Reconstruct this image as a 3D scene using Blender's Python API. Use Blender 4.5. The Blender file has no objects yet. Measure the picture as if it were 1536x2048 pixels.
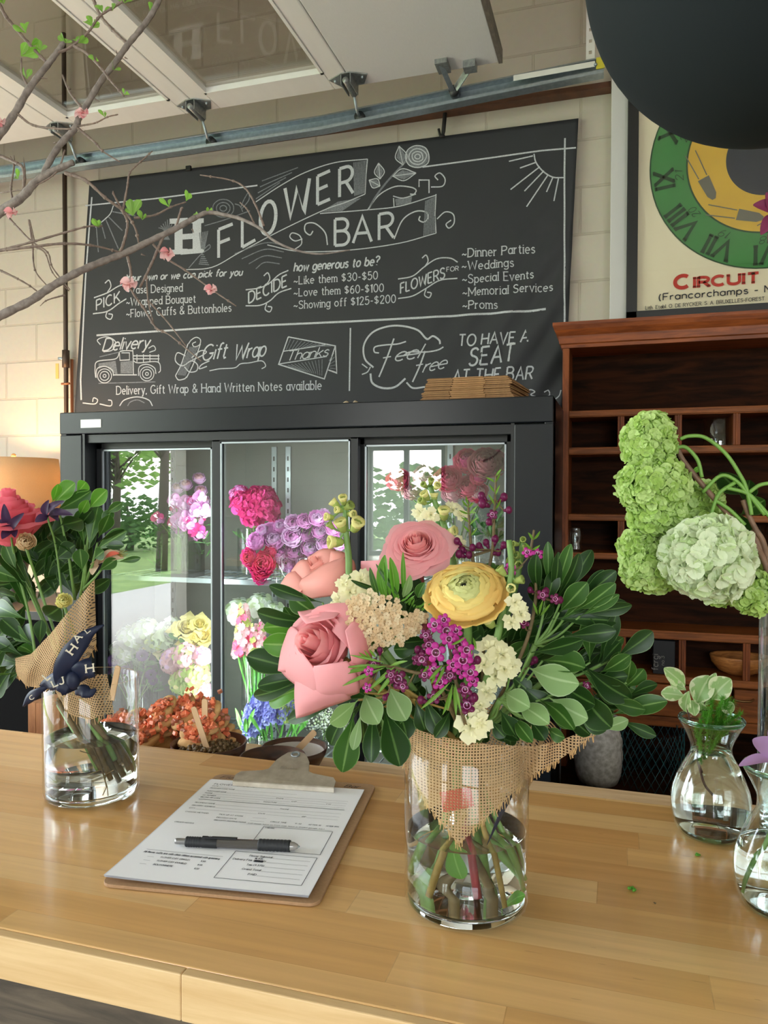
import bpy, math, random
from mathutils import Vector, Matrix, noise

PI = math.pi
sc = bpy.context.scene
COL = sc.collection
V = Vector

# ------------------------------------------------------------------ camera
F_PX, YAW, PITCH, ROLL, CAM_Z = 1528.56, math.radians(17.123), math.radians(-1.255), math.radians(0.1387), 1.5
_f = V((-math.sin(YAW) * math.cos(PITCH), math.cos(YAW) * math.cos(PITCH), math.sin(PITCH)))
_r = V((math.cos(YAW), math.sin(YAW), 0))
_u = _r.cross(_f)
_r = _r * math.cos(ROLL) + _u * math.sin(ROLL)
_u = _r.cross(_f)
EYE = V((0, 0, CAM_Z))
cam_d = bpy.data.cameras.new('camera')
cam_d.sensor_fit = 'VERTICAL'
cam_d.sensor_height = 36.0
cam_d.lens = 36.0 * F_PX / 2048
cam_d.clip_start = 0.02
cam = bpy.data.objects.new('camera', cam_d)
COL.objects.link(cam)
cam.matrix_world = Matrix((( _r.x, _u.x, -_f.x, 0), (_r.y, _u.y, -_f.y, 0), (_r.z, _u.z, -_f.z, CAM_Z), (0, 0, 0, 1)))
sc.camera = cam

# ------------------------------------------------------------------ world, light, exposure
sc.view_settings.view_transform = 'Standard'
sc.view_settings.look = 'None'
sc.view_settings.gamma = 1
sc.view_settings.use_curve_mapping = False
sc.view_settings.exposure = 1.4
sc.cycles.transparent_max_bounces = 32
sc.cycles.max_bounces = 14
sc.cycles.transmission_bounces = 14
sc.cycles.blur_glossy = 0.6
sc.cycles.sample_clamp_indirect = 12

world = bpy.data.worlds.new('sky')
sc.world = world
world.use_nodes = True
wn = world.node_tree
wn.nodes.clear()
w_out = wn.nodes.new('ShaderNodeOutputWorld')
w_bg = wn.nodes.new('ShaderNodeBackground')
w_sky = wn.nodes.new('ShaderNodeTexSky')
w_sky.sky_type = 'NISHITA'
w_sky.sun_disc = False
w_sky.sun_elevation = math.radians(48)
w_sky.sun_rotation = math.radians(200)
w_sky.air_density = 1.0
w_sky.dust_density = 4.0
w_mix = wn.nodes.new('ShaderNodeMix')
w_mix.data_type = 'RGBA'
w_mix.inputs[0].default_value = 0.72           # mostly bright cloud
w_mul = wn.nodes.new('ShaderNodeVectorMath')
w_mul.operation = 'SCALE'
w_mul.inputs['Scale'].default_value = 0.22
wn.links.new(w_sky.outputs[0], w_mul.inputs[0])
wn.links.new(w_mul.outputs[0], w_mix.inputs[6])
w_mix.inputs[7].default_value = (0.90, 0.96, 1.0, 1)
wn.links.new(w_mix.outputs[2], w_bg.inputs[0])
w_bg.inputs[1].default_value = 4.6
wn.links.new(w_bg.outputs[0], w_out.inputs[0])


def portal(name, loc, rot, sx, sy):
    d = bpy.data.lights.new(name, 'AREA')
    d.shape = 'RECTANGLE'
    d.size, d.size_y = sx, sy
    d.cycles.is_portal = True
    o = bpy.data.objects.new(name, d)
    o.location, o.rotation_euler = loc, rot
    COL.objects.link(o)


# the raised garage door leaves the left wall open; two shop windows behind the camera
OPEN_Y0, OPEN_Y1, OPEN_Z1, LEFT_X = -2.1, 1.8, 3.0, -4.6
FRONT_Y, RIGHT_X, BACK_Y, CEIL_Z = -3.6, 3.2, 3.40, 4.3
portal('garage_opening_light', (LEFT_X, (OPEN_Y0 + OPEN_Y1) / 2, OPEN_Z1 / 2), (0, -PI / 2, 0), OPEN_Z1, OPEN_Y1 - OPEN_Y0)
WINS = [(-3.0, -2.0, 0.75, 2.9), (0.1, 2.7, 0.75, 2.9)]  # unseen second window, shifted and widened to brighten the right side
for wx0, wx1, wz0, wz1 in WINS:
    portal('window_light', ((wx0 + wx1) / 2, FRONT_Y, (wz0 + wz1) / 2), (PI / 2, 0, 0), wx1 - wx0, wz1 - wz0)


# ------------------------------------------------------------------ pixel rays (used to find real positions)
def ray(px, py):
    return _f + _r * ((px - 768) / F_PX) + _u * ((1024 - py) / F_PX)


def atY(px, py, y):
    d = ray(px, py)
    return EYE + d * (y / d.y)


def atZ(px, py, z):
    d = ray(px, py)
    return EYE + d * ((z - CAM_Z) / d.z)


def depth(p):
    return (V(p) - EYE).dot(_f)


def px2m(n, p):                                # length of n pixels at point p
    return n * depth(p) / F_PX


def s2l(c):
    c = c / 255.0
    return c / 12.92 if c <= 0.04045 else ((c + 0.055) / 1.055) ** 2.4


def rgb(r, g, b):
    return (s2l(r), s2l(g), s2l(b), 1.0)


# ------------------------------------------------------------------ materials
MATS = {}


def mat(name, col, rough=0.5, metal=0.0, var=0.0, vscale=20.0, vcol=None, bump=0.0, bscale=200.0,
        trans=0.0, coat=0.0, spec=0.5, stretch=(1, 1, 1), tcol=None, emit=None, estr=0.0):
    """Principled material; var mixes towards vcol by noise, trans adds translucency."""
    if name in MATS:
        return MATS[name]
    m = bpy.data.materials.new(name)
    m.use_nodes = True
    nt = m.node_tree
    nd, lk = nt.nodes, nt.links
    p = nd['Principled BSDF']
    out = nd['Material Output']
    p.inputs['Base Color'].default_value = col
    p.inputs['Roughness'].default_value = rough
    p.inputs['Metallic'].default_value = metal
    p.inputs['Specular IOR Level'].default_value = spec
    if coat:
        p.inputs['Coat Weight'].default_value = coat
        p.inputs['Coat Roughness'].default_value = 0.12
    if emit:
        p.inputs['Emission Color'].default_value = emit
        p.inputs['Emission Strength'].default_value = estr
    tc = None
    if var or bump:
        tc = nd.new('ShaderNodeTexCoord')
        mp = nd.new('ShaderNodeMapping')
        mp.inputs['Scale'].default_value = stretch
        lk.new(tc.outputs['Object'], mp.inputs[0])
    if var:
        nz = nd.new('ShaderNodeTexNoise')
        nz.inputs['Scale'].default_value = vscale
        nz.inputs['Detail'].default_value = 5
        lk.new(mp.outputs[0], nz.inputs['Vector'])
        rp = nd.new('ShaderNodeMapRange')
        rp.inputs['From Min'].default_value = 0.35
        rp.inputs['From Max'].default_value = 0.65
        rp.inputs['To Max'].default_value = var
        lk.new(nz.outputs[0], rp.inputs[0])
        mx = nd.new('ShaderNodeMix')
        mx.data_type = 'RGBA'
        lk.new(rp.outputs[0], mx.inputs[0])
        mx.inputs[6].default_value = col
        mx.inputs[7].default_value = vcol or (col[0] * .5, col[1] * .5, col[2] * .5, 1)
        lk.new(mx.outputs[2], p.inputs['Base Color'])
    if bump:
        nb = nd.new('ShaderNodeTexNoise')
        nb.inputs['Scale'].default_value = bscale
        nb.inputs['Detail'].default_value = 4
        lk.new(mp.outputs[0], nb.inputs['Vector'])
        bp = nd.new('ShaderNodeBump')
        bp.inputs['Strength'].default_value = bump
        bp.inputs['Distance'].default_value = 0.002
        lk.new(nb.outputs[0], bp.inputs['Height'])
        lk.new(bp.outputs[0], p.inputs['Normal'])
    if trans:
        t = nd.new('ShaderNodeBsdfTranslucent')
        t.inputs[0].default_value = tcol or col
        ms = nd.new('ShaderNodeMixShader')
        ms.inputs[0].default_value = trans
        lk.new(p.outputs[0], ms.inputs[1])
        lk.new(t.outputs[0], ms.inputs[2])
        lk.new(ms.outputs[0], out.inputs[0])
    MATS[name] = m
    return m


def thin_glass(name, tint=(0.95, 0.97, 0.97, 1), ior=1.45, gloss=(1, 1, 1, 1), boost=1.0, rough=0.0):
    """A thin pane: straight-through transmission plus Fresnel reflection."""
    if name in MATS:
        return MATS[name]
    m = bpy.data.materials.new(name)
    m.use_nodes = True
    nt = m.node_tree
    nd, lk = nt.nodes, nt.links
    nd.remove(nd['Principled BSDF'])
    out = nd['Material Output']
    tr = nd.new('ShaderNodeBsdfTransparent')
    tr.inputs[0].default_value = tint
    gl = nd.new('ShaderNodeBsdfGlossy')
    gl.inputs['Color'].default_value = gloss
    gl.inputs['Roughness'].default_value = rough
    fr = nd.new('ShaderNodeLayerWeight')
    fr.inputs['Blend'].default_value = 0.5
    # Schlick: R0 + (1-R0) * facing^5
    r0 = ((ior - 1) / (ior + 1)) ** 2
    pw = nd.new('ShaderNodeMath')
    pw.operation = 'POWER'
    pw.inputs[1].default_value = 4.0
    lk.new(fr.outputs['Facing'], pw.inputs[0])
    ma = nd.new('ShaderNodeMath')
    ma.operation = 'MULTIPLY_ADD'
    ma.inputs[1].default_value = min(1, (1 - r0) * 0.8)
    ma.inputs[2].default_value = r0 * boost
    ma.use_clamp = True
    lk.new(pw.outputs[0], ma.inputs[0])
    ms = nd.new('ShaderNodeMixShader')
    lk.new(ma.outputs[0], ms.inputs[0])
    lk.new(tr.outputs[0], ms.inputs[1])
    lk.new(gl.outputs[0], ms.inputs[2])
    lk.new(ms.outputs[0], out.inputs[0])
    MATS[name] = m
    return m


def real_glass(name, col=(1, 1, 1, 1), ior=1.45, rough=0.0):
    if name in MATS:
        return MATS[name]
    m = bpy.data.materials.new(name)
    m.use_nodes = True
    nt = m.node_tree
    nt.nodes.remove(nt.nodes['Principled BSDF'])
    g = nt.nodes.new('ShaderNodeBsdfGlass')
    g.inputs['Color'].default_value = col
    g.inputs['IOR'].default_value = ior
    g.inputs['Roughness'].default_value = rough
    nt.links.new(g.outputs[0], nt.nodes['Material Output'].inputs[0])
    MATS[name] = m
    return m


def wood(name, c1, c2, scale=6.0, stretch=(1, 12, 12), rough=0.45, coat=0.0, bump=0.15, spec=0.5, rot=(0, 0, 0)):
    """Grain: noise drawn out along one axis, two tones."""
    if name in MATS:
        return MATS[name]
    m = bpy.data.materials.new(name)
    m.use_nodes = True
    nt = m.node_tree
    nd, lk = nt.nodes, nt.links
    p = nd['Principled BSDF']
    p.inputs['Roughness'].default_value = rough
    p.inputs['Specular IOR Level'].default_value = spec
    if coat:
        p.inputs['Coat Weight'].default_value = coat
        p.inputs['Coat Roughness'].default_value = 0.15
    tc = nd.new('ShaderNodeTexCoord')
    mp = nd.new('ShaderNodeMapping')
    mp.inputs['Scale'].default_value = stretch
    mp.inputs['Rotation'].default_value = rot
    lk.new(tc.outputs['Object'], mp.inputs[0])
    nz = nd.new('ShaderNodeTexNoise')
    nz.inputs['Scale'].default_value = scale
    nz.inputs['Detail'].default_value = 8
    nz.inputs['Roughness'].default_value = 0.62
    nz.inputs['Distortion'].default_value = 0.6
    lk.new(mp.outputs[0], nz.inputs['Vector'])
    cr_ = nd.new('ShaderNodeValToRGB')
    cr_.color_ramp.elements[0].position = 0.36
    cr_.color_ramp.elements[0].color = c2
    cr_.color_ramp.elements[1].position = 0.64
    cr_.color_ramp.elements[1].color = c1
    lk.new(nz.outputs[0], cr_.inputs[0])
    lk.new(cr_.outputs[0], p.inputs['Base Color'])
    bp = nd.new('ShaderNodeBump')
    bp.inputs['Strength'].default_value = bump
    bp.inputs['Distance'].default_value = 0.001
    lk.new(nz.outputs[0], bp.inputs['Height'])
    lk.new(bp.outputs[0], p.inputs['Normal'])
    MATS[name] = m
    return m


# ------------------------------------------------------------------ mesh building
WL = {}                                        # world position of each root


def cr(pts, n=6, closed=False):
    """Catmull-Rom through points (any dimension)."""
    P = [V(p) for p in pts]
    if len(P) < 3:
        return P
    out = []
    N = len(P)
    rng = range(N if closed else N - 1)
    for i in rng:
        p0 = P[(i - 1) % N] if (closed or i > 0) else P[0] * 2 - P[1]
        p1, p2 = P[i], P[(i + 1) % N]
        p3 = P[(i + 2) % N] if (closed or i + 2 < N) else P[-1] * 2 - P[-2]
        for k in range(n):
            t = k / n
            out.append(0.5 * ((2 * p1) + (p2 - p0) * t + (2 * p0 - 5 * p1 + 4 * p2 - p3) * t * t + (3 * p1 - p0 - 3 * p2 + p3) * t ** 3))
    if not closed:
        out.append(P[-1])
    return out


def frame(d, hint=None):
    d = V(d).normalized()
    h = V(hint) if hint is not None else V((0, 0, 1))
    if abs(d.dot(h.normalized())) > 0.97:
        h = V((1, 0, 0)) if abs(d.x) < 0.9 else V((0, 1, 0))
    x = h.cross(d).normalized()
    return x, d.cross(x), d


def axis_matrix(loc, axis, size=1.0, spin=0.0):
    """Local +Z goes along axis."""
    x, y, d = frame(axis)
    x2 = x * math.cos(spin) + y * math.sin(spin)
    y2 = d.cross(x2)
    return Matrix(((x2.x * size, y2.x * size, d.x * size, loc[0]), (x2.y * size, y2.y * size, d.y * size, loc[1]),
                   (x2.z * size, y2.z * size, d.z * size, loc[2]), (0, 0, 0, 1)))


class MB:
    def __init__(s):
        s.v, s.f, s.m, s.uv = [], [], [], []

    def add(s, vs, fs, mi=0, M=None, uv=None):
        b = len(s.v)
        for i, p in enumerate(vs):
            s.v.append(M @ V(p) if M is not None else V(p))
            s.uv.append(uv[i] if uv else (0.5, 0.5))
        for f in fs:
            s.f.append(tuple(b + i for i in f))
            s.m.append(mi)
        return s

    def merge(s, o, M=None, mi=None):
        b = len(s.v)
        s.v += [M @ p if M is not None else p.copy() for p in o.v]
        s.uv += o.uv
        s.f += [tuple(b + i for i in f) for f in o.f]
        s.m += [mi] * len(o.f) if mi is not None else o.m
        return s

    def box(s, x0, x1, y0, y1, z0, z1, mi=0, M=None):
        vs = [(x, y, z) for z in (z0, z1) for y in (y0, y1) for x in (x0, x1)]
        return s.add(vs, [(0, 2, 3, 1), (4, 5, 7, 6), (0, 1, 5, 4), (2, 6, 7, 3), (0, 4, 6, 2), (1, 3, 7, 5)], mi, M)

    def bar(s, a, b, w, h, mi=0, hint=(0, 0, 1)):
        a, b = V(a), V(b)
        x, y, d = frame(b - a, hint)
        L = (b - a).length
        M = Matrix(((x.x, y.x, d.x, a.x), (x.y, y.y, d.y, a.y), (x.z, y.z, d.z, a.z), (0, 0, 0, 1)))
        return s.box(-w / 2, w / 2, -h / 2, h / 2, 0, L, mi, M)

    def tube(s, pts, r, n=8, mi=0, cap=True):
        P = [V(p) for p in pts]
        K = len(P)
        rs = r if isinstance(r, (list, tuple)) else [r] * K
        if len(rs) == 2 and K > 2:
            rs = [rs[0] + (rs[1] - rs[0]) * i / (K - 1) for i in range(K)]
        vs, fs = [], []
        hint = V((0.13, 0.31, 0.94))
        px_ = None
        for i in range(K):
            d = (P[min(i + 1, K - 1)] - P[max(i - 1, 0)])
            if d.length < 1e-9:
                d = V((0, 0, 1))
            d.normalize()
            if px_ is None:
                x, y, _ = frame(d, hint)
            else:
                x = px_ - d * px_.dot(d)
                if x.length < 1e-6:
                    x, y, _ = frame(d, hint)
                x.normalize()
                y = d.cross(x)
            px_ = x
            for k in range(n):
                a = 2 * PI * k / n
                vs.append(P[i] + (x * math.cos(a) + y * math.sin(a)) * rs[i])
        for i in range(K - 1):
            for k in range(n):
                k2 = (k + 1) % n
                fs.append((i * n + k, i * n + k2, (i + 1) * n + k2, (i + 1) * n + k))
        if cap:
            fs.append(tuple(range(n - 1, -1, -1)))
            fs.append(tuple((K - 1) * n + k for k in range(n)))
        uv = [(k / n, i / max(1, K - 1)) for i in range(K) for k in range(n)]
        return s.add(vs, fs, mi, None, uv)

    def lathe(s, prof, n=48, mi=0, loc=(0, 0, 0), M=None, closed=False):
        """prof: (r, z) pairs; axis +Z through loc."""
        vs, fs, uv = [], [], []
        K = len(prof)
        for j, (r, z) in enumerate(prof):
            for k in range(n):
                a = 2 * PI * k / n
                vs.append((r * math.cos(a) + loc[0], r * math.sin(a) + loc[1], z + loc[2]))
                uv.append((k / n, j / (K - 1)))
        rng = K if closed else K - 1
        for j in range(rng):
            j2 = (j + 1) % K
            for k in range(n):
                k2 = (k + 1) % n
                fs.append((j * n + k, j * n + k2, j2 * n + k2, j2 * n + k))
        if not closed:
            if prof[0][0] < 1e-4 or prof[0][0] > 0:
                if prof[0][0] < 1e-4:
                    pass
        return s.add(vs, fs, mi, M, uv)

    def disc(s, loc, r, n=48, mi=0, up=1):
        vs = [(loc[0] + r * math.cos(2 * PI * k / n), loc[1] + r * math.sin(2 * PI * k / n), loc[2]) for k in range(n)]
        f = tuple(range(n)) if up > 0 else tuple(range(n - 1, -1, -1))
        return s.add(vs, [f], mi)

    def grid(s, fn, nu, nv, mi=0, M=None, wrap=False):
        vs = [fn(i / (nu - (0 if wrap else 1)), j / (nv - 1)) for j in range(nv) for i in range(nu)]
        uv = [(i / max(1, nu - 1), j / (nv - 1)) for j in range(nv) for i in range(nu)]
        fs = []
        for j in range(nv - 1):
            for i in range(nu if wrap else nu - 1):
                i2 = (i + 1) % nu
                fs.append((j * nu + i, j * nu + i2, (j + 1) * nu + i2, (j + 1) * nu + i))
        return s.add(vs, fs, mi, M, uv)

    def poly(s, pts, mi=0):
        return s.add(pts, [tuple(range(len(pts)))], mi)

    def prism(s, pts, vec, mi=0):
        """Closed outline extruded along vec."""
        n = len(pts)
        A = [V(p) for p in pts]
        B = [p + V(vec) for p in A]
        fs = [tuple(range(n - 1, -1, -1)), tuple(range(n, 2 * n))]
        fs += [(i, (i + 1) % n, n + (i + 1) % n, n + i) for i in range(n)]
        return s.add(A + B, fs, mi)

    def ball(s, c, r, n=10, mi=0, sq=(1, 1, 1), M=None):
        c = V(c)
        prof = [(math.sin(PI * j / n) * r, -math.cos(PI * j / n) * r) for j in range(n + 1)]
        vs, fs = [], []
        for (rr, z) in prof:
            for k in range(n):
                a = 2 * PI * k / n
                vs.append((c.x + max(rr, 1e-5) * math.cos(a) * sq[0], c.y + max(rr, 1e-5) * math.sin(a) * sq[1], c.z + z * sq[2]))
        for j in range(n):
            for k in range(n):
                fs.append((j * n + k, j * n + (k + 1) % n, (j + 1) * n + (k + 1) % n, (j + 1) * n + k))
        return s.add(vs, fs, mi, M)

    def build(s, name, mats, parent=None, smooth=True, bevel=0.0, loc=None, solid=0.0, sub=0):
        if not isinstance(mats, (list, tuple)):
            mats = [mats]
        off = V((0, 0, 0))
        if parent is not None:
            off = WL.get(parent.name, V((0, 0, 0)))
        elif loc is not None:
            off = V(loc)
        me = bpy.data.meshes.new(name)
        me.from_pydata([tuple(p - off) for p in s.v], [], s.f)
        for m in mats:
            me.materials.append(m)
        me.polygons.foreach_set('material_index', s.m)
        me.polygons.foreach_set('use_smooth', [smooth] * len(s.f))
        ul = me.uv_layers.new(name='UVMap')
        li = [0] * len(me.loops)
        me.loops.foreach_get('vertex_index', li)
        flat = []
        for i in li:
            flat += s.uv[i]
        ul.data.foreach_set('uv', flat)
        me.update()
        o = bpy.data.objects.new(name, me)
        COL.objects.link(o)
        if parent is not None:
            o.parent = parent
            WL[o.name] = off
        elif loc is not None:
            o.location = off
            WL[o.name] = off
        else:
            WL[o.name] = off
        if solid:
            md = o.modifiers.new('thick', 'SOLIDIFY')
            md.thickness = solid
            md.offset = 0
        if bevel:
            md = o.modifiers.new('bevel', 'BEVEL')
            md.width = bevel
            md.segments = 2
            md.limit_method = 'ANGLE'
            md.angle_limit = math.radians(40)
        if sub:
            md = o.modifiers.new('sub', 'SUBSURF')
            md.levels = md.render_levels = sub
        return o


def tag(o, label, cat, group=None):
    o['label'], o['category'] = label, cat
    if group:
        o['group'] = group
    return o


def thing(name, label, cat, loc, group=None):
    o = bpy.data.objects.new(name, None)
    o.empty_display_size = 0.02
    o.location = V(loc)
    COL.objects.link(o)
    WL[o.name] = V(loc)
    return tag(o, label, cat, group)


def struct(name, mb, m, **k):
    o = mb.build(name, m, **k)
    o['kind'] = 'structure'
    return o


def clone(root, loc, label=None, rot=None, scale=None, group=None):
    """Copy of a thing and of each of its parts."""
    r = root.copy()
    COL.objects.link(r)
    r.location = loc
    if rot is not None:
        r.rotation_euler = rot
    if scale is not None:
        r.scale = (scale,) * 3
    if label:
        r['label'] = label
    if group:
        r['group'] = group
    for ch in list(root.children):
        c = ch.copy()
        COL.objects.link(c)
        c.parent = r
        for g in list(ch.children):
            d = g.copy()
            COL.objects.link(d)
            d.parent = c
    return r

# ------------------------------------------------------------------ single-stroke lettering
def E_(cx, cy, rx, ry, a0, a1, n=10):
    return [(cx + rx * math.cos(math.radians(a0 + (a1 - a0) * i / n)), cy + ry * math.sin(math.radians(a0 + (a1 - a0) * i / n))) for i in range(n + 1)]


def S_(pts, n=4):
    return [tuple(p)[:2] for p in cr([(x, y, 0) for x, y in pts], n)]


O_ = E_(.23, .32, .23, .32, 0, 360, 14)
HUMP = [(0, .4)] + E_(.2, .42, .2, .22, 180, 0, 8) + [(.4, 0)]
GL = {
    'A': (.7, [[(0, 0), (.35, 1), (.7, 0)], [(.13, .36), (.57, .36)]]),
    'B': (.6, [[(0, 0), (0, 1)], [(0, 1), (.3, 1)] + E_(.3, .77, .25, .23, 90, -90) + [(0, .54)], [(.3, .54)] + E_(.32, .27, .28, .27, 90, -90) + [(0, 0)]]),
    'C': (.7, [E_(.38, .5, .38, .5, 48, 312, 16)]),
    'D': (.68, [[(0, 0), (0, 1)], [(0, 1), (.25, 1)] + E_(.25, .5, .43, .5, 90, -90) + [(0, 0)]]),
    'E': (.52, [[(0, 0), (0, 1)], [(0, 1), (.52, 1)], [(0, .52), (.42, .52)], [(0, 0), (.52, 0)]]),
    'F': (.5, [[(0, 0), (0, 1)], [(0, 1), (.5, 1)], [(0, .52), (.4, .52)]]),
    'G': (.75, [E_(.38, .5, .38, .5, 48, 350, 16) + [(.46, .43)]]),
    'H': (.66, [[(0, 0), (0, 1)], [(.66, 0), (.66, 1)], [(0, .52), (.66, .52)]]),
    'I': (.06, [[(.03, 0), (.03, 1)]]),
    'J': (.4, [[(.38, 1), (.38, .25)] + E_(.19, .22, .19, .22, 0, -170)]),
    'K': (.6, [[(0, 0), (0, 1)], [(.58, 1), (0, .4)], [(.2, .58), (.6, 0)]]),
    'L': (.48, [[(0, 1), (0, 0)], [(0, 0), (.48, 0)]]),
    'M': (.8, [[(0, 0), (0, 1)], [(0, 1), (.4, .25), (.8, 1)], [(.8, 1), (.8, 0)]]),
    'N': (.66, [[(0, 0), (0, 1)], [(0, 1), (.66, 0)], [(.66, 0), (.66, 1)]]),
    'O': (.8, [E_(.4, .5, .4, .5, 0, 360, 20)]),
    'P': (.58, [[(0, 0), (0, 1)], [(0, 1), (.3, 1)] + E_(.3, .74, .27, .26, 90, -90) + [(0, .48)]]),
    'Q': (.8, [E_(.4, .5, .4, .5, 0, 360, 20), [(.5, .25), (.8, -.08)]]),
    'R': (.6, [[(0, 0), (0, 1)], [(0, 1), (.3, 1)] + E_(.3, .74, .27, .26, 90, -90) + [(0, .48)], [(.28, .48), (.6, 0)]]),
    'S': (.55, [S_([(.52, .85), (.4, .97), (.25, 1), (.08, .93), (.03, .76), (.12, .6), (.3, .52), (.47, .42), (.54, .25), (.45, .06), (.27, 0), (.1, .04), (0, .17)])]),
    'T': (.6, [[(.3, 0), (.3, 1)], [(0, 1), (.6, 1)]]),
    'U': (.64, [[(0, 1), (0, .3)] + E_(.32, .3, .32, .3, 180, 360) + [(.64, 1)]]),
    'V': (.66, [[(0, 1), (.33, 0), (.66, 1)]]),
    'W': (.95, [[(0, 1), (.22, 0), (.475, .85), (.73, 0), (.95, 1)]]),
    'X': (.6, [[(0, 0), (.6, 1)], [(0, 1), (.6, 0)]]),
    'Y': (.6, [[(0, 1), (.3, .5), (.6, 1)], [(.3, .5), (.3, 0)]]),
    'Z': (.58, [[(0, 1), (.58, 1), (0, 0), (.58, 0)]]),
    'a': (.46, [O_, [(.46, .64), (.46, 0)]]),
    'b': (.46, [[(0, 1), (0, 0)], O_]),
    'c': (.42, [E_(.24, .32, .24, .32, 45, 315, 12)]),
    'd': (.46, [O_, [(.46, 1), (.46, 0)]]),
    'e': (.46, [[(.02, .34), (.45, .34)] + E_(.23, .32, .23, .32, 5, 312, 12)]),
    'f': (.32, [[(.36, .95), (.27, 1.0), (.16, .93), (.14, .8), (.14, 0)], [(0, .62), (.32, .62)]]),
    'g': (.46, [O_, [(.46, .64), (.46, -.1)] + E_(.23, -.1, .23, .2, 0, -150)]),
    'h': (.4, [[(0, 1), (0, 0)], HUMP]),
    'i': (.04, [[(.02, .64), (.02, 0)], [(.02, .84), (.02, .92)]]),
    'j': (.14, [[(.12, .64), (.12, -.15), (.0, -.28)], [(.12, .84), (.12, .92)]]),
    'k': (.4, [[(0, 1), (0, 0)], [(.38, .64), (0, .26)], [(.13, .38), (.4, 0)]]),
    'l': (.04, [[(.02, 1), (.02, 0)]]),
    'm': (.66, [[(0, .64), (0, 0)], [(0, .42)] + E_(.165, .44, .165, .2, 180, 0, 8) + [(.33, 0)], [(.33, .42)] + E_(.495, .44, .165, .2, 180, 0, 8) + [(.66, 0)]]),
    'n': (.4, [[(0, .64), (0, 0)], HUMP]),
    'o': (.48, [E_(.24, .32, .24, .32, 0, 360, 14)]),
    'p': (.46, [[(0, .64), (0, -.3)], O_]),
    'q': (.46, [O_, [(.46, .64), (.46, -.3)]]),
    'r': (.28, [[(0, .64), (0, 0)], [(0, .4), (.1, .57), (.28, .63)]]),
    's': (.36, [S_([(.34, .54), (.2, .64), (.05, .56), (.05, .42), (.2, .34), (.34, .24), (.34, .1), (.2, 0), (.02, .08)])]),
    't': (.3, [[(.13, .88), (.13, .12), (.2, 0), (.32, .04)], [(0, .64), (.3, .64)]]),
    'u': (.4, [[(0, .64), (0, .22)] + E_(.2, .22, .2, .22, 180, 360, 8) + [(.4, .64)], [(.4, .3), (.4, 0)]]),
    'v': (.42, [[(0, .64), (.21, 0), (.42, .64)]]),
    'w': (.62, [[(0, .64), (.155, 0), (.31, .56), (.465, 0), (.62, .64)]]),
    'x': (.4, [[(0, 0), (.4, .64)], [(0, .64), (.4, 0)]]),
    'y': (.42, [[(0, .64), (.22, 0)], [(.42, .64), (.12, -.3), (0, -.3)]]),
    'z': (.4, [[(0, .64), (.4, .64), (0, 0), (.4, 0)]]),
    '0': (.52, [E_(.26, .5, .26, .5, 0, 360, 16)]),
    '1': (.2, [[(0, .8), (.16, 1), (.16, 0)]]),
    '2': (.5, [S_([(.02, .76), (.1, .95), (.26, 1), (.43, .92), (.46, .74), (.36, .5), (.02, 0)]), [(.02, 0), (.5, 0)]]),
    '3': (.5, [S_([(.03, .87), (.22, 1), (.42, .9), (.42, .66), (.2, .54)]), S_([(.2, .54), (.45, .42), (.48, .2), (.3, 0), (.12, .02), (0, .15)])]),
    '4': (.55, [[(.42, 0), (.42, 1), (0, .28), (.55, .28)]]),
    '5': (.5, [[(.44, 1), (.1, 1), (.06, .55)], S_([(.06, .55), (.28, .63), (.47, .5), (.47, .2), (.28, 0), (.1, .02), (0, .14)])]),
    '6': (.5, [S_([(.42, .95), (.2, .85), (.05, .55), (.03, .3), (.12, .05), (.28, 0), (.44, .1), (.47, .32), (.36, .55), (.2, .56), (.05, .4)])]),
    '7': (.5, [[(0, 1), (.5, 1), (.15, 0)]]),
    '8': (.5, [E_(.25, .76, .2, .24, 0, 360, 12), E_(.25, .27, .25, .27, 0, 360, 12)]),
    '9': (.5, [S_([(.45, .6), (.3, .45), (.12, .48), (.03, .68), (.12, .95), (.3, 1), (.44, .9), (.46, .6), (.38, .25), (.15, 0)])]),
    '.': (.06, [[(.03, 0), (.03, .08)]]),
    ',': (.08, [[(.06, .08), (.0, -.12)]]),
    ':': (.06, [[(.03, .1), (.03, .18)], [(.03, .46), (.03, .54)]]),
    "'": (.06, [[(.03, 1), (.03, .8)]]),
    '-': (.3, [[(0, .38), (.3, .38)]]),
    '_': (.6, [[(0, -.02), (.6, -.02)]]),
    '~': (.5, [S_([(0, .28), (.12, .42), (.25, .35), (.38, .27), (.5, .42)])]),
    '&': (.66, [S_([(.66, .0), (.4, .35), (.14, .75), (.26, 1), (.44, .86), (.36, .64), (.08, .38), (.06, .1), (.28, 0), (.5, .12), (.64, .42)])]),
    '$': (.52, [S_([(.48, .8), (.26, .92), (.05, .78), (.1, .58), (.4, .44), (.48, .25), (.26, .08), (.02, .2)]), [(.26, 1.05), (.26, -.05)]]),
    '?': (.46, [S_([(0, .82), (.1, .97), (.25, 1), (.42, .88), (.42, .7), (.25, .52), (.22, .3)]), [(.22, .02), (.22, .08)]]),
    '(': (.2, [E_(.3, .42, .28, .62, 120, 240, 8)]),
    ')': (.2, [E_(-.1, .42, .28, .62, 60, -60, 8)]),
    '/': (.4, [[(0, -.05), (.4, 1.05)]]),
    '%': (.7, [[(.05, 0), (.65, 1)], E_(.14, .78, .13, .2, 0, 360, 8), E_(.56, .22, .13, .2, 0, 360, 8)]),
}


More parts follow.
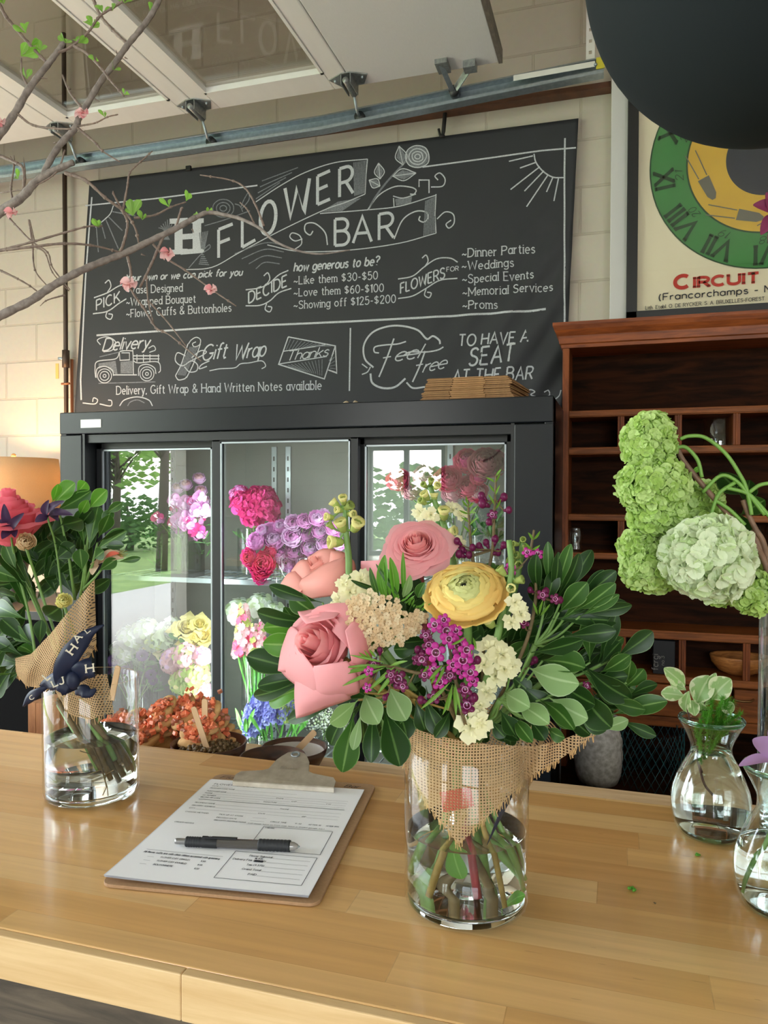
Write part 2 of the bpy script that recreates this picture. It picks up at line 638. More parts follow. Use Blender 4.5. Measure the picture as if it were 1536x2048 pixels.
def stroke(mb, pts, w, nrm, mi=0, taper=False):
    """Flat ribbon along a 3D polyline, facing nrm."""
    P = [V(p) for p in pts]
    K = len(P)
    if K < 2:
        return
    vs = []
    for i in range(K):
        d = P[min(i + 1, K - 1)] - P[max(i - 1, 0)]
        if d.length < 1e-9:
            d = V((1, 0, 0))
        s = nrm.cross(d).normalized()
        k = 1.0
        if 0 < i < K - 1:                       # mitre
            a, b = (P[i] - P[i - 1]), (P[i + 1] - P[i])
            if a.length > 1e-9 and b.length > 1e-9:
                c = max(0.5, math.cos(a.angle(b) / 2))
                k = 1 / c
        ww = w * k * (math.sin(PI * (0.08 + 0.84 * i / (K - 1))) ** .6 if taper else 1)
        vs += [P[i] - s * ww / 2, P[i] + s * ww / 2]
    mb.add(vs, [(2 * i, 2 * i + 1, 2 * i + 3, 2 * i + 2) for i in range(K - 1)], mi)


def glyph_strokes(s, gap=.2, space=.42):
    x, out = 0.0, []
    for ch in s:
        if ch == ' ':
            x += space
            continue
        w, st = GL.get(ch, GL['-'])
        for k in st:
            out.append([(x + a, b) for a, b in k])
        x += w + gap
    return out, max(0.01, x - gap)


def text(mb, s, p0, p1, h, up, nrm, weight=.13, slant=0.0, serif=False, gap=.2, mi=0, warp=None):
    """Write s from p0 to p1 (fitted), cap height h."""
    p0, p1, up = V(p0), V(p1), V(up)
    st, W = glyph_strokes(s, gap)
    e = (p1 - p0)
    for k in st:
        pts = [p0 + e * ((x + slant * y) / W) + up * (h * y) for x, y in k]
        if warp:
            pts = [warp(p) for p in pts]
        stroke(mb, pts, h * weight, nrm, mi)
        if serif:
            for (i, j) in ((0, 1), (-1, -2)):
                dx, dy = k[i][0] - k[j][0], k[i][1] - k[j][1]
                if abs(dy) > abs(dx) and abs(dy) > .15 and min(abs(k[i][1] - q) for q in (0, 1, .64, -.3)) < .03:
                    a = [(k[i][0] - .1, k[i][1]), (k[i][0] + .1, k[i][1])]
                    q = [p0 + e * ((x + slant * y) / W) + up * (h * y) for x, y in a]
                    if warp:
                        q = [warp(p) for p in q]
                    stroke(mb, q, h * weight * .7, nrm, mi)

# ------------------------------------------------------------------ room shell
def block_wall_mat():
    m = bpy.data.materials.new('painted_block')
    m.use_nodes = True
    nt = m.node_tree
    nd, lk = nt.nodes, nt.links
    p = nd['Principled BSDF']
    p.inputs['Roughness'].default_value = 0.55
    geo = nd.new('ShaderNodeNewGeometry')
    sp = nd.new('ShaderNodeSeparateXYZ')
    lk.new(geo.outputs['Position'], sp.inputs[0])
    cb = nd.new('ShaderNodeCombineXYZ')
    J = atY(105, 720, BACK_Y)
    for i, (src, off) in enumerate((('X', -J.x + 8.0), ('Z', -J.z + 4.0))):
        a = nd.new('ShaderNodeMath')
        a.operation = 'ADD'
        a.inputs[1].default_value = off
        lk.new(sp.outputs[src], a.inputs[0])
        lk.new(a.outputs[0], cb.inputs[i])
    br = nd.new('ShaderNodeTexBrick')
    br.inputs['Scale'].default_value = 1.0
    br.inputs['Brick Width'].default_value = 0.405
    br.inputs['Row Height'].default_value = 0.2
    br.inputs['Mortar Size'].default_value = 0.006
    br.inputs['Mortar Smooth'].default_value = 0.4
    br.inputs['Color1'].default_value = rgb(202, 193, 178)
    br.inputs['Color2'].default_value = rgb(198, 189, 174)
    br.inputs['Mortar'].default_value = rgb(191, 181, 165)
    lk.new(cb.outputs[0], br.inputs['Vector'])
    nz = nd.new('ShaderNodeTexNoise')
    nz.inputs['Scale'].default_value = 35
    nz.inputs['Detail'].default_value = 5
    lk.new(geo.outputs['Position'], nz.inputs['Vector'])
    mx = nd.new('ShaderNodeMix')
    mx.data_type = 'RGBA'
    mx.blend_type = 'MULTIPLY'
    mx.inputs[0].default_value = 0.12
    lk.new(br.outputs['Color'], mx.inputs[6])
    lk.new(nz.outputs['Color'], mx.inputs[7])
    lk.new(mx.outputs[2], p.inputs['Base Color'])
    h = nd.new('ShaderNodeMath')
    h.operation = 'MULTIPLY_ADD'
    h.inputs[1].default_value = -1.0
    lk.new(br.outputs['Fac'], h.inputs[0])
    n2 = nd.new('ShaderNodeMath')
    n2.operation = 'MULTIPLY'
    n2.inputs[1].default_value = 0.25
    lk.new(nz.outputs[0], n2.inputs[0])
    lk.new(n2.outputs[0], h.inputs[2])
    bp = nd.new('ShaderNodeBump')
    bp.inputs['Strength'].default_value = 0.6
    bp.inputs['Distance'].default_value = 0.006
    lk.new(h.outputs[0], bp.inputs['Height'])
    lk.new(bp.outputs[0], p.inputs['Normal'])
    return m


M_WALL = block_wall_mat()
M_FLOOR = mat('floor_concrete', rgb(150, 143, 134), 0.5, var=.5, vscale=3, vcol=rgb(126, 118, 110))
M_CEIL = mat('ceiling_paint', rgb(222, 215, 203), 0.8, var=.3, vscale=4, vcol=rgb(210, 202, 188))
M_WHITE = mat('white_paint', rgb(226, 224, 220), 0.45)
M_BOARD = mat('white_board', rgb(214, 213, 212), 0.5, var=.2, vscale=8, vcol=rgb(200, 198, 196))
M_DARK = mat('black_paint', rgb(18, 19, 20), 0.5)
M_STEEL = mat('galvanised_steel', rgb(176, 188, 196), 0.36, 0.75, var=.5, vscale=60, vcol=rgb(140, 152, 162))
M_IRON = mat('dull_iron', rgb(168, 172, 172), 0.42, 0.7, var=.5, vscale=90, vcol=rgb(110, 114, 116))

LX, RX, FY, BY = LEFT_X, RIGHT_X, FRONT_Y, BACK_Y
struct('floor', MB().box(LX - .2, RX + .2, FY - .2, BY + .2, -.1, 0), M_FLOOR, smooth=False)
struct('ceiling', MB().box(LX - .2, RX + .2, FY - .2, BY + .2, CEIL_Z, CEIL_Z + .1), M_CEIL, smooth=False)
struct('wall_back', MB().box(LX - .2, RX + .2, BY, BY + .2, 0, CEIL_Z), M_WALL, smooth=False)
struct('wall_right', MB().box(RX, RX + .2, FY, BY, 0, CEIL_Z), M_WALL, smooth=False)
w = MB().box(LX - .2, LX, OPEN_Y1, BY, 0, CEIL_Z).box(LX - .2, LX, FY, OPEN_Y0, 0, CEIL_Z).box(LX - .2, LX, OPEN_Y0, OPEN_Y1, OPEN_Z1, CEIL_Z)
struct('wall_left', w, M_WALL, smooth=False)
w = MB()
xs = [LX - .2] + [v for q in WINS for v in q[:2]] + [RX + .2]
for i in range(0, len(xs), 2):
    w.box(xs[i], xs[i + 1], FY - .2, FY, 0, CEIL_Z)
for (a, b, z0, z1) in WINS:
    w.box(a, b, FY - .2, FY, 0, z0).box(a, b, FY - .2, FY, z1, CEIL_Z)
struct('wall_front', w, M_WALL, smooth=False)
for i, (a, b, z0, z1) in enumerate(WINS):
    fr = MB()
    for x in (a + .03, (a + b) / 2, b - .03):
        fr.box(x - .03, x + .03, FY - .12, FY - .06, z0, z1)
    for z in (z0 + .03, z0 + (z1 - z0) * .62, z1 - .03):
        fr.box(a, b, FY - .12, FY - .06, z - .03, z + .03)
    struct('window_%d' % (i + 1), fr, M_DARK, smooth=False)

# outdoors beyond the opening (seen mirrored in the cooler doors)
M_GRASS = mat('grass', rgb(140, 166, 92), 0.9, var=.8, vscale=3, vcol=rgb(92, 124, 62))
M_ROAD = mat('pale_paving', rgb(190, 188, 182), 0.9)
struct('lawn', MB().box(-40, LX - 3.2, -30, 30, -.16, -.11), M_GRASS, smooth=False)
struct('ground', MB().box(LX - 3.2, LX - .2, -30, 30, -.15, -.1).box(LX - .2, 30, -30, FY - .2, -.15, -.1), M_ROAD, smooth=False)
M_CROWN = mat('tree_leaves', rgb(150, 186, 96), 0.8, var=1, vscale=3, vcol=rgb(92, 128, 62), trans=.3)
M_CROWN2 = mat('shrub_leaves', rgb(110, 146, 84), 0.8, var=1, vscale=4, vcol=rgb(66, 96, 52), trans=.2)
M_TRUNK = mat('tree_trunk', rgb(96, 84, 74), 0.9)
_rt = random.Random(4)


def outdoor_tree(name, label, tx, ty, z0, z1, r, n, leafs, m, group, bare=0):
    t = thing(name, label, 'tree', (tx, ty, -.11), group)
    tk = MB().tube([(tx, ty, -.11), (tx + .1, ty, z0 + .3), (tx, ty + .1, z1 * .8)], [.13, .09, .03], 8)
    for k in range(bare):
        a = _rt.uniform(0, 6.28)
        h0 = _rt.uniform(z0, z1 * .6)
        e = V((tx + math.cos(a) * r * _rt.uniform(.5, 1.1), ty + math.sin(a) * r * _rt.uniform(.5, 1.1), h0 + _rt.uniform(.6, 1.8)))
        tk.tube(cr([V((tx + .05, ty, h0)), V((tx, ty, h0 + .3)).lerp(e, .5), e], 4), [.03, .006], 5)
    tk.build('trunk', M_TRUNK, t)
    cw = MB()
    for k in range(n):
        d = V((_rt.gauss(0, 1), _rt.gauss(0, 1), _rt.gauss(0, 1))).normalized() * (_rt.random() ** .45)
        p = V((tx, ty, (z0 + z1) / 2)) + V((d.x * r, d.y * r, d.z * (z1 - z0) / 2))
        x, y, _ = frame(V((_rt.uniform(-1, 1), _rt.uniform(-1, 1), _rt.uniform(-.4, 1))))
        s_ = leafs * _rt.uniform(.6, 1.3)
        cw.add([p - x * s_, p + y * s_ * .5, p + x * s_, p - y * s_ * .5], [(0, 1, 2, 3)])
    cw.build('crown', m, t)


for (nm, lb, tx, ty, z0, z1, r, n, lf, m, bare) in (
        ('tree', 'pale green tree on the lawn, mirrored at the top of the left cooler door', -12.5, -11.5, 1.7, 5.2, 2.1, 900, .13, M_CROWN, 22),
        ('tree', 'half bare tree nearer the opening, mirrored as thin twigs in the left cooler door', -9.2, -8.6, 2.2, 4.6, 1.3, 160, .09, M_CROWN, 46),
        ('tree', 'larger tree at the back of the lawn, mirrored behind the bare one', -17, -17.5, 1.4, 6, 2.8, 900, .18, M_CROWN, 10),
        ('tree', 'spreading tree far out on the lawn left of the bare one', -18, -11, 1.6, 6, 2.8, 900, .18, M_CROWN, 10),
        ('shrub', 'round shrub at the foot of the pale green tree', -13.5, -13.5, -.1, 1.5, 1.8, 900, .12, M_CROWN2, 0),
        ('shrub', 'low shrub across the paving from the garage opening', -14, -9.5, -.1, 1.1, 1.7, 800, .12, M_CROWN2, 0),
        ('shrub', 'shrub added outside the first shop window to darken its mirrored sky', -3.6, -8, -.1, 2.1, 1.5, 900, .12, M_CROWN2, 0),  # this shrub and the next are added to dim the windows' reflections
        ('shrub', 'tall shrub added outside the second shop window to darken its mirrored sky', 1.0, -8.5, -.1, 2.6, 1.6, 900, .12, M_CROWN2, 0)):
    outdoor_tree(nm, lb, tx, ty, z0, z1, r, n, lf, m, 'greenery outside', bare)

# white painted board that the poster hangs on
struct('trim_1', MB().box(-.046, 1.25, 3.30, BY, 0, CEIL_Z), M_BOARD, smooth=False, bevel=.003)

# rusty steel angle along the wall under the door track
M_RUST = mat('rusty_brown_steel', rgb(112, 74, 54), 0.6, 0.2, var=.7, vscale=25, vcol=rgb(84, 60, 50))
a0, a1 = atY(640, 263, 3.38), atY(1222, 175, 3.38)
tag(MB().box(-3.9, a1.x, 3.365, 3.398, a1.z - .016, a1.z + .02).box(-3.9, a1.x, 3.34, 3.365, a1.z - .016, a1.z - .010)
    .build('steel_angle', M_RUST, smooth=False, loc=(-2, 3.38, a1.z)), 'long rusty brown steel angle fixed to the wall under the door track', 'steel angle')

# ------------------------------------------------------------------ overhead sectional door
M_DOOR = mat('door_white', rgb(240, 240, 238), 0.42, var=.25, vscale=30, vcol=rgb(230, 230, 227), stretch=(1, .1, 1))
M_DOORGREY = mat('door_grey_skin', rgb(226, 227, 228), 0.5, var=.3, vscale=60, vcol=rgb(216, 217, 218), stretch=(6, .6, 1), bump=.25, bscale=120)
M_PANE = thin_glass('door_pane', (.93, .92, .90, 1), boost=.7)
M_SEAL = mat('black_seal', rgb(40, 40, 40), 0.7)
DZ = 3.235
JX = [-3.75, -3.08] + [atZ(x, y, DZ).x for x, y in ((172, 287), (430, 245), (712, 178), (996, 113))]
DY0, DY1 = -2.0, 3.10
door = thing('overhead_door', 'white overhead garage door with glazed panels, raised flat above the track', 'garage door', (-2, 3.1, DZ))
for i in range(len(JX) - 1):
    x0, x1 = JX[i] + .0025, JX[i + 1] - .0025
    glazed = i in (2, 3)
    s = MB()
    if glazed:
        rl = .085
        s.box(x0, x0 + rl, DY0, DY1, DZ, DZ + .045).box(x1 - rl, x1, DY0, DY1, DZ, DZ + .045)
        ys = [DY0 + .12, DY0 + 1.6, DY0 + 1.7, DY0 + 3.2, DY0 + 3.3, DY1 - .13]
        for (ya, yb) in ((DY0, ys[0]), (ys[1], ys[2]), (ys[3], ys[4]), (ys[5], DY1)):
            s.box(x0 + rl, x1 - rl, ya, yb, DZ, DZ + .045)
        so = s.build('section', M_DOOR, door, smooth=False, bevel=.004)
        bd = MB()
        for (ya, yb) in ((ys[0], ys[1]), (ys[2], ys[3]), (ys[4], ys[5])):
            xa, xb = x0 + rl, x1 - rl
            for q in ((xa, xa + .012, ya, yb), (xb - .012, xb, ya, yb), (xa, xb, ya, ya + .012), (xa, xb, yb - .012, yb)):
                bd.box(q[0], q[1], q[2], q[3], DZ - .004, DZ + .02)
        bd.build('glazing_bead', M_SEAL if i == 9 else M_DOOR, so, smooth=False)
        for (ya, yb) in ((ys[0], ys[1]), (ys[2], ys[3]), (ys[4], ys[5])):
            MB().box(x0 + rl, x1 - rl, ya, yb, DZ + .020, DZ + .024).build('pane', M_PANE, so, smooth=False)
    else:
        s.box(x0, x1, DY0, DY1, DZ, DZ + .045)
        so = s.build('section', M_DOORGREY if i == len(JX) - 2 else M_DOOR, door, smooth=False, bevel=.004)
        if i == len(JX) - 2:
            MB().box(x1 - .001, x1 + .014, DY0, DY1, DZ - .004, DZ + .05).build('edge_strip', mat('worn_grey_edge', rgb(120, 112, 104), .7, var=.6, vscale=40), so, smooth=False)

# track, piecewise as it hangs, with curled lips
TP = [atY(-60, 366, 3.15), atY(640, 259, 3.15), atY(1207, 144, 3.15)]
track = thing('door_track', 'galvanised steel garage door track with bright lower lip along the wall', 'door track', TP[1])
for (q, z0, z1, y0, y1) in (('channel', 0, .058, 3.195, 3.200),):
    b = MB()
    prof = [(3.15, .012), (3.15, .0), (3.198, .0), (3.198, .062), (3.16, .066), (3.152, .056)]
    for i in range(2):
        A, B = TP[i].copy(), TP[i + 1].copy()
        if i == 0:
            A.x = -4.4
        for k in range(len(prof) - 1):
            (ya, za), (yb, zb) = prof[k], prof[k + 1]
            b.add([(A.x, ya, A.z + za), (B.x, ya, B.z + za), (B.x, yb, B.z + zb), (A.x, yb, A.z + zb)], [(0, 1, 2, 3)])
    b.build('channel', M_STEEL, track, smooth=False, solid=.002)
E1 = TP[2]
MB().box(E1.x - .028, E1.x + .004, 3.146, 3.15, E1.z + .014, E1.z + .058).build('end_tab', mat('yellow_tape', rgb(206, 194, 60), .5), track, smooth=False)
MB().ball((E1.x - .03, 3.143, E1.z + .03), .007, 8).build('bolt', M_STEEL, track)
A, B = atY(1027, 158, 3.149), atY(1190, 128, 3.149)
MB().poly([A + V((0, -.004, .012)), B + V((0, -.004, .010)), B + V((0, -.004, -.012)), A + V((0, -.004, -.010))]).build('label_patch', mat('pale_sticker', rgb(226, 226, 222), .5), track, smooth=False, solid=.0006)
hg = MB()
hx = atY(1181, 80, 3.205).x
for k in range(24):
    z0 = E1.z + .03 + k * .045
    hg.box(hx - .017, hx - .006, 3.203, 3.207, z0, z0 + .045).box(hx + .006, hx + .017, 3.203, 3.207, z0, z0 + .045).box(hx - .006, hx + .006, 3.203, 3.207, z0, z0 + .032)
tag(hg.build('track_hanger', M_WHITE, smooth=False, loc=(hx, 3.205, E1.z)), 'pale perforated strap holding up the yellow end of the door track', 'hanger strap')

# hinges with rollers
for k, (px, py) in enumerate(((165, 296), (420, 248), (712, 186))):
    j = (2, 3, 4)[k]
    X = JX[j]
    tz = None
    for i in range(2):
        if TP[i].x <= X <= TP[i + 1].x:
            tz = TP[i].z + (TP[i + 1].z - TP[i].z) * (X - TP[i].x) / (TP[i + 1].x - TP[i].x)
    h = thing('roller_hinge', ['steel roller hinge farthest left on the garage door edge', 'steel roller hinge in the middle, between the two glazed door panels',
                               'steel roller hinge by the solid grey end panel'][k], 'hinge', (X, 3.04, DZ), 'roller hinges on the door edge')
    pl = MB()
    pl.prism([(X - .085, 3.02, DZ), (X - .02, 2.985, DZ), (X + .02, 2.985, DZ), (X + .085, 3.02, DZ), (X + .05, 3.085, DZ), (X - .05, 3.085, DZ)], (0, 0, -.004))
    pl.box(X - .022, X - .018, 2.99, 3.09, DZ - .045, DZ - .003).box(X + .018, X + .022, 2.99, 3.09, DZ - .045, DZ - .003)
    pl.build('plate', M_IRON, h, smooth=False, bevel=.001)
    for dx in (-.06, .06):
        MB().ball((X + dx, 3.03, DZ - .006), .007, 6).build('bolt', M_STEEL, h)
    MB().tube([(X, 2.985, DZ - .03), (X, 3.10, DZ - .035)], .013, 10).build('barrel', M_IRON, h)
    st = MB().tube([(X, 3.09, DZ - .035), (X, 3.14, tz + .035), (X, 3.165, tz + .032)], .006, 8)
    st.build('stem', M_STEEL, h)
    MB().tube([(X, 3.162, tz + .03), (X, 3.186, tz + .03)], .023, 16).build('roller', mat('dark_roller', rgb(48, 50, 52), .4), h)
P0, P1, P2 = atY(881, 138, 3.02), atY(908, 182, 3.16), atY(944, 122, 3.08)
h = thing('bottom_bracket', 'slanting steel strut bracket under the free end of the garage door', 'bracket', (P0.x, 3.1, DZ))
P0.z = P2.z = DZ
MB().bar(P2 + V((0, 0, 0)), P1, .028, .005, hint=(0, 1, 0)).build('strut', M_IRON, h, smooth=False)
MB().bar(P0 + V((0, 0, -.012)), P1 + V((-.006, 0, .0)), .02, .012, hint=(0, 1, 0)).build('arm', M_STEEL, h, smooth=False)
MB().box(P0.x - .02, P0.x + .03, 3.0, 3.08, DZ - .02, DZ - .001).build('foot_plate', M_IRON, h, smooth=False)
MB().box(P2.x - .03, P2.x + .02, 3.04, 3.09, DZ - .03, DZ - .001).build('foot_plate', M_IRON, h, smooth=False)
MB().tube([P1 + V((0, -.01, 0)), P1 + V((0, .028, 0))], .021, 14).build('roller', MATS['dark_roller'], h)

# ------------------------------------------------------------------ pipes on the left of the banner
M_PIPE = mat('brown_conduit', rgb(76, 62, 52), 0.45, 0.3)
M_COPPER = mat('copper_pipe', rgb(188, 122, 88), 0.35, 0.7)
x0 = atY(131, 600, 3.36).x
pz = atY(131, 790, 3.36)
g = thing('conduit', 'dark brown vertical pipe with copper clip on the wall left of the banner', 'pipe', (x0, 3.36, 1.2))
MB().tube([(x0, 3.36, .9), (x0, 3.36, 3.9)], .0115, 12).build('pipe', M_PIPE, g)
zc = atY(131, 718, 3.36).z
MB().tube([(x0, 3.36, zc - .045), (x0, 3.36, zc + .045)], .019, 12).build('coupling', M_PIPE, g)
MB().tube([(x0 - .003, 3.355, zc), (x0 - .035, 3.345, zc + .002)], .008, 8).build('valve', M_STEEL, g)
zk = atY(131, 768, 3.36).z
MB().tube([(x0 - .02, 3.35, zk), (x0 + .03, 3.35, zk)], .006, 8).build('clip', M_COPPER, g)
MB().tube([(x0 + .022, 3.378, .9), (x0 + .022, 3.378, zc)], .008, 10).build('thin_pipe', M_COPPER, g)
q = atY(118, 743, 3.36)
tag(MB().box(q.x - .010, q.x + .010, 3.345, 3.348, q.z - .04, q.z + .04).build('pipe_tag', mat('yellow_tag', rgb(214, 172, 84), .5), smooth=False, bevel=.002, loc=q),
    'small yellow tag hanging beside the brown wall pipe', 'tag')

# ------------------------------------------------------------------ chalkboard banner
BYP = 3.372                                     # plane the banner hangs in
NRM = V((0, -1, 0))
UPZ = V((0, 0, 1))


def wrink(p):
    """Soft diagonal folds low on the right of the cloth."""
    k = max(0.0, min(1.0, (p.x + .95) / .6)) * max(0.0, min(1.0, (3.0 - p.z) / .6))
    w_ = math.sin((p.x * .8 - p.z * .62) * 2 * PI / .135 + 1.2 * math.sin(p.z * 3.0)) * .0105 * k
    w_ += .003 * math.sin(p.x * 2.1 + p.z * 1.3)
    return V((p.x, BYP + w_, p.z))


TL, TR = atY(180, 363, BYP), atY(1157, 237, BYP)
BL, BR = atY(147, 830, BYP), atY(1127, 830, BYP)
BL.z = BR.z = 1.86


def _bn(u, v):
    return wrink((TL * (1 - u) + TR * u) * (1 - v) + (BL * (1 - u) + BR * u) * v)


M_BANNER = mat('black_canvas', rgb(47, 49, 54), 0.62, var=.4, vscale=2.2, vcol=rgb(38, 40, 45), bump=.15, bscale=900)
M_CHALK = mat('chalk', rgb(206, 210, 216), 0.9, var=.55, vscale=260, vcol=rgb(150, 154, 160))
M_CHALKDIM = mat('faint_chalk', rgb(132, 136, 142), 0.9, var=.6, vscale=160, vcol=rgb(84, 87, 92))
banner = thing('chalkboard_banner', 'wide black banner with white chalk lettering FLOWER BAR on the block wall', 'banner', (TL + TR) / 2)
MB().grid(_bn, 150, 70).build('canvas', M_BANNER, banner, solid=.002)


def BW(p):
    q = wrink(p)
    return q + V((0, -.0022, 0))


def bp(px, py):
    return BW(atY(px, py, BYP))


CH, CD = MB(), MB()                             # bright and faint chalk


def chalk(pts, w_=3.0, smooth=True, dim=False, closed=False, n=6, taper=False):
    P = [V((x, y, 0)) for x, y in pts]
    if smooth and len(P) > 2:
        P = cr(P, n, closed)
    if closed:
        P.append(P[0])
    Q = [atY(p.x, p.y, BYP) for p in P]
    # cut long straight runs so that they follow the folds
    R_ = []
    for i in range(len(Q) - 1):
        k = max(1, int((Q[i + 1] - Q[i]).length / .03))
        R_ += [Q[i].lerp(Q[i + 1], t / k) for t in range(k)]
    R_.append(Q[-1])
    stroke(CD if dim else CH, [BW(p) for p in R_], px2m(w_, Q[0]), NRM, taper=taper)


def btext(s, x0, y0, x1, y1, hpx, weight=.14, slant=0, serif=False, gap=.2, dim=False):
    a, b = atY(x0, y0, BYP), atY(x1, y1, BYP)
    text(CD if dim else CH, s, a, b, px2m(hpx, a), UPZ, NRM, weight, slant, serif, gap, warp=BW)


def fillq(pts, dim=True):
    (CD if dim else CH).poly([bp(x, y) + V((0, .0006, 0)) for x, y in pts])


def hatch(a, b, c, d, n=8, w_=1.6, dim=True):
    """n parallel strokes between edge a-b and edge d-c."""
    for i in range(n):
        t = (i + .5) / n
        chalk([(a[0] + (b[0] - a[0]) * t, a[1] + (b[1] - a[1]) * t), (d[0] + (c[0] - d[0]) * t, d[1] + (c[1] - d[1]) * t)], w_, False, dim)


def spiral(cx, cy, r0, r1, a0, turns, w_=2.5, tail=None):
    n = int(abs(turns) * 14) + 4
    P = [(cx + (r0 + (r1 - r0) * i / n) * math.cos(a0 + 2 * PI * turns * i / n), cy + (r0 + (r1 - r0) * i / n) * math.sin(a0 + 2 * PI * turns * i / n)) for i in range(n + 1)]
    chalk(P + (tail or []), w_, True, n=3)


# big words
for ch, x0, yb, x1, yb2, h in (('F', 438, 516, 466, 505, 56), ('L', 485, 495, 511, 480, 54), ('O', 521, 474, 552, 462, 64), ('W', 570, 439, 619, 420, 62),
                               ('E', 635, 409, 660, 398, 56), ('R', 679, 394, 706, 386, 56), ('B', 670, 491, 698, 489, 52), ('A', 706, 486, 743, 483, 51), ('R', 758, 480, 787, 475, 51)):
    btext(ch, x0, yb, x1, yb2, h, weight=.115)
# ribbons round the words
chalk([(512, 404), (560, 372), (610, 345), (670, 325), (735, 318)], 2)
chalk([(735, 318), (732, 350), (730, 388)], 2, False)
chalk([(730, 388), (690, 405), (648, 420), (560, 462), (480, 505), (425, 535), (370, 540)], 2)
chalk([(410, 452), (450, 440), (500, 422)], 2, dim=True)
chalk([(640, 427), (730, 420), (800, 412), (872, 390)], 2)
chalk([(872, 388), (870, 430), (872, 466)], 2, False)
chalk([(872, 466), (800, 486), (700, 500), (600, 503), (535, 490)], 2)
hatch((706, 325), (734, 320), (730, 386), (708, 392), 9, 2.2)
hatch((850, 402), (871, 392), (871, 464), (846, 472), 8, 2.2)
fillq([(640, 424), (676, 403), (722, 396), (684, 422)])
for k in range(4):
    chalk([(512 + 4 * k, 398 - 12 * k), (560 + 12 * k, 365 - 10 * k)], 2, False, dim=True)
    chalk([(470 + 14 * k, 508 + 10 * k), (530, 486 + 13 * k), (572 - 4 * k, 492 + 12 * k)], 2, True, dim=True)
chalk([(788, 478), (805, 440), (830, 423), (852, 424), (856, 436), (848, 444), (838, 440), (840, 432)], 2.6)
chalk([(655, 490), (650, 465), (630, 447), (612, 448), (610, 462), (620, 470), (626, 462)], 2.6)
chalk([(605, 478), (590, 482), (580, 474), (585, 466), (600, 472), (603, 488), (588, 500)], 2.2)
chalk([(735, 420), (758, 390), (790, 373), (820, 374), (832, 380), (828, 388), (820, 388)], 2.4)
chalk([(862, 374), (885, 372), (890, 358), (880, 346), (870, 352), (876, 360)], 2.4)
chalk([(874, 438), (890, 424), (906, 428), (908, 446), (898, 456), (892, 448), (902, 440)], 2.4)
chalk([(787, 396), (788, 413)], 2, False)
chalk([(786, 392), (806, 396), (832, 388)], 2, True)
chalk([(838, 374), (838, 360), (858, 360), (858, 386)], 2.4, False)
fillq([(790, 398), (824, 393), (822, 406), (792, 411)])
# rose on a stem, at the top
chalk([(736, 420), (752, 392), (775, 362), (800, 335), (812, 322)], 4, dim=True)
for s_ in (1, .72, .46, .22):
    chalk([(835 + 24 * s_ * math.cos(a * PI / 4 + s_ * 3) * (1 + .1 * math.sin(3 * a)), 313 + 22 * s_ * math.sin(a * PI / 4 + s_ * 3)) for a in range(8)], 2.4, True, closed=True)
fillq([(835 + 23 * math.cos(a * PI / 6), 313 + 21 * math.sin(a * PI / 6)) for a in range(12)])
for bx, by, tx, ty, ww in ((806, 330, 798, 292, 12), (785, 352, 832, 346, 12), (760, 358, 757, 326, 10), (760, 372, 738, 360, 10)):
    dx, dy = tx - bx, ty - by
    L = math.hypot(dx, dy)
    nx, ny = -dy / L * ww, dx / L * ww
    chalk([(bx, by), (bx + dx * .45 + nx, by + dy * .45 + ny), (tx, ty)], 2)
    chalk([(bx, by), (bx + dx * .45 - nx, by + dy * .45 - ny), (tx, ty)], 2)
    chalk([(bx, by), (tx, ty)], 1.6, False)
    fillq([(bx, by), (bx + dx * .45 + nx * .8, by + dy * .45 + ny * .8), (tx, ty), (bx + dx * .45 - nx * .8, by + dy * .45 - ny * .8)])
# small rose behind the H
for s_ in (1, .65, .32):
    chalk([(447 + 21 * s_ * math.cos(a * PI / 4 + s_ * 2), 417 + 18 * s_ * math.sin(a * PI / 4 + s_ * 2)) for a in range(8)], 2, True, dim=True, closed=True)
chalk([(482, 415), (488, 400), (497, 386), (498, 400), (484, 418)], 2, dim=True)
chalk([(470, 408), (480, 412), (486, 424)], 2, dim=True)
# the H emblem: slab capital with a sheaf and hatched bows
for q in ([(340, 438), (376, 436), (376, 446), (366, 447), (366, 498), (376, 498), (376, 508), (340, 510), (340, 500), (350, 500), (350, 448), (340, 448)],
          [(383, 438), (408, 437), (408, 446), (403, 447), (403, 497), (409, 497), (409, 506), (362, 510), (362, 500), (386, 498), (386, 447), (383, 447)],
          [(350, 470), (402, 466), (402, 477), (350, 481)]):
    fillq(q, dim=False)
for k in range(9):
    chalk([(340 - k * 1.5, 480), (328 + k * 2, 460), (318 + k * 4.5, 440 + 4 * abs(k - 4))], 2, True, dim=True)
hatch((398, 466), (418, 462), (410, 500), (403, 498), 6, 2)
hatch((404, 508), (398, 530), (420, 532), (408, 508), 6, 2)
chalk([(378, 537), (402, 510), (420, 497), (419, 490), (408, 500)], 2, dim=True)

# border, rays, dividers
chalk([(172, 412), (310, 398), (515, 371)], 2.6, False)
chalk([(845, 334), (980, 316), (1080, 302), (1152, 296)], 3, False)
chalk([(185, 395), (178, 480), (172, 560), (168, 640), (165, 700), (162, 760), (163, 800)], 3.4, False)
chalk([(1130, 277), (1129, 340), (1129, 420), (1129, 520), (1129, 650)], 3.4, False)
chalk([(194, 671), (420, 656), (700, 643), (900, 632), (1092, 619)], 3.6, False)
chalk([(701, 656), (700, 720), (699, 782)], 3, False)
chalk([(1068, 308), (1072, 325), (1085, 342), (1105, 354), (1128, 356)], 2.6)
for a, b in (((1066, 312), (1018, 323)), ((1072, 325), (1040, 336)), ((1080, 334), (1021, 379)), ((1088, 342), (1049, 383)), ((1096, 350), (1053, 413)), ((1106, 354), (1093, 384)), ((1117, 357), (1108, 403))):
    chalk([a, b], 2.6, False)
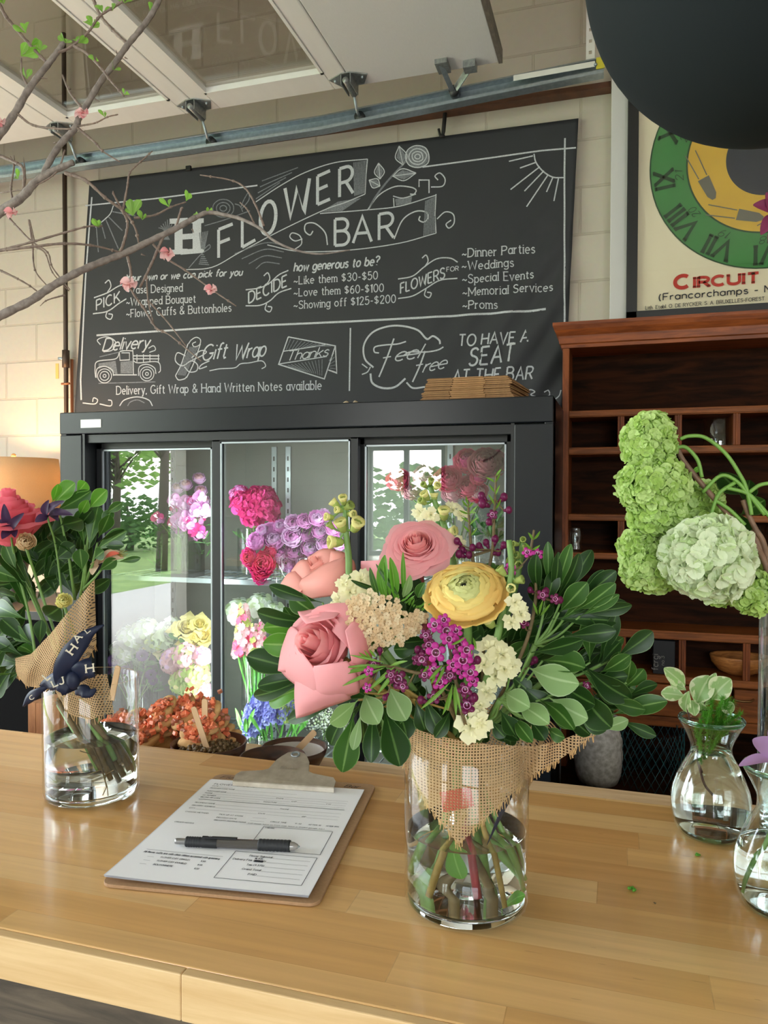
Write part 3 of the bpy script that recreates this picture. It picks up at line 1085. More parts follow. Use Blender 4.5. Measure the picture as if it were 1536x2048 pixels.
chalk([(228, 412), (222, 428), (210, 440), (192, 455)], 2.2)
for a, b in (((226, 424), (272, 432)), ((219, 435), (246, 462)), ((213, 440), (238, 498)), ((204, 448), (212, 478)), ((194, 455), (198, 505))):
    chalk([a, b], 2.4, False, dim=True)

# PICK / DECIDE / FLOWERS FOR
btext('PICK', 194, 621, 241, 603, 20, weight=.14)
btext('DECIDE', 498, 607, 574, 572, 22, weight=.14)
btext('FLOWERS', 801, 587, 889, 555, 20, weight=.14)
btext('FOR', 893, 543, 917, 541, 9, weight=.16)
for top, low, (cx0_, cy0_), (dx0_, dy0_) in (
        ([(189, 596), (216, 586), (238, 573), (257, 568)], [(187, 628), (216, 623), (238, 608), (254, 598)], (216, 585), (216, 622)),
        ([(492, 580), (520, 576), (540, 566), (558, 550), (577, 541)], [(492, 612), (520, 611), (540, 602), (558, 586), (583, 577)], (533, 570), (534, 607)),
        ([(796, 558), (825, 552), (848, 534), (873, 518), (900, 516), (915, 524)], [(796, 597), (825, 592), (850, 578), (880, 560), (915, 557)], (849, 534), (852, 578))):
    chalk(top, 2.4)
    chalk(low, 2.4)
    chalk([(cx0_, cy0_), (cx0_ + 7, cy0_ - 12), (cx0_ + 3, cy0_ - 24), (cx0_ - 5, cy0_ - 18)], 2.4)
    chalk([(dx0_, dy0_), (dx0_ - 3, dy0_ + 12), (dx0_ + 6, dy0_ + 17), (dx0_ + 10, dy0_ + 8), (dx0_ + 2, dy0_ + 6)], 2.4)
btext('Your own or we can pick for you', 252, 563, 484, 551, 13, weight=.19, slant=.25, gap=.17)
btext('how generous to be?', 588, 543, 757, 530, 17, weight=.17, slant=.2, gap=.17)
for s, x0, y0, x1, y1, h in (('~Vase Designed', 254, 588, 366, 583, 15), ('~Wrapped Bouquet', 254, 612, 392, 605, 15), ('~Flower Cuffs & Buttonholes', 254, 635, 463, 623, 15),
                             ('~Like them $30-$50', 588, 569, 755, 558, 15), ('~Love them $60-$100', 588, 593, 767, 583, 15), ('~Showing off $125-$200', 588, 618, 791, 605, 15),
                             ('~Dinner Parties', 924, 515, 1069, 505, 17), ('~Weddings', 924, 540, 1027, 533, 16), ('~Special Events', 925, 566, 1067, 557, 16),
                             ('~Memorial Services', 925, 592, 1105, 581, 16), ('~Proms', 925, 618, 994, 616, 16), ('Delivery, Gift Wrap & Hand Written Notes available', 234, 789, 643, 779, 16)):
    btext(s, x0, y0, x1, y1, h, weight=.125, serif=True, gap=.2)

# delivery truck
btext('Delivery', 206, 702, 298, 696, 24, weight=.12, slant=.3, gap=.12)
chalk([(202, 690), (196, 680), (215, 674), (232, 684), (226, 700), (208, 704)], 2)
chalk([(200, 714), (225, 708), (250, 702)], 1.8, dim=True)
chalk([(192, 755), (191, 738), (196, 723), (232, 718), (240, 705), (246, 702), (264, 702), (267, 706), (268, 750)], 2)
chalk([(240, 706), (241, 721), (260, 720), (260, 706), (244, 706)], 1.8, False)
chalk([(268, 722), (278, 726), (316, 724), (322, 740), (318, 746)], 2)
chalk([(268, 712), (320, 712)], 2.4, False)
chalk([(268, 718), (320, 718)], 2.0, False)
for x in (275, 288, 301, 318):
    chalk([(x, 709), (x, 724)], 2, False)
chalk([(228, 750), (275, 750)], 2.4, False)
for cx, cy in ((210, 752), (295, 748)):
    for r in (14, 9, 3):
        chalk([(cx + r * math.cos(a * PI / 5), cy + r * math.sin(a * PI / 5)) for a in range(10)], 1.8, True, closed=True, n=3)
    chalk([(cx - 17, cy + 4), (cx - 15, cy - 14), (cx, cy - 19), (cx + 15, cy - 12), (cx + 18, cy)], 2, True)
chalk([(198, 767), (312, 764)], 2, False, dim=True)
fillq([(198, 727), (232, 722), (236, 750), (226, 745), (212, 732), (198, 738)])
fillq([(242, 724), (266, 722), (266, 747), (242, 747)])
chalk([(300, 705), (312, 700), (308, 692), (298, 697)], 2)
# gift wrap roll and words
chalk([(378, 688), (384, 680), (394, 675), (402, 680), (400, 690), (390, 694), (386, 688), (393, 684)], 2)
chalk([(377, 688), (364, 728), (352, 752)], 2.2, True)
chalk([(402, 688), (388, 728), (374, 756)], 2.2, True)
chalk([(352, 752), (358, 760), (370, 758), (374, 754)], 2.2, True)
hatch((380, 694), (398, 694), (372, 752), (356, 750), 6, 2)
chalk([(372, 712), (356, 706), (352, 722), (366, 732), (384, 722), (396, 730), (394, 742), (380, 744), (370, 734)], 2.2)
chalk([(384, 716), (402, 702), (414, 704), (404, 712), (386, 720)], 2.2)
btext('Gift', 404, 722, 452, 716, 30, weight=.1, slant=.3, gap=.12)
btext('Wrap', 468, 720, 530, 712, 30, weight=.1, slant=.3, gap=.12)
chalk([(420, 742), (440, 738), (470, 736), (482, 728), (500, 726), (524, 722), (532, 732), (524, 738)], 2)
chalk([(415, 733), (400, 738), (404, 730), (420, 722)], 2.2)
# thank-you card
chalk([(577, 674), (671, 692), (649, 758), (558, 729), (577, 674)], 2.4, False)
chalk([(671, 692), (674, 746), (657, 740)], 2.4, False)
chalk([(566, 703), (651, 690)], 2, False)
chalk([(560, 728), (654, 713)], 2, False)
btext('Thanks', 572, 722, 655, 712, 19, weight=.11, slant=.3, gap=.1)
hatch((578, 678), (666, 693), (640, 692), (570, 700), 12, 1.4)
hatch((566, 732), (648, 718), (646, 752), (600, 740), 12, 1.4)
hatch((668, 702), (672, 742), (660, 738), (658, 720), 5, 1.4)
# Feel Free / to have a seat at the bar
chalk([(747, 735), (730, 718), (728, 690), (745, 665), (775, 653), (805, 652), (835, 660), (850, 675), (856, 678), (866, 672), (878, 680), (880, 688)], 3.6)
chalk([(741, 747), (745, 766), (765, 776), (790, 774), (811, 757)], 4)
chalk([(813, 765), (826, 776), (850, 774)], 3.4)
chalk([(724, 728), (735, 736)], 2.4, False)
chalk([(724, 749), (735, 744), (741, 734)], 2.4)
chalk([(758, 706), (749, 704), (750, 694), (770, 690), (795, 688), (812, 683)], 2.8)
chalk([(788, 677), (776, 710), (764, 740), (758, 754)], 3.2)
chalk([(766, 716), (782, 713)], 2.4, False)
btext('eel', 787, 723, 836, 716, 26, weight=.1, slant=.35, gap=.06)
chalk([(806, 712), (820, 704), (850, 704), (875, 700), (887, 694)], 2.8)
chalk([(850, 702), (838, 735), (825, 764)], 3.2)
btext('ree', 845, 745, 890, 736, 24, weight=.1, slant=.35, gap=.06)
chalk([(832, 731), (846, 728)], 2.4, False)
btext('TO HAVE A', 917, 692, 1056, 684, 22, weight=.14, slant=.12)
btext('SEAT', 938, 732, 1026, 722, 34, weight=.12, slant=.15)
btext('AT THE BAR', 905, 766, 1064, 758, 25, weight=.13, slant=.15)
# scrolls low in the corners
chalk([(166, 806), (190, 808), (196, 800), (188, 796), (186, 804)], 2.2)
chalk([(200, 808), (222, 812), (224, 802), (217, 800)], 2.2)
chalk([(240, 812), (250, 800), (275, 794), (298, 800), (306, 812)], 2.2)
chalk([(256, 812), (262, 804), (276, 800), (290, 806)], 2.2, dim=True)
chalk([(1052, 790), (1060, 780), (1070, 784), (1062, 790), (1080, 794), (1098, 790), (1096, 780), (1088, 784)], 2.2)
chalk([(1108, 800), (1118, 792), (1122, 780)], 2.2)
CH.build('chalk_lettering', M_CHALK, banner, smooth=False)
CD.build('chalk_shading', M_CHALKDIM, banner, smooth=False)

# tie-ups
q0, q1 = atY(891, 216, 3.36), atY(885, 272, 3.355)
M_STRAP = mat('black_strap', rgb(26, 26, 28), .6)
s = thing('hanging_strap', 'black strap hooking the top of the chalkboard banner to the steel angle', 'strap', q1)
MB().tube([q0 + V((.004, 0, .02)), q0, q1 + V((.004, 0, .02)), q1], [.006, .009, .009, .007], 8).build('strap', M_STRAP, s)
MB().tube([q1 + V((-.016, -.006, .03)), q1 + V((-.008, -.008, -.004)), q1 + V((.012, -.008, -.006))], .006, 8).build('hook', M_STRAP, s)
q = atY(377, 336, 3.355)
tag(MB().box(q.x - .016, q.x + .012, 3.352, 3.366, q.z - .012, q.z + .012).build('clip', M_STRAP, smooth=False, bevel=.003, loc=q), 'small black clip on the top edge of the chalkboard banner', 'clip')

# ------------------------------------------------------------------ framed poster
PY = 3.278
M_FRAME = mat('black_frame', rgb(30, 31, 33), 0.45)
M_PAPER = mat('cream_poster_paper', rgb(248, 234, 210), 0.75)
M_PGREEN = mat('poster_green', rgb(66, 142, 76), 0.7, var=.35, vscale=6, vcol=rgb(58, 128, 68))
M_PYEL = mat('poster_yellow', rgb(236, 190, 72), 0.7, var=.35, vscale=5, vcol=rgb(206, 160, 54))
M_PNAVY = mat('poster_navy', rgb(40, 46, 64), 0.7)
M_PRED = mat('poster_red', rgb(204, 52, 44), 0.7)
M_PINK_ = mat('poster_ink', rgb(38, 40, 56), 0.7)
M_PDKG = mat('poster_dark_green', rgb(28, 72, 42), 0.7)
M_PGREY = mat('poster_grey', rgb(116, 112, 104), 0.7)
p0, p1 = atY(1252, 633, PY), atY(1274, 622, PY)
PX0, PX1, PZ0, PZ1 = p0.x, 1.13, 2.203, 3.72
fw = p1.x - p0.x
poster = thing('framed_poster', 'black framed poster with a green and yellow ring and red lettering', 'poster', (.5, PY, PZ0))
f_ = MB()
for q in ((PX0, PX0 + fw, PZ0, PZ1), (PX1 - fw, PX1, PZ0, PZ1), (PX0, PX1, PZ0, PZ0 + fw), (PX0, PX1, PZ1 - fw, PZ1)):
    f_.box(q[0], q[1], PY - .018, PY + .018, q[2], q[3])
f_.build('frame', M_FRAME, poster, smooth=False, bevel=.002)
MB().box(PX0 + fw * .8, PX1 - fw * .8, PY + .004, PY + .012, PZ0 + fw * .8, PZ1 - fw * .8).build('print', M_PAPER, poster, smooth=False)
# the ring: centre from its left and bottom edges
cL, cB = atY(1300, 330, PY), atY(1500, 535, PY)
RC = V((cB.x + .03, PY, cL.z - .0))
RC.x = atY(1535, 300, PY).x
R1 = RC.x - cL.x
RC.z = cB.z + R1 * .985
R2 = RC.x - atY(1374, 330, PY).x
R3 = RC.x - atY(1452, 330, PY).x
art, lay = MB(), .0012


def ring(r0, r1, y, mi):
    n = 72
    vs = []
    for k in range(n):
        a = 2 * PI * k / n
        vs += [(RC.x + r * math.cos(a), y, RC.z + r * math.sin(a)) for r in (r0, r1)]
    art.add(vs, [(2 * k, 2 * k + 1, (2 * k + 3) % (2 * n), (2 * k + 2) % (2 * n)) for k in range(n)], mi)


yb = PY + .004
ring(R2, R1, yb - lay, 0)
ring(R1 * .992, R1 * 1.004, yb - 2 * lay, 4)
ring(R3, R2, yb - lay, 1)
ring(R2 * .99, R2 * 1.012, yb - 2 * lay, 4)
ring(.0005, R3, yb - lay, 2)
# numerals lie radially, feet towards the centre
NRMp = V((0, -1, 0))
for (ang, s, num) in ((187, 'IX', '21'), (216, 'VIII', '20'), (243, 'VII', '19'), (270, 'VI', '18'), (297, 'V', '17'), (324, 'IV', '16'), (159, 'X', '22'), (130, 'XI', '23'), (100, 'XII', '24')):
    a = math.radians(ang)
    er, et = V((math.cos(a), 0, math.sin(a))), V((-math.sin(a), 0, math.cos(a)))
    cw = {'IX': .5, 'VIII': .95, 'VII': .75, 'VI': .6, 'V': .42, 'IV': .6, 'X': .42, 'XI': .5, 'XII': .65}[s] * (R1 - R2) * .95
    base = RC + er * (R2 + (R1 - R2) * .38)
    base.y = yb - 3 * lay
    text(art, s, base + et * cw / 2, base - et * cw / 2, (R1 - R2) * .5, er, NRMp, weight=.2, serif=True, mi=4)
    bs = RC + er * (R2 + (R1 - R2) * .12)
    bs.y = yb - 3 * lay
    text(art, num, bs + et * (R1 - R2) * .14, bs - et * (R1 - R2) * .14, (R1 - R2) * .2, er, NRMp, weight=.1, slant=.2, mi=4)
# plain grey blocks speeding round the yellow band
for ang in (150, 205, 255, 300, 340):
    a = math.radians(ang)
    er, et = V((math.cos(a), 0, math.sin(a))), V((-math.sin(a), 0, math.cos(a)))
    c0 = RC + er * (R2 + R3) / 2 * 1.06
    c0.y = yb - 3 * lay
    art.poly([c0 + er * s * .022 + et * t for s, t in ((-1, -.045), (1, -.045), (.8, .03), (.3, .05), (-.3, .05), (-.8, .03))], 5)
    for k in (-1, 1):
        stroke(art, [c0 + er * .016 * k - et * .05, c0 + er * .02 * k - et * .16], .004, NRMp, 5)


def pt(s, x0, y0, x1, y1, hpx, weight, mi, serif=False, slant=0):
    a, b = atY(x0, y0, PY), atY(x1, y1, PY)
    a.y = b.y = yb - 3 * lay
    text(art, s, a, b, px2m(hpx, a), V((0, 0, 1)), NRMp, weight, slant, serif, mi=mi)


pt('C', 1350, 577, 1378, 574, 24, .30, 3, True)
pt('IRCUIT', 1388, 574, 1517, 564, 18, .32, 3, True)
pt('(Francorchamps - Malmedy)', 1318, 601, 1640, 576, 13, .16, 6)
pt('Lith. Etabl. O. DE RYCKER. S. A. BRUXELLES-FOREST.', 1291, 619, 1531, 600, 6.5, .14, 6, True)
pt('AUTOMOBILE', 1303, 178, 1400, 165, 9, .16, 6)
pt('BELGIQUE', 1312, 199, 1395, 188, 11, .18, 6)
pt('ASBL', 1318, 214, 1352, 210, 8, .2, 6)
art.build('artwork', [M_PGREEN, M_PYEL, M_PNAVY, M_PRED, M_PDKG, M_PGREY, M_PINK_], poster, smooth=False)
MB().box(PX0 + fw * .9, PX1 - fw * .9, PY - .006, PY - .004, PZ0 + fw * .9, PZ1 - fw * .9).build('glazing', thin_glass('poster_glazing', (.97, .98, .97, 1)), poster, smooth=False)

# ------------------------------------------------------------------ wooden hutch
M_HUTCH = wood('hutch_wood', rgb(148, 84, 38), rgb(104, 57, 24), 5, (1, 9, 9), .5, spec=.25)
M_HUTCHV = wood('hutch_wood_upright', rgb(142, 76, 36), rgb(96, 48, 22), 5, (9, 9, 1), .5, spec=.25)
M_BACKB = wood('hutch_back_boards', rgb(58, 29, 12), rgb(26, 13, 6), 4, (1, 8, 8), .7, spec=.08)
HY, HB = 3.05, 3.262
HX0, HX1 = -.216, .86


def hz(y):
    return atY(1330, y, HY).z


hutch = thing('hutch', 'dark stained wooden hutch with open shelves, cubbyholes and drawers', 'hutch', (.3, 3.1, 0))
MB().box(HX0, HX0 + .026, HY, HB, 0, hz(672)).box(HX1 - .026, HX1, HY, HB, 0, hz(672)).build('side_panel', M_HUTCHV, hutch, smooth=False, bevel=.003)
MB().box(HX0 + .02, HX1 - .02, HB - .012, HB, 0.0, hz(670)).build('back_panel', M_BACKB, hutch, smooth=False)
zt = 2.165
cm = MB()
prof = [(0, -.095), (-.004, -.094), (-.006, -.082), (-.012, -.078), (-.016, -.05), (-.03, -.028), (-.036, -.012), (-.036, 0), (0, 0)]
fpts = [V((HX0 - .002, HY + a, zt + b)) for a, b in prof]
K = len(prof)
va = [V((HX0 + a, HB, zt + b)) for a, b in prof] + [V((HX0 + a, HY + a, zt + b)) for a, b in prof] + [V((HX1 - a, HY + a, zt + b)) for a, b in prof] + [V((HX1 - a, HB, zt + b)) for a, b in prof]
fs = []
for r in range(3):
    for k in range(K - 1):
        fs.append((r * K + k, (r + 1) * K + k, (r + 1) * K + k + 1, r * K + k + 1))
fs.append((K - 1, 2 * K - 1, 3 * K - 1, 4 * K - 1))
cm.add(va, fs)
cm.box(HX0, HX1, HY, HB, zt - .095, zt - .002)
cm.build('cornice', wood('cornice_wood', rgb(156, 82, 38), rgb(106, 51, 24), 6, (1, 9, 9), .42, spec=.35), hutch, smooth=False)
for yt, ybm in ((816, 830), (892, 907), (1030, 1043), (1109, 1122), (1262, 1279), (1352, 1367)):
    s = MB().box(HX0 + .026, HX1 - .026, HY + .004, HB - .012, hz(ybm), hz(yt))
    so = s.build('shelf', M_HUTCH, hutch, smooth=False, bevel=.002)
    MB().box(HX0 + .026, HX1 - .026, HY - .002, HY + .004, hz(ybm) + .004, hz(yt) - .007).build('edge_bead', M_HUTCH, so, smooth=False, bevel=.0015)
for yt, ybm, cols in ((830, 892, (1242, 1357, 1474, 1590)), (1043, 1109, (1242, 1357, 1474, 1590)), (1279, 1352, (1245, 1365, 1494, 1610))):
    for cxp in cols:
        X = atY(cxp, (yt + ybm) / 2, HY).x
        MB().box(X - .0125, X + .0125, HY + .006, HY + .02 if yt == 1279 else HB - .012, hz(ybm), hz(yt)).box(X - .004, X + .004, HY, HY + .006, hz(ybm), hz(yt)).build('divider', M_HUTCHV, hutch, smooth=False, bevel=.002)
# drawers under the lowest shelf
dx = [atY(x, 1400, HY).x for x in (1140, 1466, 1780)]
MB().box(HX0 + .026, HX1 - .026, HY + .002, HB - .012, hz(1454), hz(1434)).build('bottom_rail', M_HUTCH, hutch, smooth=False, bevel=.002)
for k in range(2):
    d = MB().box(dx[k] + .004, min(dx[k + 1], HX1 - .03) - .006, HY - .004, HB - .02, hz(1432), hz(1369)).build('drawer', M_HUTCH, hutch, smooth=False, bevel=.003)
    hx_ = atY(1312, 1392, HY).x + (0 if k == 0 else .3)
    hzz = hz(1385)
    MB().tube(cr([(hx_ - .035, HY - .004, hzz), (hx_ - .025, HY - .02, hzz - .004), (hx_, HY - .026, hzz - .006), (hx_ + .025, HY - .02, hzz - .004), (hx_ + .035, HY - .004, hzz)], 5), .004, 8).build('handle', mat('aged_brass', rgb(128, 96, 60), .35, .8), d)
# low open base
BZ = .44
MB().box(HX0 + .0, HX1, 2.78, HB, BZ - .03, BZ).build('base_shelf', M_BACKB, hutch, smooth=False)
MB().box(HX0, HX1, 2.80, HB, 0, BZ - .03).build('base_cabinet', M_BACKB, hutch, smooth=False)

# things in the hutch
G_VASE = thin_glass('clear_glass', (.95, .97, .965, 1), boost=1.6)
G_VASEDIM = thin_glass('clear_glass_small', (.93, .96, .955, 1), boost=2.0)


def glass_cyl(name, label, cat, c, r, h, group=None, m=None, base=.012):
    mb = MB().lathe([(1e-4, 0), (r, 0), (r, .002), (r, h - .002), (r - .0015, h), (r - .003, h - .002), (r - .003, base), (1e-4, base)], 40, loc=c)
    return tag(mb.build(name, m or G_VASEDIM, loc=c), label, cat, group)


ci = hz(892)
X = atY(1436, 880, 3.14).x
glass_cyl('cylinder_vase', 'clear cylinder vase in the top row of cubbyholes of the hutch', 'vase', (X, 3.13, ci + .0005), .055, hz(832) - ci - .006)
ci = hz(1109)
for k, (x, hh, lab) in enumerate(((1270, .11, 'clear glass cylinder half hidden behind the snowball blooms in the hutch'), (1425, .1, 'clear glass behind the pale snowball bloom in the hutch'), (1510, .11, 'clear glass in the hutch cubbyhole at the right edge of the photo'))):
    X = atY(x, 1080, 3.14).x
    glass_cyl('drinking_glass', lab, 'glass', (X, 3.13, ci + .0005), .036, hh)
X = atY(1152, 1090, 3.14).x
jb = MB().lathe([(1e-4, 0), (.03, 0), (.032, .01), (.024, .03), (.032, .05), (.03, .08), (.026, .09), (.028, .095), (.024, .09), (.026, .05), (.02, .03), (.026, .012), (1e-4, .008)], 28, loc=(X, 3.12, ci + .0005))
tag(jb.build('glass_jar', G_VASEDIM, loc=(X, 3.12, ci)), 'small waisted glass jar at the left end of the middle hutch row', 'jar')
ci = hz(1352)
bx0, bx1 = atY(1306, 1320, 3.08).x, atY(1350, 1320, 3.08).x
bk = thing('book', 'dark book standing spine out in the lowest hutch cubbyhole', 'book', (bx0, 3.1, ci))
MB().box(bx0, bx1, 3.075, 3.21, ci + .0005, hz(1284)).build('cover', mat('black_bookcloth', rgb(24, 24, 26), .6), bk, smooth=False, bevel=.002)
tb = MB()
q = V((bx0 + .018, 3.0745, ci + .015))
text(tb, 'fargi', q, q + V((0, 0, .06)), .022, V((-1, 0, 0)), V((0, -1, 0)), .14)
text(tb, 'no.3', q + V((.022, 0, .02)), q + V((.022, 0, .055)), .012, V((-1, 0, 0)), V((0, -1, 0)), .14)
tb.build('lettering', mat('grey_lettering', rgb(120, 116, 110), .6), bk, smooth=False)
c = atY(1480, 1330, 3.14)
c.z = ci + .0005
wb = MB().lathe([(1e-4, 0), (.04, 0), (.075, .018), (.1, .05), (.107, .078), (.105, .083), (.1, .078), (.092, .05), (.068, .025), (1e-4, .012)], 40, M=Matrix.Translation((c.x, 3.161, c.z)) @ Matrix.Diagonal((.98, .8, .9, 1)))
tag(wb.build('wooden_bowl', wood('bowl_wood', rgb(196, 132, 70), rgb(150, 92, 46), 9, (3, 3, 14), .35), loc=(c.x, 3.161, c.z)), 'rounded honey brown wooden bowl in the right lowest hutch cubbyhole', 'bowl')
# speckled pot, wire basket and rods in the dark below
c = atY(1196, 1560, 2.93)
pot = MB().lathe([(1e-4, 0), (.07, 0), (.082, .03), (.088, .09), (.086, .16), (.075, .195), (.07, .205), (.076, .222), (.08, .232), (.076, .24), (.066, .232), (.062, .205), (.07, .16), (.07, .03), (1e-4, .02)], 44, loc=(c.x, 2.93, BZ + .0005))
tag(pot.build('ceramic_pot', mat('speckled_white', rgb(222, 220, 220), .6, var=.7, vscale=60, vcol=rgb(150, 146, 142), bump=.2), loc=(c.x, 2.93, BZ)), 'chipped white pot standing low in the dark under the hutch', 'pot')
c = atY(1300, 1550, 2.95)
bsk = MB()
for k in range(26):
    a = 2 * PI * k / 26
    for s in (-1, 1):
        bsk.tube([(c.x + .12 * math.cos(a + s * .9 * t), 2.98 + .12 * math.sin(a + s * .9 * t), BZ + .002 + .2 * t) for t in (0, .25, .5, .75, 1)], .0012, 4)
tag(bsk.build('wire_basket', mat('teal_wire', rgb(28, 84, 92), .4, .3), loc=(c.x, 2.98, BZ)), 'dim teal wire mesh basket in the shade under the hutch', 'basket')
rd = MB()
for x in (1112, 1120):
    q = atY(x, 1540, 2.86)
    rd.tube([(q.x, 2.86, .44), (q.x, 2.86, .95)], .0035, 8)
tag(rd.build('metal_rack', M_STEEL, loc=(q.x, 2.86, .44)), 'thin bright metal rods standing at the left foot of the hutch', 'rack')

# ------------------------------------------------------------------ flower cooler
M_COOL = mat('cooler_black', rgb(22, 26, 32), 0.28, .0, var=.35, vscale=40, vcol=rgb(18, 21, 27), spec=.4)
M_COOLD = mat('cooler_frame_black', rgb(22, 24, 27), 0.4)
M_COOLIN = mat('cooler_inner_grey', rgb(104, 106, 100), 0.6)
M_ALU = mat('brushed_aluminium', rgb(170, 178, 184), 0.35, .8)
M_DOORGL = thin_glass('cooler_door_glass', (.95, .975, .97, 1), boost=2.3)
FYf, FYb = 2.6, 3.24
fx = {k: atY(k, 1000, FYf).x for k in (122, 165, 197, 208, 422, 437, 702, 716, 1012, 1028, 1083, 1106)}
FZ = 1.833
zf = lambda y: atY(600, y, FYf).z
cooler = thing('flower_cooler', 'tall black flower cooler with three sliding glass doors and lit shelves', 'cooler', (-1.2, 2.9, 0))
cb = MB()
x0, x1 = fx[122], fx[1106]
cb.box(x0, x0 + .03, FYf, FYb, 0, FZ).box(x1 - .03, x1, FYf, FYb, 0, FZ).box(x0 + .03, x1 - .03, FYf + .09, FYb, FZ - .06, FZ).box(x0 + .03, x1 - .03, FYf, FYb, 0, .28)
cb.build('cabinet', M_COOL, cooler, smooth=False, bevel=.004)
MB().box(x0 + .03, x1 - .03, FYb - .03, FYb, .28, FZ - .06).build('inner_back', M_COOLIN, cooler, smooth=False)
zh = zf(857)
MB().box(x0, x1, FYf - .006, FYf + .09, zh, FZ).build('header', M_COOL, cooler, smooth=False, bevel=.004)
xs0, xs1 = fx[165], fx[1028]
for xa_, xb_ in ((x0, xs0), (xs1, x1)):
    MB().box(xa_, xb_, FYf - .004, FYf + .08, 0, zh - .004).build('stile', M_COOL, cooler, smooth=False, bevel=.003)
MB().box(xs0, xs0 + .012, FYf + .0, FYf + .12, .28, zh).box(xs1 - .012, xs1, FYf, FYf + .12, .28, zh).box(xs0, xs1, FYf + .012, FYf + .12, zh - .035, zh - .003).build('door_channel', M_COOLD, cooler, smooth=False)


def sliding(xa, xb, y, fr_l, fr_r, zt_):
    d = MB()
    d.box(xa, xa + fr_l, y, y + .03, .3, zt_).box(xb - fr_r, xb, y, y + .03, .3, zt_).box(xa, xb, y, y + .03, zt_ - .03, zt_).box(xa, xb, y, y + .03, .3, .36)
    o = d.build('sliding_door', M_COOLD, cooler, smooth=False, bevel=.003)
    MB().box(xa + fr_l, xa + fr_l + .006, y - .002, y + .004, .36, zt_ - .03).box(xb - fr_r - .006, xb - fr_r, y - .002, y + .004, .36, zt_ - .03).box(xa + fr_l, xb - fr_r, y - .002, y + .004, zt_ - .036, zt_ - .03).build('trim_strip', M_ALU, o, smooth=False)
    MB().box(xa + fr_l, xb - fr_r, y + .012, y + .016, .36, zt_ - .03).build('pane', M_DOORGL, o, smooth=False)


yq = FYf + .07
X_ = lambda px, y: atY(px, 1000, y).x
sliding(xs0 + .012, X_(438, yq), yq, X_(205, yq) - xs0 - .012, .03, zh - .03)
sliding(X_(717, yq) - .02, xs1 - .012, yq, .045, xs1 - .012 - X_(1012, yq), zh - .03)
yq = FYf + .025
sliding(X_(424, yq), X_(716, yq), yq, X_(441, yq) - X_(424, yq), X_(716, yq) - X_(700, yq), zh - .012)
MB().box(fx[165] - .0, fx[197] + .02, FYf - .0085, FYf - .006, zf(844), zf(826)).build('sticker', mat('white_sticker', rgb(240, 240, 238), .5), cooler, smooth=False)
# light tubes stand behind the mullions
M_TUBE = mat('cooler_tube', (1, 1, 1, 1), 0.5, emit=(.9, 1, .93, 1), estr=20)
for px in (431, 709):
    X = X_(px, 2.75)
    MB().tube([(X, 2.745, .36), (X, 2.745, 1.66)], .012, 10).build('light_tube', M_TUBE, cooler)
# shelves, standards
SH1, SH0 = atY(370, 1153, 2.88).z, .46
for z in (SH1, SH0):
    sh = MB()
    n = 34
    for k in range(n):
        X = x0 + .05 + (x1 - x0 - .1) * k / (n - 1)
        sh.box(X - .002, X + .002, 2.80, FYb - .04, z - .006, z - .001)
    for y in (2.80, 2.97, FYb - .045):
        sh.box(x0 + .04, x1 - .04, y - .004, y + .004, z - .012, z - .005)
    sh.box(x0 + .04, x1 - .04, 2.792, 2.797, z - .014, z + .006)
    sh.build('wire_shelf', M_ALU, cooler, smooth=False)
for px in (345, 548, 576, 900):
    X = atY(px, 1000, FYb - .04).x
    st = MB().box(X - .012, X + .012, FYb - .04, FYb - .032, .3, 1.72)
    for k in range(28):
        st.box(X - .003, X + .003, FYb - .042, FYb - .039, .36 + .048 * k, .38 + .048 * k, 1)
    st.build('shelf_standard', [M_ALU, M_DARK], cooler, smooth=False)

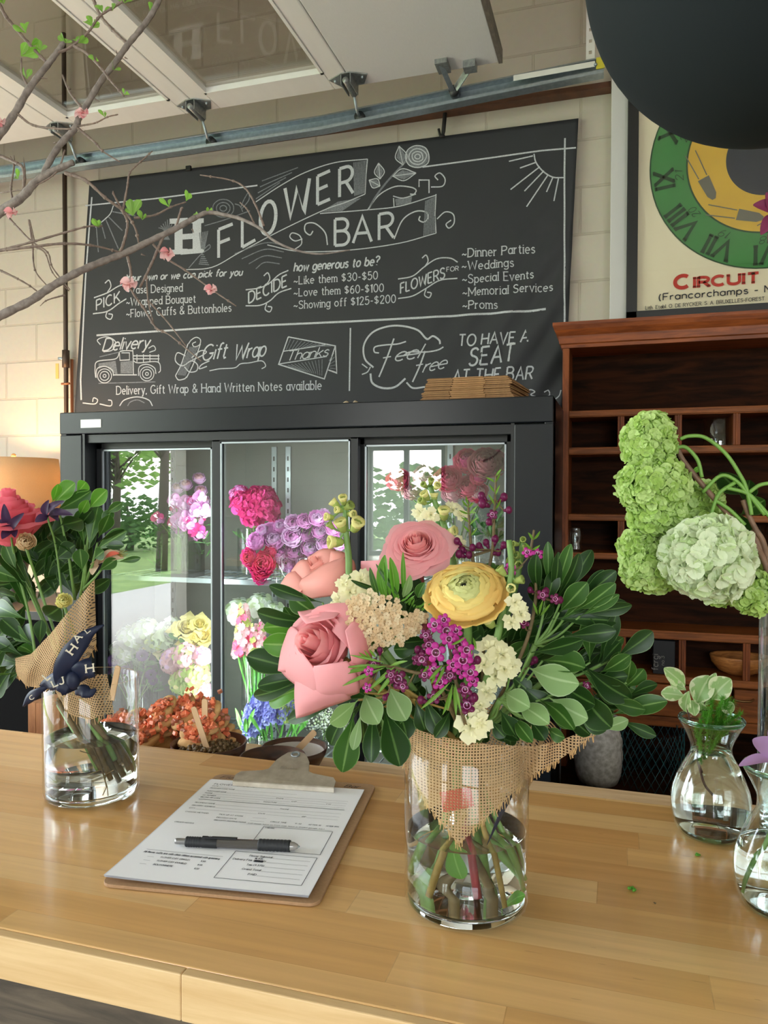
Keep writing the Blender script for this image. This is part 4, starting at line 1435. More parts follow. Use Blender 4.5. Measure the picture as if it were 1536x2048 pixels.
# cardboard lying on the cooler
M_CARD = mat('cardboard', rgb(186, 142, 96), .8, var=.5, vscale=30, vcol=rgb(160, 118, 78))
M_CARDE = mat('cardboard_edge', rgb(150, 112, 76), .9, var=.8, vscale=160, vcol=rgb(104, 76, 50), stretch=(1, 1, 6))
rc = random.Random(5)
q0, q1 = atY(838, 795, 2.66), atY(1062, 787, 2.66)
z = FZ
for k in range(12):
    th = (atY(900, 745, 2.7).z - atY(900, 792, 2.7).z) / 12 - .0002
    sx = (q0.x - (-.46)) * (k / 11) * 0 + .003 * k + rc.uniform(-.004, .004)
    xa, xb = q0.x + sx * .9, q0.x + .335 + rc.uniform(-.006, .006) - .0012 * k
    y0 = 2.665 + rc.uniform(-.004, .008)
    ym = .28
    bxm = MB()
    # three flap edges show along the front of each folded box, the back corner fans out to the right
    w3 = (xb - xa) / 3
    xr = xb + .018 + rc.uniform(0, .012) + .004 * (11 - k) * .3
    bxm.prism([V((xa, y0, z)), V((xb, y0, z)), V((xr, y0 + ym, z)), V((xa + .03, y0 + ym, z))], (0, 0, th * .46), 0)
    bxm.prism([V((xa + w3 * .95 + .004, y0 - .006, z + th * .48)), V((xa + w3 * 2.1, y0 - .006, z + th * .48)), V((xr - w3, y0 + ym, z + th * .48)), V((xa + w3, y0 + ym, z + th * .48))], (0, 0, th * .42), 0)
    bxm.prism([V((xa + .004, y0 - .002, z + th * .48)), V((xa + w3 * .94, y0 - .002, z + th * .48)), V((xa + w3 * .94, y0 + ym, z + th * .48)), V((xa + .03, y0 + ym, z + th * .48))], (0, 0, th * .44), 1)
    bxm.prism([V((xa + w3 * 2.12, y0 - .002, z + th * .48)), V((xb - .003, y0 - .002, z + th * .48)), V((xr - .004, y0 + ym, z + th * .48)), V((xa + w3 * 2.3, y0 + ym, z + th * .48))], (0, 0, th * .44), 1)
    lab = 'folded brown cardboard box, %s of the stack on top of the cooler' % (['bottom', 'second from the bottom', 'third from the bottom', 'fourth from the bottom', 'fifth from the bottom', 'sixth from the bottom',
                                                                                   'sixth from the top', 'fifth from the top', 'fourth from the top', 'third from the top', 'second from the top', 'topmost'][k])
    tag(bxm.build('folded_box', [M_CARD, M_CARDE], smooth=False, loc=((xa + xb) / 2, y0 + .14, z)), lab, 'cardboard box', 'folded boxes stacked on the cooler')
    z += th + .0002
a, b = atY(420, 807, 2.68), atY(775, 791, 2.68)
cardp = []
n = 40
for k in range(n + 1):
    t = k / n
    cardp.append(V((a.x + (b.x - a.x) * t, 2.66 + rc.uniform(-.004, .006), FZ + .0005)))
cardp += [V((b.x + .05, 2.98, FZ + .0005)), V((a.x + .12, 3.0, FZ + .0005))]
tag(MB().prism(cardp, (0, 0, .006)).build('cardboard_sheet', M_CARD, smooth=False, loc=(a.x + .3, 2.8, FZ)), 'flat torn sheet of cardboard lying on the cooler', 'cardboard')
for k, px in enumerate((690, 712)):
    q = atY(px, 795, 2.67)
    sc_ = MB().grid(lambda u, v: V((q.x + (u - .5) * .03, 2.672 + v * .02, FZ + .0075 + .008 * math.sin(u * 4 + k) * v + .004 * v)), 6, 4)
    tag(sc_.build('paper_scrap', mat('torn_paper', rgb(206, 186, 158), .9), solid=.0006, loc=q), 'torn pale paper scrap on the cardboard sheet, %s one' % ('left' if k == 0 else 'right'), 'paper scrap', 'scraps on the cooler')

# ------------------------------------------------------------------ lamp on a dark console
M_SHADE = mat('burlap_shade', rgb(206, 182, 146), .9, trans=.24, tcol=rgb(226, 206, 170), var=.3, vscale=300, vcol=rgb(196, 152, 98))
lx, ly = atY(27, 900, 3.08).x, 3.08
lzt = atY(100, 916, 3.08).z
lamp = thing('table_lamp', 'lit table lamp with orange glowing burlap drum shade at the left wall', 'lamp', (lx, ly, .98))
rt, rb, hs = .205, .235, .30
MB().lathe([(rt + (rb - rt) * t, lzt - hs * t) for t in (0, .33, .66, 1)], 56, loc=(lx, ly, 0)).build('lamp_shade', M_SHADE, lamp, solid=.0015)
sp = MB()
for k in range(3):
    a = 2 * PI * k / 3 + .4
    sp.tube([(lx, ly, lzt - .02), (lx + rt * math.cos(a), ly + rt * math.sin(a), lzt - .006)], .003, 6)
sp.build('spider', M_DARK, lamp)
MB().ball((lx, ly, lzt + .014), .012, 10).tube([(lx, ly, lzt - .03), (lx, ly, lzt + .01)], .004, 8).build('finial', mat('wood_finial', rgb(206, 164, 110), .5), lamp)
MB().lathe([(1e-4, .98), (.09, .98), (.09, 1.0), (.03, 1.02), (.06, 1.12), (.08, 1.22), (.06, 1.32), (.02, 1.4), (.012, 1.5), (1e-4, 1.5)], 32, loc=(lx, ly, 0)).build('base', mat('dark_lamp_base', rgb(60, 48, 40), .4), lamp)
MB().ball((lx, ly, 1.56), .03, 10, sq=(1, 1, 1.3)).build('bulb', mat('lamp_bulb', (1, .8, .5, 1), .5, emit=(1, .74, .44, 1), estr=7), lamp)
bl = bpy.data.lights.new('lamp_bulb_light', 'POINT')
bl.color = (1.0, .60, .30)
bl.energy = 24
bl.shadow_soft_size = .04
blo = bpy.data.objects.new('lamp_bulb_light', bl)
blo.location = (lx, ly, 1.56)
COL.objects.link(blo)
con = thing('console_table', 'dark console under the lamp, behind the left bouquet', 'console', (-2.85, 3.1, 0))
MB().box(-3.5, -2.25, 2.78, 3.36, .94, .98).build('top', M_DARK, con, smooth=False, bevel=.003)
MB().box(-3.47, -2.28, 2.81, 3.35, 0, .94).build('body', mat('console_black', rgb(12, 12, 13), .9, spec=.1), con, smooth=False)

# ------------------------------------------------------------------ made-up black globe for a dark blur close to the lens
M_BLUR = mat('blur_black', rgb(24, 31, 33), .85, spec=.25)
PYd = .56
pc = atY(1566, -128, PYd)
pr_ = px2m(398, pc) * .97
blur_ball = thing('blur_stand_in', 'made-up round black globe at the top right, standing in for a dark blur near the lens', 'pendant lamp', pc)
MB().lathe([(max(1e-4, pr_ * math.sin(PI * t / 40)), -pr_ * math.cos(PI * t / 40)) for t in range(0, 39)], 64, loc=pc).build('shade', M_BLUR, blur_ball)  # globe added in place of the blur, no real lampshade hangs here
MB().tube([pc + V((0, 0, pr_ * .95)), pc + V((0, 0, pr_ * 1.12))], .03, 20).build('cap', M_BLUR, blur_ball)
MB().tube([pc + V((0, 0, pr_ * 1.1)), V((pc.x, pc.y, CEIL_Z))], .004, 8).build('cord', M_BLUR, blur_ball)

# ------------------------------------------------------------------ butcher block counter
def butcher(name):
    m = bpy.data.materials.new(name)
    m.use_nodes = True
    nt = m.node_tree
    nd, lk = nt.nodes, nt.links
    p = nd['Principled BSDF']
    p.inputs['Roughness'].default_value = .22
    p.inputs['Specular IOR Level'].default_value = .5
    p.inputs['Coat Weight'].default_value = .35
    p.inputs['Coat Roughness'].default_value = .1
    geo = nd.new('ShaderNodeNewGeometry')
    sep = nd.new('ShaderNodeSeparateXYZ')
    lk.new(geo.outputs['Position'], sep.inputs[0])

    def math_(op, a, b=None):
        n = nd.new('ShaderNodeMath')
        n.operation = op
        for i, q in enumerate((a, b)):
            if q is None:
                continue
            if isinstance(q, (int, float)):
                n.inputs[i].default_value = q
            else:
                lk.new(q, n.inputs[i])
        return n.outputs[0]
    yz = math_('ADD', sep.outputs['Y'], math_('MULTIPLY', sep.outputs['Z'], .999))
    ry = math_('DIVIDE', math_('ADD', yz, .0), .0445)
    row = math_('FLOOR', ry)
    wn1 = nd.new('ShaderNodeTexWhiteNoise')
    wn1.noise_dimensions = '1D'
    lk.new(row, wn1.inputs['W'])
    cx = math_('DIVIDE', math_('ADD', sep.outputs['X'], math_('MULTIPLY', wn1.outputs['Value'], 1.7)), .47)
    cell = math_('FLOOR', cx)
    cbn = nd.new('ShaderNodeCombineXYZ')
    lk.new(row, cbn.inputs[0])
    lk.new(cell, cbn.inputs[1])
    wn2 = nd.new('ShaderNodeTexWhiteNoise')
    wn2.noise_dimensions = '2D'
    lk.new(cbn.outputs[0], wn2.inputs['Vector'])
    rp = nd.new('ShaderNodeValToRGB')
    els = rp.color_ramp.elements
    els[0].position, els[0].color = 0.0, rgb(206, 154, 92)
    els[1].position, els[1].color = 1.0, rgb(230, 188, 128)
    e = els.new(.3)
    e.color = rgb(214, 164, 100)
    e = els.new(.6)
    e.color = rgb(222, 175, 112)
    lk.new(wn2.outputs['Value'], rp.inputs[0])
    # grain
    mp = nd.new('ShaderNodeVectorMath')
    mp.operation = 'MULTIPLY_ADD'
    lk.new(geo.outputs['Position'], mp.inputs[0])
    mp.inputs[1].default_value = (3.0, 70, 70)
    cb2 = nd.new('ShaderNodeCombineXYZ')
    lk.new(math_('MULTIPLY', wn2.outputs['Value'], 40.0), cb2.inputs[0])
    lk.new(math_('MULTIPLY', row, 7.3), cb2.inputs[2])
    lk.new(cb2.outputs[0], mp.inputs[2])
    nz = nd.new('ShaderNodeTexNoise')
    nz.inputs['Scale'].default_value = 1.0
    nz.inputs['Detail'].default_value = 6
    nz.inputs['Distortion'].default_value = .5
    lk.new(mp.outputs[0], nz.inputs['Vector'])
    r2 = nd.new('ShaderNodeMapRange')
    r2.inputs['From Min'].default_value = .3
    r2.inputs['From Max'].default_value = .72
    r2.inputs['To Min'].default_value = .86
    r2.inputs['To Max'].default_value = 1.08
    lk.new(nz.outputs[0], r2.inputs[0])
    # hairline joints
    fy = math_('FRACT', ry)
    jy = math_('LESS_THAN', fy, .012)
    fx_ = math_('FRACT', cx)
    jx = math_('LESS_THAN', fx_, .0022)
    jn = math_('MULTIPLY', math_('MAXIMUM', jy, jx), -.16)
    tot = math_('ADD', r2.outputs[0], jn)
    # small dark flecks
    n3 = nd.new('ShaderNodeTexNoise')
    n3.inputs['Scale'].default_value = 1.0
    n3.inputs['Detail'].default_value = 2
    mp3 = nd.new('ShaderNodeVectorMath')
    mp3.operation = 'MULTIPLY'
    mp3.inputs[1].default_value = (22, 260, 260)
    lk.new(geo.outputs['Position'], mp3.inputs[0])
    lk.new(mp3.outputs[0], n3.inputs['Vector'])
    fl = math_('MULTIPLY', math_('GREATER_THAN', n3.outputs[0], .735), -.22)
    tot = math_('ADD', tot, fl)
    vm = nd.new('ShaderNodeVectorMath')
    vm.operation = 'SCALE'
    lk.new(rp.outputs[0], vm.inputs[0])
    lk.new(tot, vm.inputs['Scale'])
    lk.new(vm.outputs[0], p.inputs['Base Color'])
    return m


M_BUTCH = butcher('butcher_block')
M_EDGE = wood('pale_maple_edge', rgb(222, 190, 140), rgb(206, 170, 118), 5, (1, 14, 14), .4, bump=.05)
CT = 1.10
cnt = thing('bar_counter', 'pale butcher block bar counter across the foreground', 'counter', (-.2, .8, 0))
MB().box(-2.4, 1.6, .562, 1.045, CT - .04, CT).build('worktop', M_BUTCH, cnt, smooth=False, bevel=.0015)
eg = MB().box(-2.4, -.347, .552, .562, CT - .0405, CT - .0005).box(-.3465, 1.6, .552, .562, CT - .0405, CT - .0005)
eg.build('front_edge', M_EDGE, cnt, smooth=False, bevel=.0012)
MB().box(-2.4, 1.6, .585, .61, 0, CT - .0405).box(-2.4, 1.6, 1.0, 1.03, 0, CT - .0405).build('front_panel', wood('weathered_dark_boards', rgb(98, 86, 70), rgb(62, 54, 44), 7, (1, 10, 10), .7), cnt, smooth=False)
# lower ledge behind it, where the food stands
LZ = 1.0
led = thing('ledge', 'pale unfinished wooden ledge along the back of the counter', 'ledge', (-.1, 1.2, 0))
MB().box(-1.16, 1.6, 1.056, 1.352, LZ - .03, LZ).build('board', wood('raw_pine', rgb(226, 196, 156), rgb(204, 168, 126), 5, (1, 12, 12), .6), led, smooth=False, bevel=.002)
MB().box(-1.1, 1.6, 1.08, 1.11, 0, LZ - .03).box(-1.1, 1.6, 1.3, 1.33, 0, LZ - .03).build('support', M_DARK, led, smooth=False)

# ------------------------------------------------------------------ flower and leaf builders
def leafmat(name, col, rib, edge=None, rough=.38, trans=.22, tcol=None, blotch=None):
    if name in MATS:
        return MATS[name]
    m = mat(name, col, rough, trans=trans, tcol=tcol or (col[0] * 1.3, col[1] * 1.5, col[2] * .8, 1))
    nt = m.node_tree
    nd, lk = nt.nodes, nt.links
    p = nd['Principled BSDF']
    uv = nd.new('ShaderNodeUVMap')
    sp = nd.new('ShaderNodeSeparateXYZ')
    lk.new(uv.outputs[0], sp.inputs[0])
    a = nd.new('ShaderNodeMath')
    a.operation = 'SUBTRACT'
    a.inputs[1].default_value = .5
    lk.new(sp.outputs[0], a.inputs[0])
    b = nd.new('ShaderNodeMath')
    b.operation = 'ABSOLUTE'
    lk.new(a.outputs[0], b.inputs[0])
    r = nd.new('ShaderNodeMapRange')
    r.inputs['From Min'].default_value = .055
    r.inputs['From Max'].default_value = .02
    lk.new(b.outputs[0], r.inputs[0])
    m1 = nd.new('ShaderNodeMix')
    m1.data_type = 'RGBA'
    m1.inputs[6].default_value = col
    m1.inputs[7].default_value = rib
    lk.new(r.outputs[0], m1.inputs[0])
    last = m1.outputs[2]
    p.inputs['Specular IOR Level'].default_value = .32
    if blotch:                                  # pale variegated blotches and edge
        tc = nd.new('ShaderNodeTexCoord')
        nz = nd.new('ShaderNodeTexNoise')
        nz.inputs['Scale'].default_value = 170
        nz.inputs['Detail'].default_value = 3
        lk.new(tc.outputs['Object'], nz.inputs['Vector'])
        ad = nd.new('ShaderNodeMath')
        ad.operation = 'MULTIPLY_ADD'
        ad.inputs[1].default_value = 1.1
        lk.new(b.outputs[0], ad.inputs[0])
        lk.new(nz.outputs[0], ad.inputs[2])
        r3 = nd.new('ShaderNodeMapRange')
        r3.inputs['From Min'].default_value = .85
        r3.inputs['From Max'].default_value = .93
        lk.new(ad.outputs[0], r3.inputs[0])
        m3 = nd.new('ShaderNodeMix')
        m3.data_type = 'RGBA'
        lk.new(last, m3.inputs[6])
        m3.inputs[7].default_value = blotch
        lk.new(r3.outputs[0], m3.inputs[0])
        last = m3.outputs[2]
    if edge:
        r2 = nd.new('ShaderNodeMapRange')
        r2.inputs['From Min'].default_value = .455
        r2.inputs['From Max'].default_value = .485
        lk.new(b.outputs[0], r2.inputs[0])
        m2 = nd.new('ShaderNodeMix')
        m2.data_type = 'RGBA'
        lk.new(last, m2.inputs[6])
        m2.inputs[7].default_value = edge
        lk.new(r2.outputs[0], m2.inputs[0])
        last = m2.outputs[2]
    lk.new(last, p.inputs['Base Color'])
    return m


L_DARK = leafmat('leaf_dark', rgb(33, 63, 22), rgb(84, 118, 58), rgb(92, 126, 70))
L_MID = leafmat('leaf_mid', rgb(54, 92, 34), rgb(116, 152, 82), rgb(124, 158, 92))
L_BRIGHT = leafmat('leaf_bright', rgb(92, 146, 48), rgb(150, 190, 100), rgb(150, 188, 110), trans=.35)
L_PALE = leafmat('leaf_pale_underside', rgb(132, 164, 106), rgb(168, 194, 142), rgb(172, 196, 150), rough=.55)
L_ALL = [L_DARK, L_MID, L_BRIGHT, L_PALE]
M_STEMG = mat('green_stem', rgb(112, 148, 76), .5, var=.4, vscale=120, vcol=rgb(90, 122, 60))
M_STEMB = mat('woody_stem', rgb(116, 96, 60), .65, var=.7, vscale=160, vcol=rgb(84, 72, 46))
M_STEMGOLD = mat('golden_stem', rgb(158, 130, 62), .6, var=.6, vscale=200, vcol=rgb(122, 100, 48))
M_STEMRED = mat('red_stem', rgb(150, 52, 60), .5, var=.4, vscale=150, vcol=rgb(116, 42, 46))
CAMD = V((0, 0, 0))


def to_cam(p):
    return (EYE - V(p)).normalized()


def leaf(mb, b, t, w, n, arch=.1, fold=.22, mi=0, p=1.75, twist=0.0, nv=12, curl=0.0, stalk=.1):
    b, t = V(b), V(t)
    d = t - b
    L = d.length
    if L < 1e-6:
        return
    d.normalize()
    n = V(n)
    n = (n - d * n.dot(d))
    if n.length < 1e-4:
        n = frame(d)[0]
    n.normalize()
    vs, uv = [], []
    us = (-1, -.93, -.5, 0, .5, .93, 1)
    for j in range(nv):
        v = 1 - (1 - j / (nv - 1)) ** 1.35
        c = b + d * (L * v) + n * (arch * L * math.sin(PI * v)) - n * (curl * L * max(0, v - .65) ** 2 * 6)
        hw = w / 2 * (max(0.0, math.sin(PI * min(1, max(0, (v - stalk) / (1 - stalk))) ** p)) ** .66) + w * .025
        if v > .995:
            hw = w * .06
        a = twist * v
        s0 = d.cross(n)
        s = s0 * math.cos(a) + n * math.sin(a)
        nn = n * math.cos(a) - s0 * math.sin(a)
        for u in us:
            vs.append(c + s * (u * hw) + nn * (fold * hw * abs(u) ** 1.4))
            uv.append((.5 + u * .5, v))
    k = len(us)
    fs = [(j * k + i, j * k + i + 1, (j + 1) * k + i + 1, (j + 1) * k + i) for j in range(nv - 1) for i in range(k - 1)]
    mb.add(vs, fs, mi, None, uv)


def pleaf(mb, x0, y0, x1, y1, wpx, Y0, Y1, rnd, mi=None, arch=None, fold=.22, **k):
    """Leaf from pixel to pixel at depths Y0, Y1, roughly facing the lens."""
    b, t = atY(x0, y0, Y0), atY(x1, y1, Y1)
    d = (t - b).normalized()
    n = to_cam((b + t) / 2)
    n = n - d * n.dot(d)
    n.normalize()
    a = rnd.uniform(-.6, .6)
    n = n * math.cos(a) + d.cross(n) * math.sin(a)
    leaf(mb, b, t, px2m(wpx, b) / max(.8, math.cos(a)), n, rnd.uniform(.02, .12) if arch is None else arch, fold, rnd.choice((0, 0, 1)) if mi is None else mi, **k)


def petal(mb, th, W, r0, r1, H, curl, mi=0, point=0.0, z0=0.0, bul=0.0, nu=9, nv=8, ruf=0.0, seed=0.0, notch=0.0, roll=0.0):
    """A petal standing round the local Z axis."""
    vs, uv = [], []
    for j in range(nv):
        v = j / (nv - 1)
        for i in range(nu):
            u = -1 + 2 * i / (nu - 1)
            wv = W * (.42 + .58 * math.sin(min(1, v * 1.25) * PI / 2))
            ang = th + u * wv
            top = 1 - .2 * abs(u) ** 2.6 + point * max(0, 1 - abs(u) * 2.2) - notch * max(0, 1 - abs(u) * 3)
            vv = v * top
            r = r0 + (r1 - r0) * vv ** 1.15 + bul * math.sin(PI * min(1, vv))
            z = z0 + H * math.sin(min(1.15, vv) * PI / 2 * .98)
            c = max(0, (vv - .62) / .38)
            r += curl * c ** 1.8
            z -= abs(curl) * .55 * c ** 2.4
            e = abs(u) ** 3 * c
            r += roll * e
            z -= abs(roll) * .5 * e
            if ruf:
                k = ruf * v * v
                r += k * math.sin(u * 9 + seed * 7)
                z += k * .7 * math.sin(u * 12 + seed * 11)
            vs.append((r * math.cos(ang), r * math.sin(ang), z))
            uv.append((.5 + .5 * u, v))
    fs = [(j * nu + i, j * nu + i + 1, (j + 1) * nu + i + 1, (j + 1) * nu + i) for j in range(nv - 1) for i in range(nu - 1)]
    mb.add(vs, fs, mi, None, uv)


def rose_mb(rnd, N=20, openness=1.0, point=.12, outer=6, mis=(0, 0, 0)):
    mb = MB()
    # tight spiral heart
    for i in range(5):
        petal(mb, i * 2.2, 1.6 - .08 * i, .07 + .028 * i, .03 + .032 * i, 1.14 - .014 * i, .014, mis[0], z0=.05, nv=7)
    for i in range(N):
        t = (i + 1) / N
        petal(mb, i * 2.399 + .4, 1.2 - .32 * t, .17 + .12 * t, .17 + .50 * t ** 1.25 * openness, 1.08 - .36 * t ** .9 - rnd.uniform(0, .03),
              (.03 + .28 * t * t) * openness, mis[0] if t < .4 else mis[1], point=point * t, bul=.05 + .10 * t, z0=.0, ruf=.010, seed=rnd.random(), roll=.10 * t)
    for i in range(outer):
        petal(mb, i * 2 * PI / outer * 1.0 + rnd.uniform(-.2, .2), .72, .22, .66 + .12 * openness, .66 + rnd.uniform(-.06, .06), .26 * openness + rnd.uniform(0, .08),
              mis[2], point=point * 1.6, bul=.2, z0=-.04, roll=.2, ruf=.015, seed=rnd.random())
    # calyx
    mb.lathe([(1e-3, -.16), (.1, -.14), (.14, -.05), (.2, .03), (.3, .12)], 14, len(mis) if len(mis) < 4 else 3)
    return mb


def ranunc_mb(rnd, n=46):
    """Many thin nested petals; material 0 heart, 1 inner, 2 middle, 3 outer."""
    mb = MB()
    mb.ball((0, 0, .50), .085, 8, 0, (1, 1, .7))
    for i in range(n):
        t = (i + 1) / n
        rim = .07 + .66 * t ** .95
        mi = 1 if t < .42 else (2 if t < .72 else 3)
        petal(mb, i * 2.399, .95 - .3 * t, .1 + .25 * t, rim, .66 - .16 * t * t + .03 * math.sin(i), -.05 - .03 * t, mi, bul=.26 * t + .05, z0=-.06, nu=8, nv=7, ruf=.018, seed=rnd.random())
    for i in range(6):
        petal(mb, i * 2 * PI / 6 + .3, .62, .25, .86, .42, .10, 3, bul=.28, z0=-.12, ruf=.03, seed=rnd.random())
    return mb


def simple_bloom_mb(rnd, n=24, op=.9, mi=(0, 1)):
    """Small cupped double bloom for the cooler bunches."""
    mb = MB()
    for i in range(n):
        t = (i + 1) / n
        petal(mb, i * 2.399, 1.1 - .35 * t, .12 + .2 * t, (.05 + .62 * t) * op, .98 - .25 * t * t, .12 * t * t, mi[0] if t < .55 else mi[1], bul=.1 + .14 * t, nu=7, nv=6, ruf=.05, seed=rnd.random())
    return mb


def floret(mb, M, R, k=5, w=.95, cup=.12, mi=0, eye=None):
    """Flat little flower of k rounded petals, local +Z outwards."""
    for i in range(k):
        a = 2 * PI * i / k
        c, s = math.cos(a), math.sin(a)
        L = R
        hw = R * w * math.sin(PI / k) * 1.05
        pts = [(0, 0, 0), (.35 * L, -hw * .6, cup * R * .5), (.78 * L, -hw, cup * R), (L, -hw * .45, cup * R * .7), (L * 1.02, hw * .45, cup * R * .7), (.78 * L, hw, cup * R), (.35 * L, hw * .6, cup * R * .5), (.62 * L, 0, cup * R * .2)]
        vs = [(x * c - y * s, x * s + y * c, z) for x, y, z in pts]
        mb.add(vs, [(0, 1, 7), (1, 2, 7), (2, 3, 7), (3, 4, 7), (4, 5, 7), (5, 6, 7), (6, 0, 7)], mi, M)
    if eye is not None:
        mb.ball((0, 0, R * .06), R * .16, 5, eye, M=M)


def floret_ball(rnd, n=150, fr=.2, k=5, sq=(1, 1, 1), lo=-1.0, mis=(0,), eye=None, jitter=.06, cup=.15, core=None, tilt=.4):
    """Pompom of florets, unit radius."""
    mb = MB()
    if core is not None:
        mb.ball((0, 0, 0), .80, 14, core, sq)
    for i in range(n):
        z = 1 - (1 - lo) * (i + .5) / n
        a = i * 2.39996
        r = math.sqrt(max(0, 1 - z * z))
        d = V((r * math.cos(a), r * math.sin(a), z))
        q = V((d.x * sq[0], d.y * sq[1], d.z * sq[2])) * (1 + rnd.uniform(-jitter, jitter) + .05 * math.sin(5 * d.x + 3 * d.y) * jitter * 10)
        ax = (d + V((rnd.uniform(-tilt, tilt), rnd.uniform(-tilt, tilt), rnd.uniform(-tilt, tilt)))).normalized()
        floret(mb, axis_matrix(q, ax, 1, rnd.uniform(0, 6)), fr * rnd.uniform(.82, 1.15), k, mi=rnd.choice(mis), eye=eye, cup=cup)
    return mb


def petalmat(name, c, trans=.3, rough=.55, tc=None, var=.0, vc=None, vs=60):
    return mat(name, c, rough, trans=trans, tcol=tc or c, var=var, vcol=vc, vscale=vs, spec=.3)


def place(mb_src, name, mats, parent, loc, axis, size, spin=0.0):
    return MB().merge(mb_src, axis_matrix(loc, axis, size, spin)).build(name, mats, parent)


def needle_sprig(mb, pts, r, rnd, n=14, L=.02, w=.0016, mi_s=0, mi_l=1, t0=.15):
    """Stem along pts with paired narrow leaves."""
    P = cr(pts, 6)
    mb.tube(P, [r, r * .6], 6, mi_s)
    for i in range(n):
        t = t0 + (1 - t0) * i / n
        k = min(len(P) - 2, int(t * (len(P) - 1)))
        d = (P[k + 1] - P[k]).normalized()
        x, y, _ = frame(d)
        a = i * 2.4 + rnd.uniform(-.3, .3)
        o = x * math.cos(a) + y * math.sin(a)
        q = P[k] + o * r
        tip = q + (d * .75 + o * .66).normalized() * L * rnd.uniform(.75, 1.15)
        leaf(mb, q, tip, w, o.cross(d), .02, .1, mi_l, p=1.0, nv=4)

# ------------------------------------------------------------------ flowers inside the cooler
rk = random.Random(21)
P_MAG = petalmat('petal_magenta', rgb(226, 70, 150), .3)
P_MAG2 = petalmat('petal_magenta_deep', rgb(186, 28, 104), .3)
P_LIL = petalmat('petal_lilac_pink', rgb(232, 160, 222), .35)
P_LIL2 = petalmat('petal_lilac_pale', rgb(238, 200, 238), .35)
P_HOT = petalmat('petal_hot_pink', rgb(236, 66, 126), .3)
P_WHI = petalmat('petal_white', rgb(228, 234, 226), .3)
P_WGR = petalmat('petal_white_green', rgb(200, 216, 178), .3)
P_CRM = petalmat('petal_cream_yellow', rgb(240, 228, 160), .35)
P_YEL = petalmat('petal_soft_yellow', rgb(240, 222, 130), .35)
P_BLU = petalmat('petal_hyacinth_blue', rgb(172, 178, 238), .3)
P_BLU2 = petalmat('petal_hyacinth_violet', rgb(150, 150, 226), .3)
P_PUR = petalmat('petal_deep_purple', rgb(74, 44, 96), .2)
P_GRN = petalmat('petal_lime', rgb(188, 208, 120), .3)
P_PNK = petalmat('petal_pale_pink', rgb(236, 190, 200), .35)
P_ROS = petalmat('petal_cooler_pink', rgb(240, 110, 150), .35)
P_DUS = petalmat('petal_dusty_pink', rgb(196, 110, 128), .3)
L_COOL = leafmat('cooler_leaf', rgb(70, 116, 62), rgb(110, 150, 90))
L_LIME = mat('cooler_lime_stem', rgb(110, 190, 80), .5)


def vase_cyl(px, ybot, ytop, wpx, Y, label, z=None, group=None, water=True):
    zb = (SH0 if z is None else z) + .0008
    c = atY(px, ybot, Y)
    r = px2m(wpx, c) / 2
    h = atY(px, ytop, Y).z - zb
    cc = V((c.x, Y, zb))
    o = glass_cyl('glass_vase', label, 'vase', cc, r, h, group, m=G_VASE)
    return cc, r, h


def stemmed(name, label, cat, group, bloom, mats, p, size, axis, foot, stem_r=.002, stem_m=None, spin=0):
    t = thing(name, label, cat, foot, group)
    place(bloom, 'bloom', mats, t, p, axis, size, spin)
    a = V(axis).normalized()
    mid = (p + foot) / 2 + V((rk.uniform(-.01, .01), rk.uniform(-.01, .01), 0))
    MB().tube(cr([foot, mid.lerp(V((foot.x, foot.y, mid.z)), .5), p - a * size * .15], 5), stem_r, 6).build('stem', stem_m or M_STEMG, t)
    return t


def bunch_leaves(name, label, pts, Y, n, Lm, wm, rnd, mats=None, spread=.05, group=None, up=.6):
    """Loose foliage round given pixels."""
    mb = MB()
    c = None
    for i in range(n):
        px, py = rnd.choice(pts)
        b = atY(px + rnd.uniform(-9, 9), py + rnd.uniform(-9, 9), Y + rnd.uniform(-spread, spread))
        c = c or b
        d = V((rnd.uniform(-1, 1), rnd.uniform(-.7, .7), rnd.uniform(-.3, 1) + up * .5)).normalized()
        leaf(mb, b, b + d * Lm * rnd.uniform(.6, 1.2), wm * rnd.uniform(.7, 1.2), V((rnd.uniform(-1, 1), -1, rnd.uniform(-.5, 1))), .08, .2, 0, nv=6)
    return tag(mb.build(name, mats or [L_COOL], loc=c), label, 'foliage', group)


def jit(p, k=.02):
    return p + V((rk.uniform(-k, k), rk.uniform(-k, k), 0))


# --- middle door
cv, rv, hv = vase_cyl(505, 1150, 1055, 62, 2.98, 'clear glass vase with magenta flower heads behind the middle cooler door', z=SH1)
bl_m = floret_ball(rk, 46, .36, 5, (1, 1, .75), -.2, (0, 1), cup=.3, jitter=.1)
for (x, y, r) in ((489, 1008, 23), (514, 996, 21), (536, 1012, 22), (508, 1030, 22), (532, 990, 16), (480, 990, 17), (545, 1030, 13)):
    p = atY(x, y, 2.96 + rk.uniform(-.02, .02))
    stemmed('sweet_william', 'magenta sweet william head in the upper left vase behind the middle cooler door', 'flower', 'magenta heads in the cooler', bl_m, [P_MAG2, P_MAG] if x > 485 else [P_LIL, P_MAG], p, px2m(r * 1.05, p), to_cam(p) + V((rk.uniform(-.4, .4), 0, .7)), jit(V((cv.x, cv.y, cv.z + .015))))
bunch_leaves('flower_foliage', 'thin green leaves under the magenta heads in the cooler', [(500, 1060), (510, 1080), (490, 1090), (530, 1060)], 2.98, 26, .07, .008, rk)
cv, rv, hv = vase_cyl(592, 1150, 1112, 95, 2.86, 'low glass vase holding the lilac pink bunch behind the middle cooler door', z=SH1)
bl_r = simple_bloom_mb(rk, 20)
